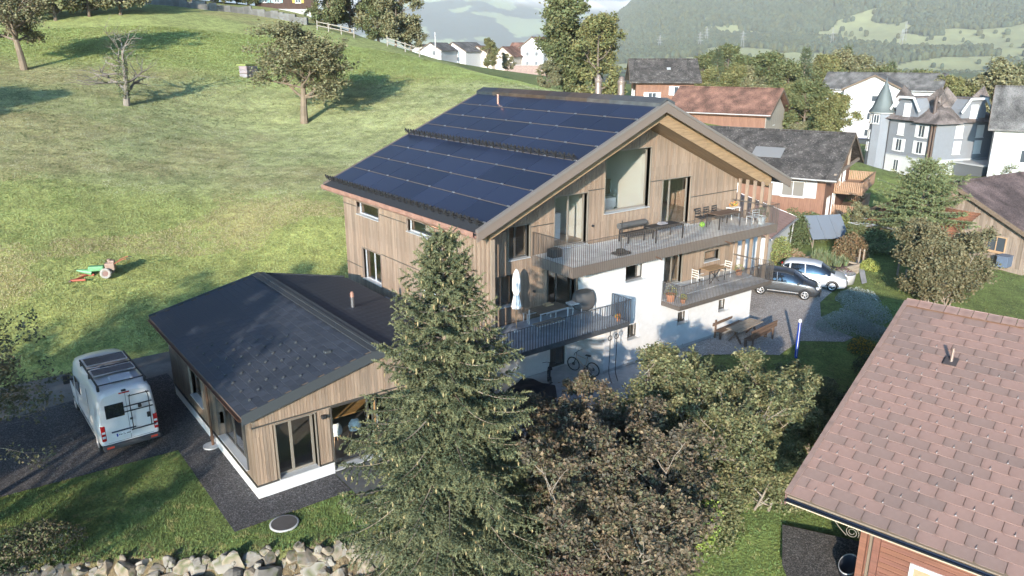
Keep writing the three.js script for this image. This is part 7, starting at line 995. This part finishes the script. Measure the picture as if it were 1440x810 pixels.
  part(t, 'terrace_roof', box(3.2, Wd + 4.5, 2.0, 2.2, 0.2, 4.6), mat(col(0.36, 0.36, 0.36), { roughness: 0.6 })); part(t, 'terrace_wall', box(3.4, 6.6, -1, 1.99, 0.3, 4.4), mat(col(0.10, 0.105, 0.11))); for (const x of [8.5, 10.5, 13.5]) part(t, 'terrace_post', box(x, x + 0.18, -1, 2.0, 4.2, 4.4), wallGrey);
}
// white house at the edge with grey roof
{ const O = at(1390, 181, 105), az = 158, dd = V(Math.sin(rad(az)), 0, -Math.cos(rad(az))), p = O.clone().addScaledVector(gdir(az), -5.2).addScaledVector(dd, 0.7); p.y = 0; gabled('village_house', 'white house under a plain grey pitched roof beyond the pine', 'house', { p, az, W: 9, D: 14, base: -1.4, eave: O.y, ridge: O.y + 4.6, wall: wallWhite, roof: roofGrey, over: 0.7, right: [[3.5, 3.4, 1.2, 1.5, {}], [7.5, 3.4, 1.2, 1.5, {}]] }); }
// weathered barn with orange lean-to
{
  const az = 97, rg = at(1357, 257, 63.6).y, ev = rg - 2.9, W = 11.2, bM = (i) => mat(col(0.25 + 0.05 * i, 0.20 + 0.04 * i, 0.16 + 0.035 * i), { map: woodGrain, roughness: 0.95 }), boardsM = [bM(0), bM(1), bM(2)];
  const t = gabled('old_barn', 'weathered timber barn with brown roof and small paned window', 'barn', { p: V(40.9, 0, 0.75), az, W, D: 13, base: -0.1, eave: ev, ridge: rg, wall: barnWood, roof: mat(col(0.33, 0.235, 0.22), { map: roofMottle, roughness: 0.85 }), over: 0.5, front: [[3.6, 0.9, 1.3, 1.1, { frame: mat(col(0.4, 0.26, 0.15)) }]] });
  rnd = mulberry(5); const sl = 2.9 / (W / 2 + 0.5); for (let i = 0; i < 46; i++) { const x = -W / 2 + 0.02 + i * 0.243, top = rg + 0.1 - sl * Math.max(Math.abs(x), Math.abs(x + 0.23)) - 0.3; if (x > 2.65 && x < 4.45) { part(t, 'board', box(x, x + 0.23, 2.1, Math.max(2.2, top), 0.01, 0.04), boardsM[i % 3]); part(t, 'board', box(x, x + 0.23, 0, 0.8, 0.01, 0.04), boardsM[(i + 1) % 3]); } else part(t, 'board', box(x, x + 0.23, 0, top, 0.01, 0.04 + rr(0, 0.02)), boardsM[Math.floor(rnd() * 3)]); }
  const l = thing('lean_to_shed', 'small board shed with orange tile roof against the old barn', 'shed'); l.position.copy(t.position); l.rotation.copy(t.rotation); const x0 = -4.2, x1 = 1.9, z1 = 3.0, yh = 3.35, yl = 2.0;
  { const sd = turned(l, 'end_wall', x1, 0, 0, Math.PI / 2); part(sd, 'core', prism([[-z1, 0], [-0.08, 0], [-0.08, yh - 0.1], [-z1, yl - 0.1]], -0.2, 0), barnWood); for (let i = 0; i < 12; i++) { const a = -z1 + i * 0.245; part(sd, 'board', box(a, a + 0.23, 0, yl - 0.12 + (yh - yl) * i / 12.2, 0.002, 0.03 + 0.01 * (i % 3)), boardsM[(i * 2) % 3]); } }
  part(l, 'front_wall', box(x0, x1 - 0.21, 0, yl - 0.1, z1 - 0.2, z1), barnWood); for (let i = 0; i < 24; i++) part(l, 'board', box(x0 + i * 0.25, x0 + i * 0.25 + 0.235, 0, yl - 0.1, z1 + 0.002, z1 + 0.03), boardsM[i % 3]);
  for (let r = 0; r < 11; r++) { const k = r / 11, z = z1 + 0.35 - k * (z1 + 0.35), y = yl - 0.15 + k * (yh - yl + 0.15) + 0.05, k2 = (r + 1.15) / 11; part(l, 'tile_course', bar(V((x0 + x1) / 2, y, z), V((x0 + x1) / 2, yl - 0.15 + k2 * (yh - yl + 0.15), z1 + 0.35 - k2 * (z1 + 0.35)), x1 - x0 + 0.6, 0.05), roofOrange); }
  part(l, 'gutter', rod(V(x0 - 0.3, yl - 0.2, z1 + 0.42), V(x1 + 0.3, yl - 0.2, z1 + 0.42), 0.07), gutterM2);
  const w0 = thing('water_tank', 'dark blue water tank before the old barn wall', 'tank'), q = gp(1413, 374, 0); part(w0, 'tank', rbox(-0.7, 0.7, 0, 0.75, -0.35, 0.35, 0.04), mat(col(0.09, 0.12, 0.17))); part(w0, 'rim', MG([rbox(-0.74, 0.74, 0.75, 0.8, -0.39, 0.39, 0.02)]), mat(col(0.12, 0.15, 0.2))); w0.position.set(q.x, 0, q.z);
}
// houses on the far rise
{
  const far = (u, v, r, az, W, D, hE, hR, wall, roof, label, o = {}) => { const p = at(u, v, r), b = p.y; return gabled('far_house', label, 'house', { p: V(p.x, 0, p.z), az, W, D, base: b - 3, eave: b + hE, ridge: b + hR, wall, roof, over: 0.6, group: 'houses on the far rise', ...o }); };
  const w = (x, y) => [x, y + 3, 1.0, 1.5, { sh: mat(col(0.3, 0.3, 0.3)) }];
  far(606, 82, 275, 60, 8, 12, 2.6, 5.2, wallWhite, roofGrey, 'far white house with grey roof and pale pole at its gable', { front: [w(1.2, 1)] }); far(638, 92, 285, 70, 11, 14, 4.8, 8.0, wallWhite, roofGrey, 'far white house with broad grey roof above the meadow crest', { front: [w(-2, 1.4), w(2, 1.4)] }); far(672, 98, 290, 65, 12, 10, 4.6, 8.4, wallCream, roofRed, 'far cream house behind the small yellow tree', { front: [w(-3.5, 2), w(0, 2), w(3.5, 2)] }); far(707, 101, 288, 62, 8, 10, 5.4, 8.8, wallCream, roofRed, 'far cream gabled house with one shuttered window', { front: [w(0.4, 2.5)] }); far(722, 96, 305, 150, 9, 18, 6.0, 9.4, wallWhite, roofRed, 'far house with long red tile roof and chimney', {}); far(748, 98, 292, 62, 9, 12, 7.8, 11.6, wallWhite, roofRed, 'far white house with rounded red gable roof', { front: [w(-1.8, 1.4), w(1.8, 1.4), w(-1.8, 4.8), w(1.8, 4.8)] }); far(590, 80, 280, 60, 6, 8, 2.4, 4.2, wallWhite, roofDark, 'far small white house with dark blue roof', {});
  const bw = at(745, 106, 280); { const t = thing('far_wall', 'far pinkish garden wall below the rounded gable', 'wall'); part(t, 'wall_face', box(-9, 9, -2, 3.4, -0.3, 0.3), mat(col(0.34, 0.24, 0.2), { map: mottle })); part(t, 'coping', box(-9.1, 9.1, 3.4, 3.6, -0.4, 0.4), M.concrete); t.position.copy(bw); t.rotation.y = rad(-45); }
  solo('utility_pole', rod(V(0, -2, 0), V(0, 9.5, 0), 0.3, 0.22), M.concretePale, 'pale utility pole beside the far grey roofs', 'pole').position.copy(at(613, 88, 262));
}
// dark timber house above the meadow
{ const p = at(402, 27, 140); p.y = 0; const b = at(402, 27, 140).y, wv = mat(col(0.28, 0.42, 0.42)), ye = mat(col(0.52, 0.33, 0.08)); gabled('hill_house', 'dark timber farmhouse on white stone base above the meadow wall', 'house', { p, az: 25, W: 9.5, D: 10, base: b - 1, eave: b + 6.5, ridge: b + 10, wall: wallDark, roof: roofDark, plinth: 2.6, front: [[-3.2, 3.6, 0.9, 1.3, { sh: wv }], [-1.2, 3.6, 0.9, 1.3, { sh: wv }], [2.2, 3.6, 0.9, 1.3, { sh: ye }], [1.2, 1.2, 0.5, 0.8, {}], [3.2, 0.9, 0.7, 1.3, {}]], left: [[-3, 3.6, 1, 1.3, {}]] }); }
{ // stone wall along the upper meadow
  const pts = [[140, 2, 113], [190, 4, 114], [240, 8, 115], [300, 15, 116], [350, 20, 117], [395, 27, 118], [432, 35, 119]].map(([u, v, r]) => { const p = hit(u, v) || at(u, v, r); p.y = H(p.x, p.z); return p; }), t = thing('meadow_wall', 'long low stone wall across the top of the meadow', 'stone wall'); rnd = mulberry(9); const sm = [0, 1, 2].map((i) => mat(col(0.15 + 0.03 * i, 0.145 + 0.03 * i, 0.13 + 0.03 * i), { map: mottleCoarse })), sg = [0, 1, 2].map((i) => rbox(-0.55, 0.55, -0.5, 0.5 + 0.12 * i, -0.3, 0.3, 0.1)); for (let i = 0; i < pts.length - 1; i++) { const L = pts[i].distanceTo(pts[i + 1]), an = Math.atan2(-(pts[i + 1].z - pts[i].z), pts[i + 1].x - pts[i].x); for (let s = 0; s < L; s += 0.95) { const p = pts[i].clone().lerp(pts[i + 1], s / L); const m = part(t, 'stone', sg[Math.floor(rnd() * 3)], sm[Math.floor(rnd() * 3)]); m.position.set(p.x, H(p.x, p.z) + 0.35, p.z); m.rotation.set(rr(-0.08, 0.08), an + rr(-0.1, 0.1), rr(-0.08, 0.08)); } } }
{ const p = hit(350, 106), t = thing('stone_hut', 'small stone block with turf top on the meadow bank', 'stone block'); rnd = mulberry(3); for (let r = 0; r < 3; r++) for (let c = 0; c < 4; c++) part(t, 'stone', rbox(-1.0 + c * 0.5 + 0.01, -0.52 + c * 0.5, r * 0.4, r * 0.4 + 0.38, -0.5 + 0.05 * rr(0, 1), 0.5 + 0.08 * rr(0, 1), 0.05), mat(col(0.2 + 0.05 * rnd(), 0.2, 0.2))); part(t, 'turf', rbox(-1.1, 1.1, 1.19, 1.4, -0.7, 0.5, 0.08), mat(col(0.2, 0.23, 0.07))); t.position.copy(p).add(V(0, -0.2, 0)); t.rotation.y = 0.6; }
// fence on the crest
{ const t = thing('crest_fence', 'pale wooden rail fence along the meadow crest', 'fence'), P = [[446, 36, 119], [462, 40, 118], [480, 46, 117], [498, 51, 116], [545, 66, 114], [570, 72, 112], [590, 78, 110]].map((a) => { const p = at(...a); p.y = H(p.x, p.z); return p; }); const fm = mat(col(0.26, 0.235, 0.20)); for (let i = 0; i < P.length; i++) { part(t, 'post', rod(P[i], P[i].clone().add(V(0, 1.3, 0)), 0.09), fm); if (i < P.length - 1 && i !== 3) for (const y of [0.6, 1.1]) part(t, 'rail', rod(P[i].clone().add(V(0, y, 0)), P[i + 1].clone().add(V(0, y, 0)), 0.07), fm); } }
// ---------- trees on the meadow and in the village ----------
{
  const olive = [[0.165, 0.158, 0.08], [0.195, 0.178, 0.092], [0.13, 0.13, 0.062]], lushA = [[0.075, 0.095, 0.036], [0.10, 0.115, 0.042], [0.125, 0.125, 0.05]], gold = [[0.14, 0.14, 0.05], [0.175, 0.16, 0.06], [0.11, 0.12, 0.042]], deep = [[0.06, 0.085, 0.035], [0.08, 0.10, 0.04]];
  const fruit = growTree({ h: 7.8, r: 0.3, base: 0.36, spread: 0.40, limbs: 20, levels: 3, leafN: 8, leafS: 0.2, sig: 0.4, shape: 0.4, up: 0.5, colors: olive, seed: 101, bark: [0.17, 0.13, 0.09] });
  plant('pear_tree', 'round olive leaved fruit tree standing alone on the meadow', 'tree', fruit, hit(428, 173), undefined, 0.4, 1.0).scale.set(1.3, 1.0, 1.3);
  plant('pear_tree', 'olive leaved fruit tree beside the long meadow shadow', 'tree', fruit, hit(34, 98), undefined, 2.4, 1.15);
  const bare = growTree({ h: 6.4, r: 0.32, base: 0.2, spread: 0.5, limbs: 9, levels: 3, leafN: 0, leafS: 0.2, sig: 0.2, colors: deep, seed: 102, up: 0.35, bark: [0.18, 0.155, 0.13], sway: 0.35 });
  { const t = thing('dead_tree', 'bare dead tree with ivy climbing its trunk on the meadow', 'tree'); part(t, 'trunk', bare.wood, woodMatV); rnd = mulberry(103); const T = new Tris(); for (let i = 0; i < 700; i++) { const y = rr(0.6, 4.2), a = rr(0, 6.28), r = 0.3 + 0.25 * rnd(); leaf(T, V(Math.cos(a) * r, y, Math.sin(a) * r), 0.16, jit([0.09, 0.11, 0.045], 0.25)); } part(t, 'ivy', T.geo(), M.leaf); t.position.copy(hit(178, 148)); t.rotation.y = 1; }
  const bigA = growTree({ h: 12, r: 0.35, base: 0.1, spread: 0.27, limbs: 20, levels: 3, leafN: 10, leafS: 0.38, sig: 0.6, colors: lushA, seed: 104, up: 0.4 }), bigB = growTree({ h: 12, r: 0.3, base: 0.08, spread: 0.24, limbs: 20, levels: 3, leafN: 9, leafS: 0.36, sig: 0.55, colors: gold, seed: 105, up: 0.5 }), bigC = growTree({ h: 12, r: 0.3, base: 0.08, spread: 0.36, limbs: 15, levels: 3, leafN: 9, leafS: 0.44, sig: 0.65, colors: olive, seed: 106, up: 0.35 });
  const con = growConifer({ h: 14, w: 2.9, r: 0.25, step: 0.75, per: 7, twig: 1.1, needle: 0.28, nw: 0.1, dens: 0.16, nper: 3, seed: 107, droop: 0.5, colors: [[0.05, 0.07, 0.035], [0.065, 0.085, 0.04]], tipc: [0.09, 0.105, 0.045], tri: 1 });
  const put = (g, name, label, u, v, r, hgt, base, group, turn) => { const p = at(u, v, r); p.y = H(p.x, p.z) - 0.1; return plant(name, label, 'tree', g, p, group, turn ?? u * 0.37, hgt / base); };
  // crest trees above the meadow
  const C = 'trees beside the farmhouse above the meadow', SH = 'trees shading the upper meadow'; for (const [u, v, r, h] of [[20, -30, 112, 8], [70, -22, 113, 9], [120, -14, 114, 8], [165, -10, 115, 8]]) put(bigC, 'meadow_tree', 'leafy tree standing above the meadow shadow', u, v, r, h, 12, SH); { const q = hit(70, 125) || at(70, 125, 82), w2 = V(q.x - 0.793 * 27, 0, q.z + 0.609 * 27); w2.y = H(w2.x, w2.z); plant('meadow_tree', 'leafy tree beside the meadow throwing the long shadow', 'tree', bigA, w2, undefined, 1, 0.85); const w3 = V(w2.x - 4, 0, w2.z - 6); w3.y = H(w3.x, w3.z); plant('meadow_tree', 'second leafy tree throwing the long meadow shadow', 'tree', bigC, w3, undefined, 2, 0.8); } put(bigA, 'crest_tree', 'leafy green tree beside the dark timber farmhouse', 462, 30, 126, 9.5, 12, C); put(bigC, 'crest_tree', 'reddish olive tree in the crest group', 492, 40, 128, 9.5, 12, C); put(bigA, 'crest_tree', 'dark green tree at the lower end of the crest group', 532, 55, 124, 8.4, 12, C); put(bigC, 'crest_tree', 'olive tree with rounded crown at the lower end of the crest group', 556, 58, 122, 8.8, 12, C); put(bigC, 'crest_tree', 'small grey green tree ending the crest group', 578, 66, 123, 5.0, 12, C);
  const D = 'trees behind the meadow wall'; put(bigA, 'wall_tree', 'leafy tree behind the long meadow wall', 315, 8, 138, 7, 12, D); put(bigA, 'wall_tree', 'leafy tree behind the long meadow wall', 350, 12, 140, 7, 12, D); put(bigC, 'wall_tree', 'leafy tree behind the long meadow wall', 270, 5, 136, 8, 12, D); put(bigA, 'wall_tree', 'leafy tree behind the long meadow wall', 225, 0, 135, 8, 12, D); put(bigC, 'wall_tree', 'leafy tree behind the long meadow wall', 130, -6, 128, 7, 12, D); put(bigA, 'wall_tree', 'leafy tree behind the long meadow wall', 170, -4, 131, 8, 12, D);
  put(growTree({ h: 17, r: 0.45, base: 0.1, spread: 0.19, limbs: 30, levels: 3, leafN: 13, leafS: 0.42, sig: 0.8, colors: lushA, seed: 110, up: 0.45, shape: 0.45 }), 'tall_tree', 'tall broad green tree behind the solar roof', 795, 133, 125, 17.3, 17); put(bigB, 'birch_tree', 'slender pale birch beside the tall broad tree', 843, 136, 118, 13.8, 12); put(bigC, 'low_tree', 'small bush at the foot of the tall broad tree', 770, 128, 120, 4.5, 12); put(bigB, 'small_tree', 'small yellow tree before the far cream houses', 686, 101, 230, 8.5, 12); put(bigC, 'round_bush', 'round pale bush before the far garden wall', 714, 104, 240, 5.2, 12);
  // wood behind the barn: each tree on its own
  const W = 'wood behind the barn', names = ['leafy tree in the wood behind the barn', 'golden green tree in the wood behind the barn', 'dark conifer in the wood behind the barn', 'olive tree in the wood behind the barn'];
  rnd = mulberry(201); const lst = []; for (let i = 0; i < 32; i++) { const u = 985 + i * 10 + rr(-4, 4); lst.push([u, u > 1140 ? rr(190, 215) : rr(150, 195), u > 1140 ? rr(11, 15) : rr(9.5, 14), [0, 1, 2, 0, 3, 1][i % 6]]); } for (let i = 0; i < 9; i++) lst.push([1000 + i * 15 + rr(-5, 5), rr(120, 140), rr(6, 8.5), [0, 3, 0, 1][i % 4]]);
  for (const [u, r, h, k] of lst) put([bigA, bigB, con, bigC][k], ['wood_tree', 'wood_tree', 'wood_conifer', 'wood_tree'][k], names[k], u, 150, r, h * (k === 2 ? 1.15 : 1), k === 2 ? 14 : 12, W);
  const R = 'trees beyond the grey mansion'; for (let i = 0; i < 13; i++) { const u = 1285 + i * 13.5, k = i > 8 ? [2, 3, 2, 2][i % 4] : [1, 3, 0][i % 3]; put([bigA, bigB, con, bigC][k], k === 2 ? 'wood_conifer' : 'wood_tree', ['leafy tree beyond the grey mansion', 'golden green tree beyond the grey mansion', 'dark conifer beyond the grey mansion', 'olive tree beyond the grey mansion'][k], u, 180, 165 + (i % 3) * 12, i > 8 ? 15 + (i % 3) : 10 + (i % 4), k === 2 ? 14 : 12, R); }
  put(bigB, 'lime_tree', 'bright yellow green round tree before the tall white house', 1172, 190, 92, 7.0, 12); put(bigA, 'garden_tree', 'dark green conical tree before the orange barn roof', 1028, 182, 80, 4.6, 12); put(bigC, 'garden_tree', 'low olive shrub before the orange barn', 1052, 192, 76, 2.2, 12); put(bigA, 'garden_tree', 'green bush between brown house and barn', 992, 178, 80, 2.8, 12); put(bigC, 'garden_tree', 'grey green shrub at the barn gable', 1112, 190, 86, 4.0, 12); put(bigA, 'garden_tree', 'dark tree behind the barn gable', 1130, 185, 100, 7.4, 12); put(bigC, 'garden_tree', 'small tree between chalet balcony and street', 1222, 275, 64, 3.0, 12); put(bigA, 'garden_tree', 'bright shrub below the chalet balcony', 1208, 300, 60, 2.2, 12);
  // conifer in the garden and the pine at the edge
  const pine = growConifer({ h: 6.6, w: 4.3, r: 0.18, step: 0.36, per: 9, twig: 0.75, needle: 0.14, nw: 0.045, dens: 0.06, nper: 3, seed: 108, droop: 0.25, pow: 0.55, colors: [[0.09, 0.12, 0.05], [0.12, 0.145, 0.06]], tipc: [0.17, 0.19, 0.08] });
  plant('garden_conifer', 'spreading green conifer between garden and grey mansion', 'tree', pine, onG(gp(1285, 356)), undefined, 0.3); const yp = growConifer({ h: 6.5, w: 2.2, r: 0.13, step: 0.6, per: 5, twig: 0.6, needle: 0.16, nw: 0.04, dens: 0.07, nper: 3, seed: 109, droop: 0.2, pow: 0.6, colors: [[0.12, 0.145, 0.07]], tipc: [0.19, 0.2, 0.1] }); { const p = at(1416, 268, 72); p.y = H(p.x, p.z); plant('young_pine', 'young pale green pine above the barn roof', 'tree', yp, p); const p2 = at(1352, 262, 80); p2.y = H(p2.x, p2.z); plant('low_pine', 'low spreading pine shrub before the terrace roof', 'shrub', yp, p2, undefined, 2, 0.55); const p3 = at(1385, 262, 78); p3.y = H(p3.x, p3.z); plant('low_pine', 'low spreading pine shrub under the young pine', 'shrub', yp, p3, undefined, 4, 0.5); }
}
// ---------- mountains ----------
{
  const azOf = (u) => { const d = dirOf(u, 75); return Math.atan2(d.x, -d.z); };
  const ridged = (x, y, o = 4) => { let s = 0, a = 0.5, n = 0; for (let i = 0; i < o; i++) { s += a * (1 - Math.abs(2 * vnoise(x, y) - 1)); n += a; x = x * 2.03 + 7; y = y * 2.03 + 3; a *= 0.5; } return s / n; };
  // near mountainside across the valley
  const A0 = azOf(760), A1 = azOf(1900), R0 = 1150, R1 = 3600;
  const hgt = (a, r) => {
    const u = (a - azOf(860)) / (azOf(1000) - azOf(860)), x = Math.sin(a) * r, z = -Math.cos(a) * r;
    const rise = sstep(1500, 3500, r), prof = -26 + 62 * sstep(1250, 2050, r) + 330 * Math.pow(clamp((r - 1950) / 1600), 1.25);
    const edge = lerp(0.0, 1, sstep(-0.75, 0.75, u)), n = 60 * (ridged(x * 0.0016, z * 0.0016) - 0.5) * sstep(1700, 2600, r) + 18 * (fbm(x * 0.006, z * 0.006, 4) - 0.5) * sstep(1300, 1800, r);
    return lerp(-26, prof + n, edge);
  };
  const cover = (a, r, y) => { const x = Math.sin(a) * r, z = -Math.cos(a) * r, n = fbm(x * 0.0032 + 3, z * 0.0032, 4), m = fbm(x * 0.011, z * 0.011, 3); const fieldBand = sstep(1300, 1450, r) * sstep(2500, 2250, r + 420 * (n - 0.5) * 2), k = n * 0.75 + m * 0.25; if (fieldBand > 0.5 && k > 0.45) return 'field'; if (r > 2750 && ridged(x * 0.004 + 9, z * 0.004, 3) > 0.70) return 'rock'; return 'wood'; };
  const NA = 300, NR = 150, pos = [], clr = [], uv = [], idx = [];
  for (let j = 0; j <= NR; j++) for (let i = 0; i <= NA; i++) { const a = lerp(A0, A1, i / NA), r = lerp(R0, R1, j / NR), y = hgt(a, r); pos.push(CAM.x + Math.sin(a) * r, y, CAM.z - Math.cos(a) * r); uv.push(i * 4, j * 4); const c = cover(a, r, y), n = 0.85 + 0.3 * fbm(i * 0.6, j * 0.6, 2); const k = { field: [0.27, 0.28, 0.135], rock: [0.42, 0.40, 0.37], wood: [0.036, 0.047, 0.031] }[c]; clr.push(k[0] * n, k[1] * n, k[2] * n); if (i < NA && j < NR) { const q = j * (NA + 1) + i; idx.push(q, q + 1, q + NA + 1, q + 1, q + NA + 2, q + NA + 1); } }
  const g = new THREE.BufferGeometry(); g.setAttribute('position', new THREE.Float32BufferAttribute(pos, 3)); g.setAttribute('color', new THREE.Float32BufferAttribute(clr, 3)); g.setAttribute('uv', new THREE.Float32BufferAttribute(uv, 2)); g.setIndex(idx); g.computeVertexNormals();
  struct('mountain', g, mat(col(1, 1, 1), { vertexColors: true, roughness: 1, side: THREE.DoubleSide }), 'wooded mountainside with pale meadows across the valley');
  // its wood
  rnd = mulberry(301); const crown = new THREE.IcosahedronGeometry(4.4, 0).scale(1, 1.75, 1).translate(0, 6, 0), list = []; for (let i = 0; i < 90000 && list.length < 42000; i++) { const a = lerp(azOf(800), azOf(1560), rnd()), r = Math.sqrt(lerp(1300 * 1300, 3300 * 3300, rnd())); const y = hgt(a, r), c = cover(a, r, y); if (c === 'field' && rnd() < 0.993) continue; if (c === 'rock' && rnd() < 0.75) continue; list.push([a, r, y]); }
  const im = new THREE.InstancedMesh(crown, mat(col(1, 1, 1), { roughness: 1 }), list.length), mt = new THREE.Matrix4(), qn = new THREE.Quaternion(), cc = new THREE.Color(); list.forEach(([a, r, y], i) => { const s = rr(0.6, 1.25), w = rr(0.8, 1.5); mt.compose(V(CAM.x + Math.sin(a) * r, y - 1, CAM.z - Math.cos(a) * r), qn, V(s * w, s, s * w)); im.setMatrixAt(i, mt); const k = rr(0.7, 1.3), h = rnd(); cc.setRGB(0.045 * k + 0.03 * h * h, 0.057 * k + 0.02 * h * h, 0.034 * k); im.setColorAt(i, cc); });
  stuff('forest', im, 'dense wood covering the mountainside', 'forest');
  // pylons on the meadows
  const py = (u, r, h) => { const a = azOf(u), y = hgt(a, r), t = thing('pylon', 'pale lattice power pylon on the mountain meadow', 'pylon', 'power pylons across the valley'), m = mat(col(0.26, 0.26, 0.26)); for (const [x, z] of [[1, 1], [1, -1], [-1, 1], [-1, -1]]) part(t, 'leg', bar(V(x * 3.2, 0, z * 3.2), V(x * 0.5, h, z * 0.5), 0.55), m); for (const k of [0.55, 0.72, 0.88]) part(t, 'cross_arm', bar(V(-6, h * k, 0), V(6, h * k, 0), 0.5), m); t.position.set(CAM.x + Math.sin(a) * r, y - 1, CAM.z - Math.cos(a) * r); t.rotation.y = -a; };
  for (const [u, r, h] of [[983, 1750, 38], [992, 1950, 40], [1043, 1800, 36], [1168, 1850, 44], [1265, 1800, 40], [1269, 2000, 42], [927, 1800, 34]]) py(u, r, h);
  const fh = (u, r) => { const a = azOf(u), y = hgt(a, r), t = thing('valley_farm', 'tiny pale farmhouse on the mountain meadow', 'house', 'farms across the valley'); part(t, 'wall', box(-7, 7, -2, 6, -5, 5), wallWhite); part(t, 'roof', prism([[-8, 6], [8, 6], [0, 10.5]], -6, 6), roofGrey); t.position.set(CAM.x + Math.sin(a) * r, y, CAM.z - Math.cos(a) * r); t.rotation.y = -a + 0.5; }; for (const [u, r] of [[1178, 1650], [1190, 1680], [1200, 1660], [1206, 1700], [1183, 1720]]) fh(u, r);
  // distant range
  const skyline = [[300, 30], [420, 22], [480, 8], [520, 14], [560, 2], [600, -2], [640, -6], [668, -10], [700, -2], [730, 6], [770, 12], [820, 17], [880, 20], [1000, 26], [1300, 30]], top = (u) => -16 + (() => { for (let i = 0; i < skyline.length - 1; i++) if (u <= skyline[i + 1][0]) return lerp(skyline[i][1], skyline[i + 1][1], sstep(skyline[i][0], skyline[i + 1][0], u)); return 30; })();
  const F0 = 5200, F1 = 7000, NB = 260, NS = 80, p2 = [], c2 = [], i2 = [], u2 = [];
  for (let j = 0; j <= NS; j++) for (let i = 0; i <= NB; i++) { const u = lerp(250, 1150, i / NB), a = azOf(u), t = j / NS, r = lerp(F0, F1, t), x = Math.sin(a) * r, z = -Math.cos(a) * r, el = at(u, top(u), F1 * 0.97).y, n = ridged(x * 0.0009, z * 0.0009, 5); const y = -30 + (el + 30) * Math.pow(t, 0.85) * (0.86 + 0.28 * n * (0.4 + t * 0.6)) ; p2.push(CAM.x + x, y, CAM.z + z); u2.push(i, j); const f = fbm(x * 0.0022, z * 0.0022, 4), rock = sstep(0.72, 0.95, t + 0.35 * (n - 0.5)), k = f > 0.55 ? [0.20, 0.24, 0.12] : [0.045, 0.06, 0.045]; c2.push(...k.map((q, w) => lerp(q, [0.44, 0.42, 0.40][w], rock))); if (i < NB && j < NS) { const q = j * (NB + 1) + i; i2.push(q, q + 1, q + NB + 1, q + 1, q + NB + 2, q + NB + 1); } }
  const g2 = new THREE.BufferGeometry(); g2.setAttribute('position', new THREE.Float32BufferAttribute(p2, 3)); g2.setAttribute('color', new THREE.Float32BufferAttribute(c2, 3)); g2.setAttribute('uv', new THREE.Float32BufferAttribute(u2, 2)); g2.setIndex(i2); g2.computeVertexNormals();
  struct('distant_mountain', g2, mat(col(1, 1, 1), { vertexColors: true, roughness: 1, side: THREE.DoubleSide }), 'hazy blue distant mountain range');
}
scene.traverse((o) => { if (o.isMesh && !o.isSky) { o.castShadow = true; o.receiveShadow = true; } });
renderer.render(scene, camera);
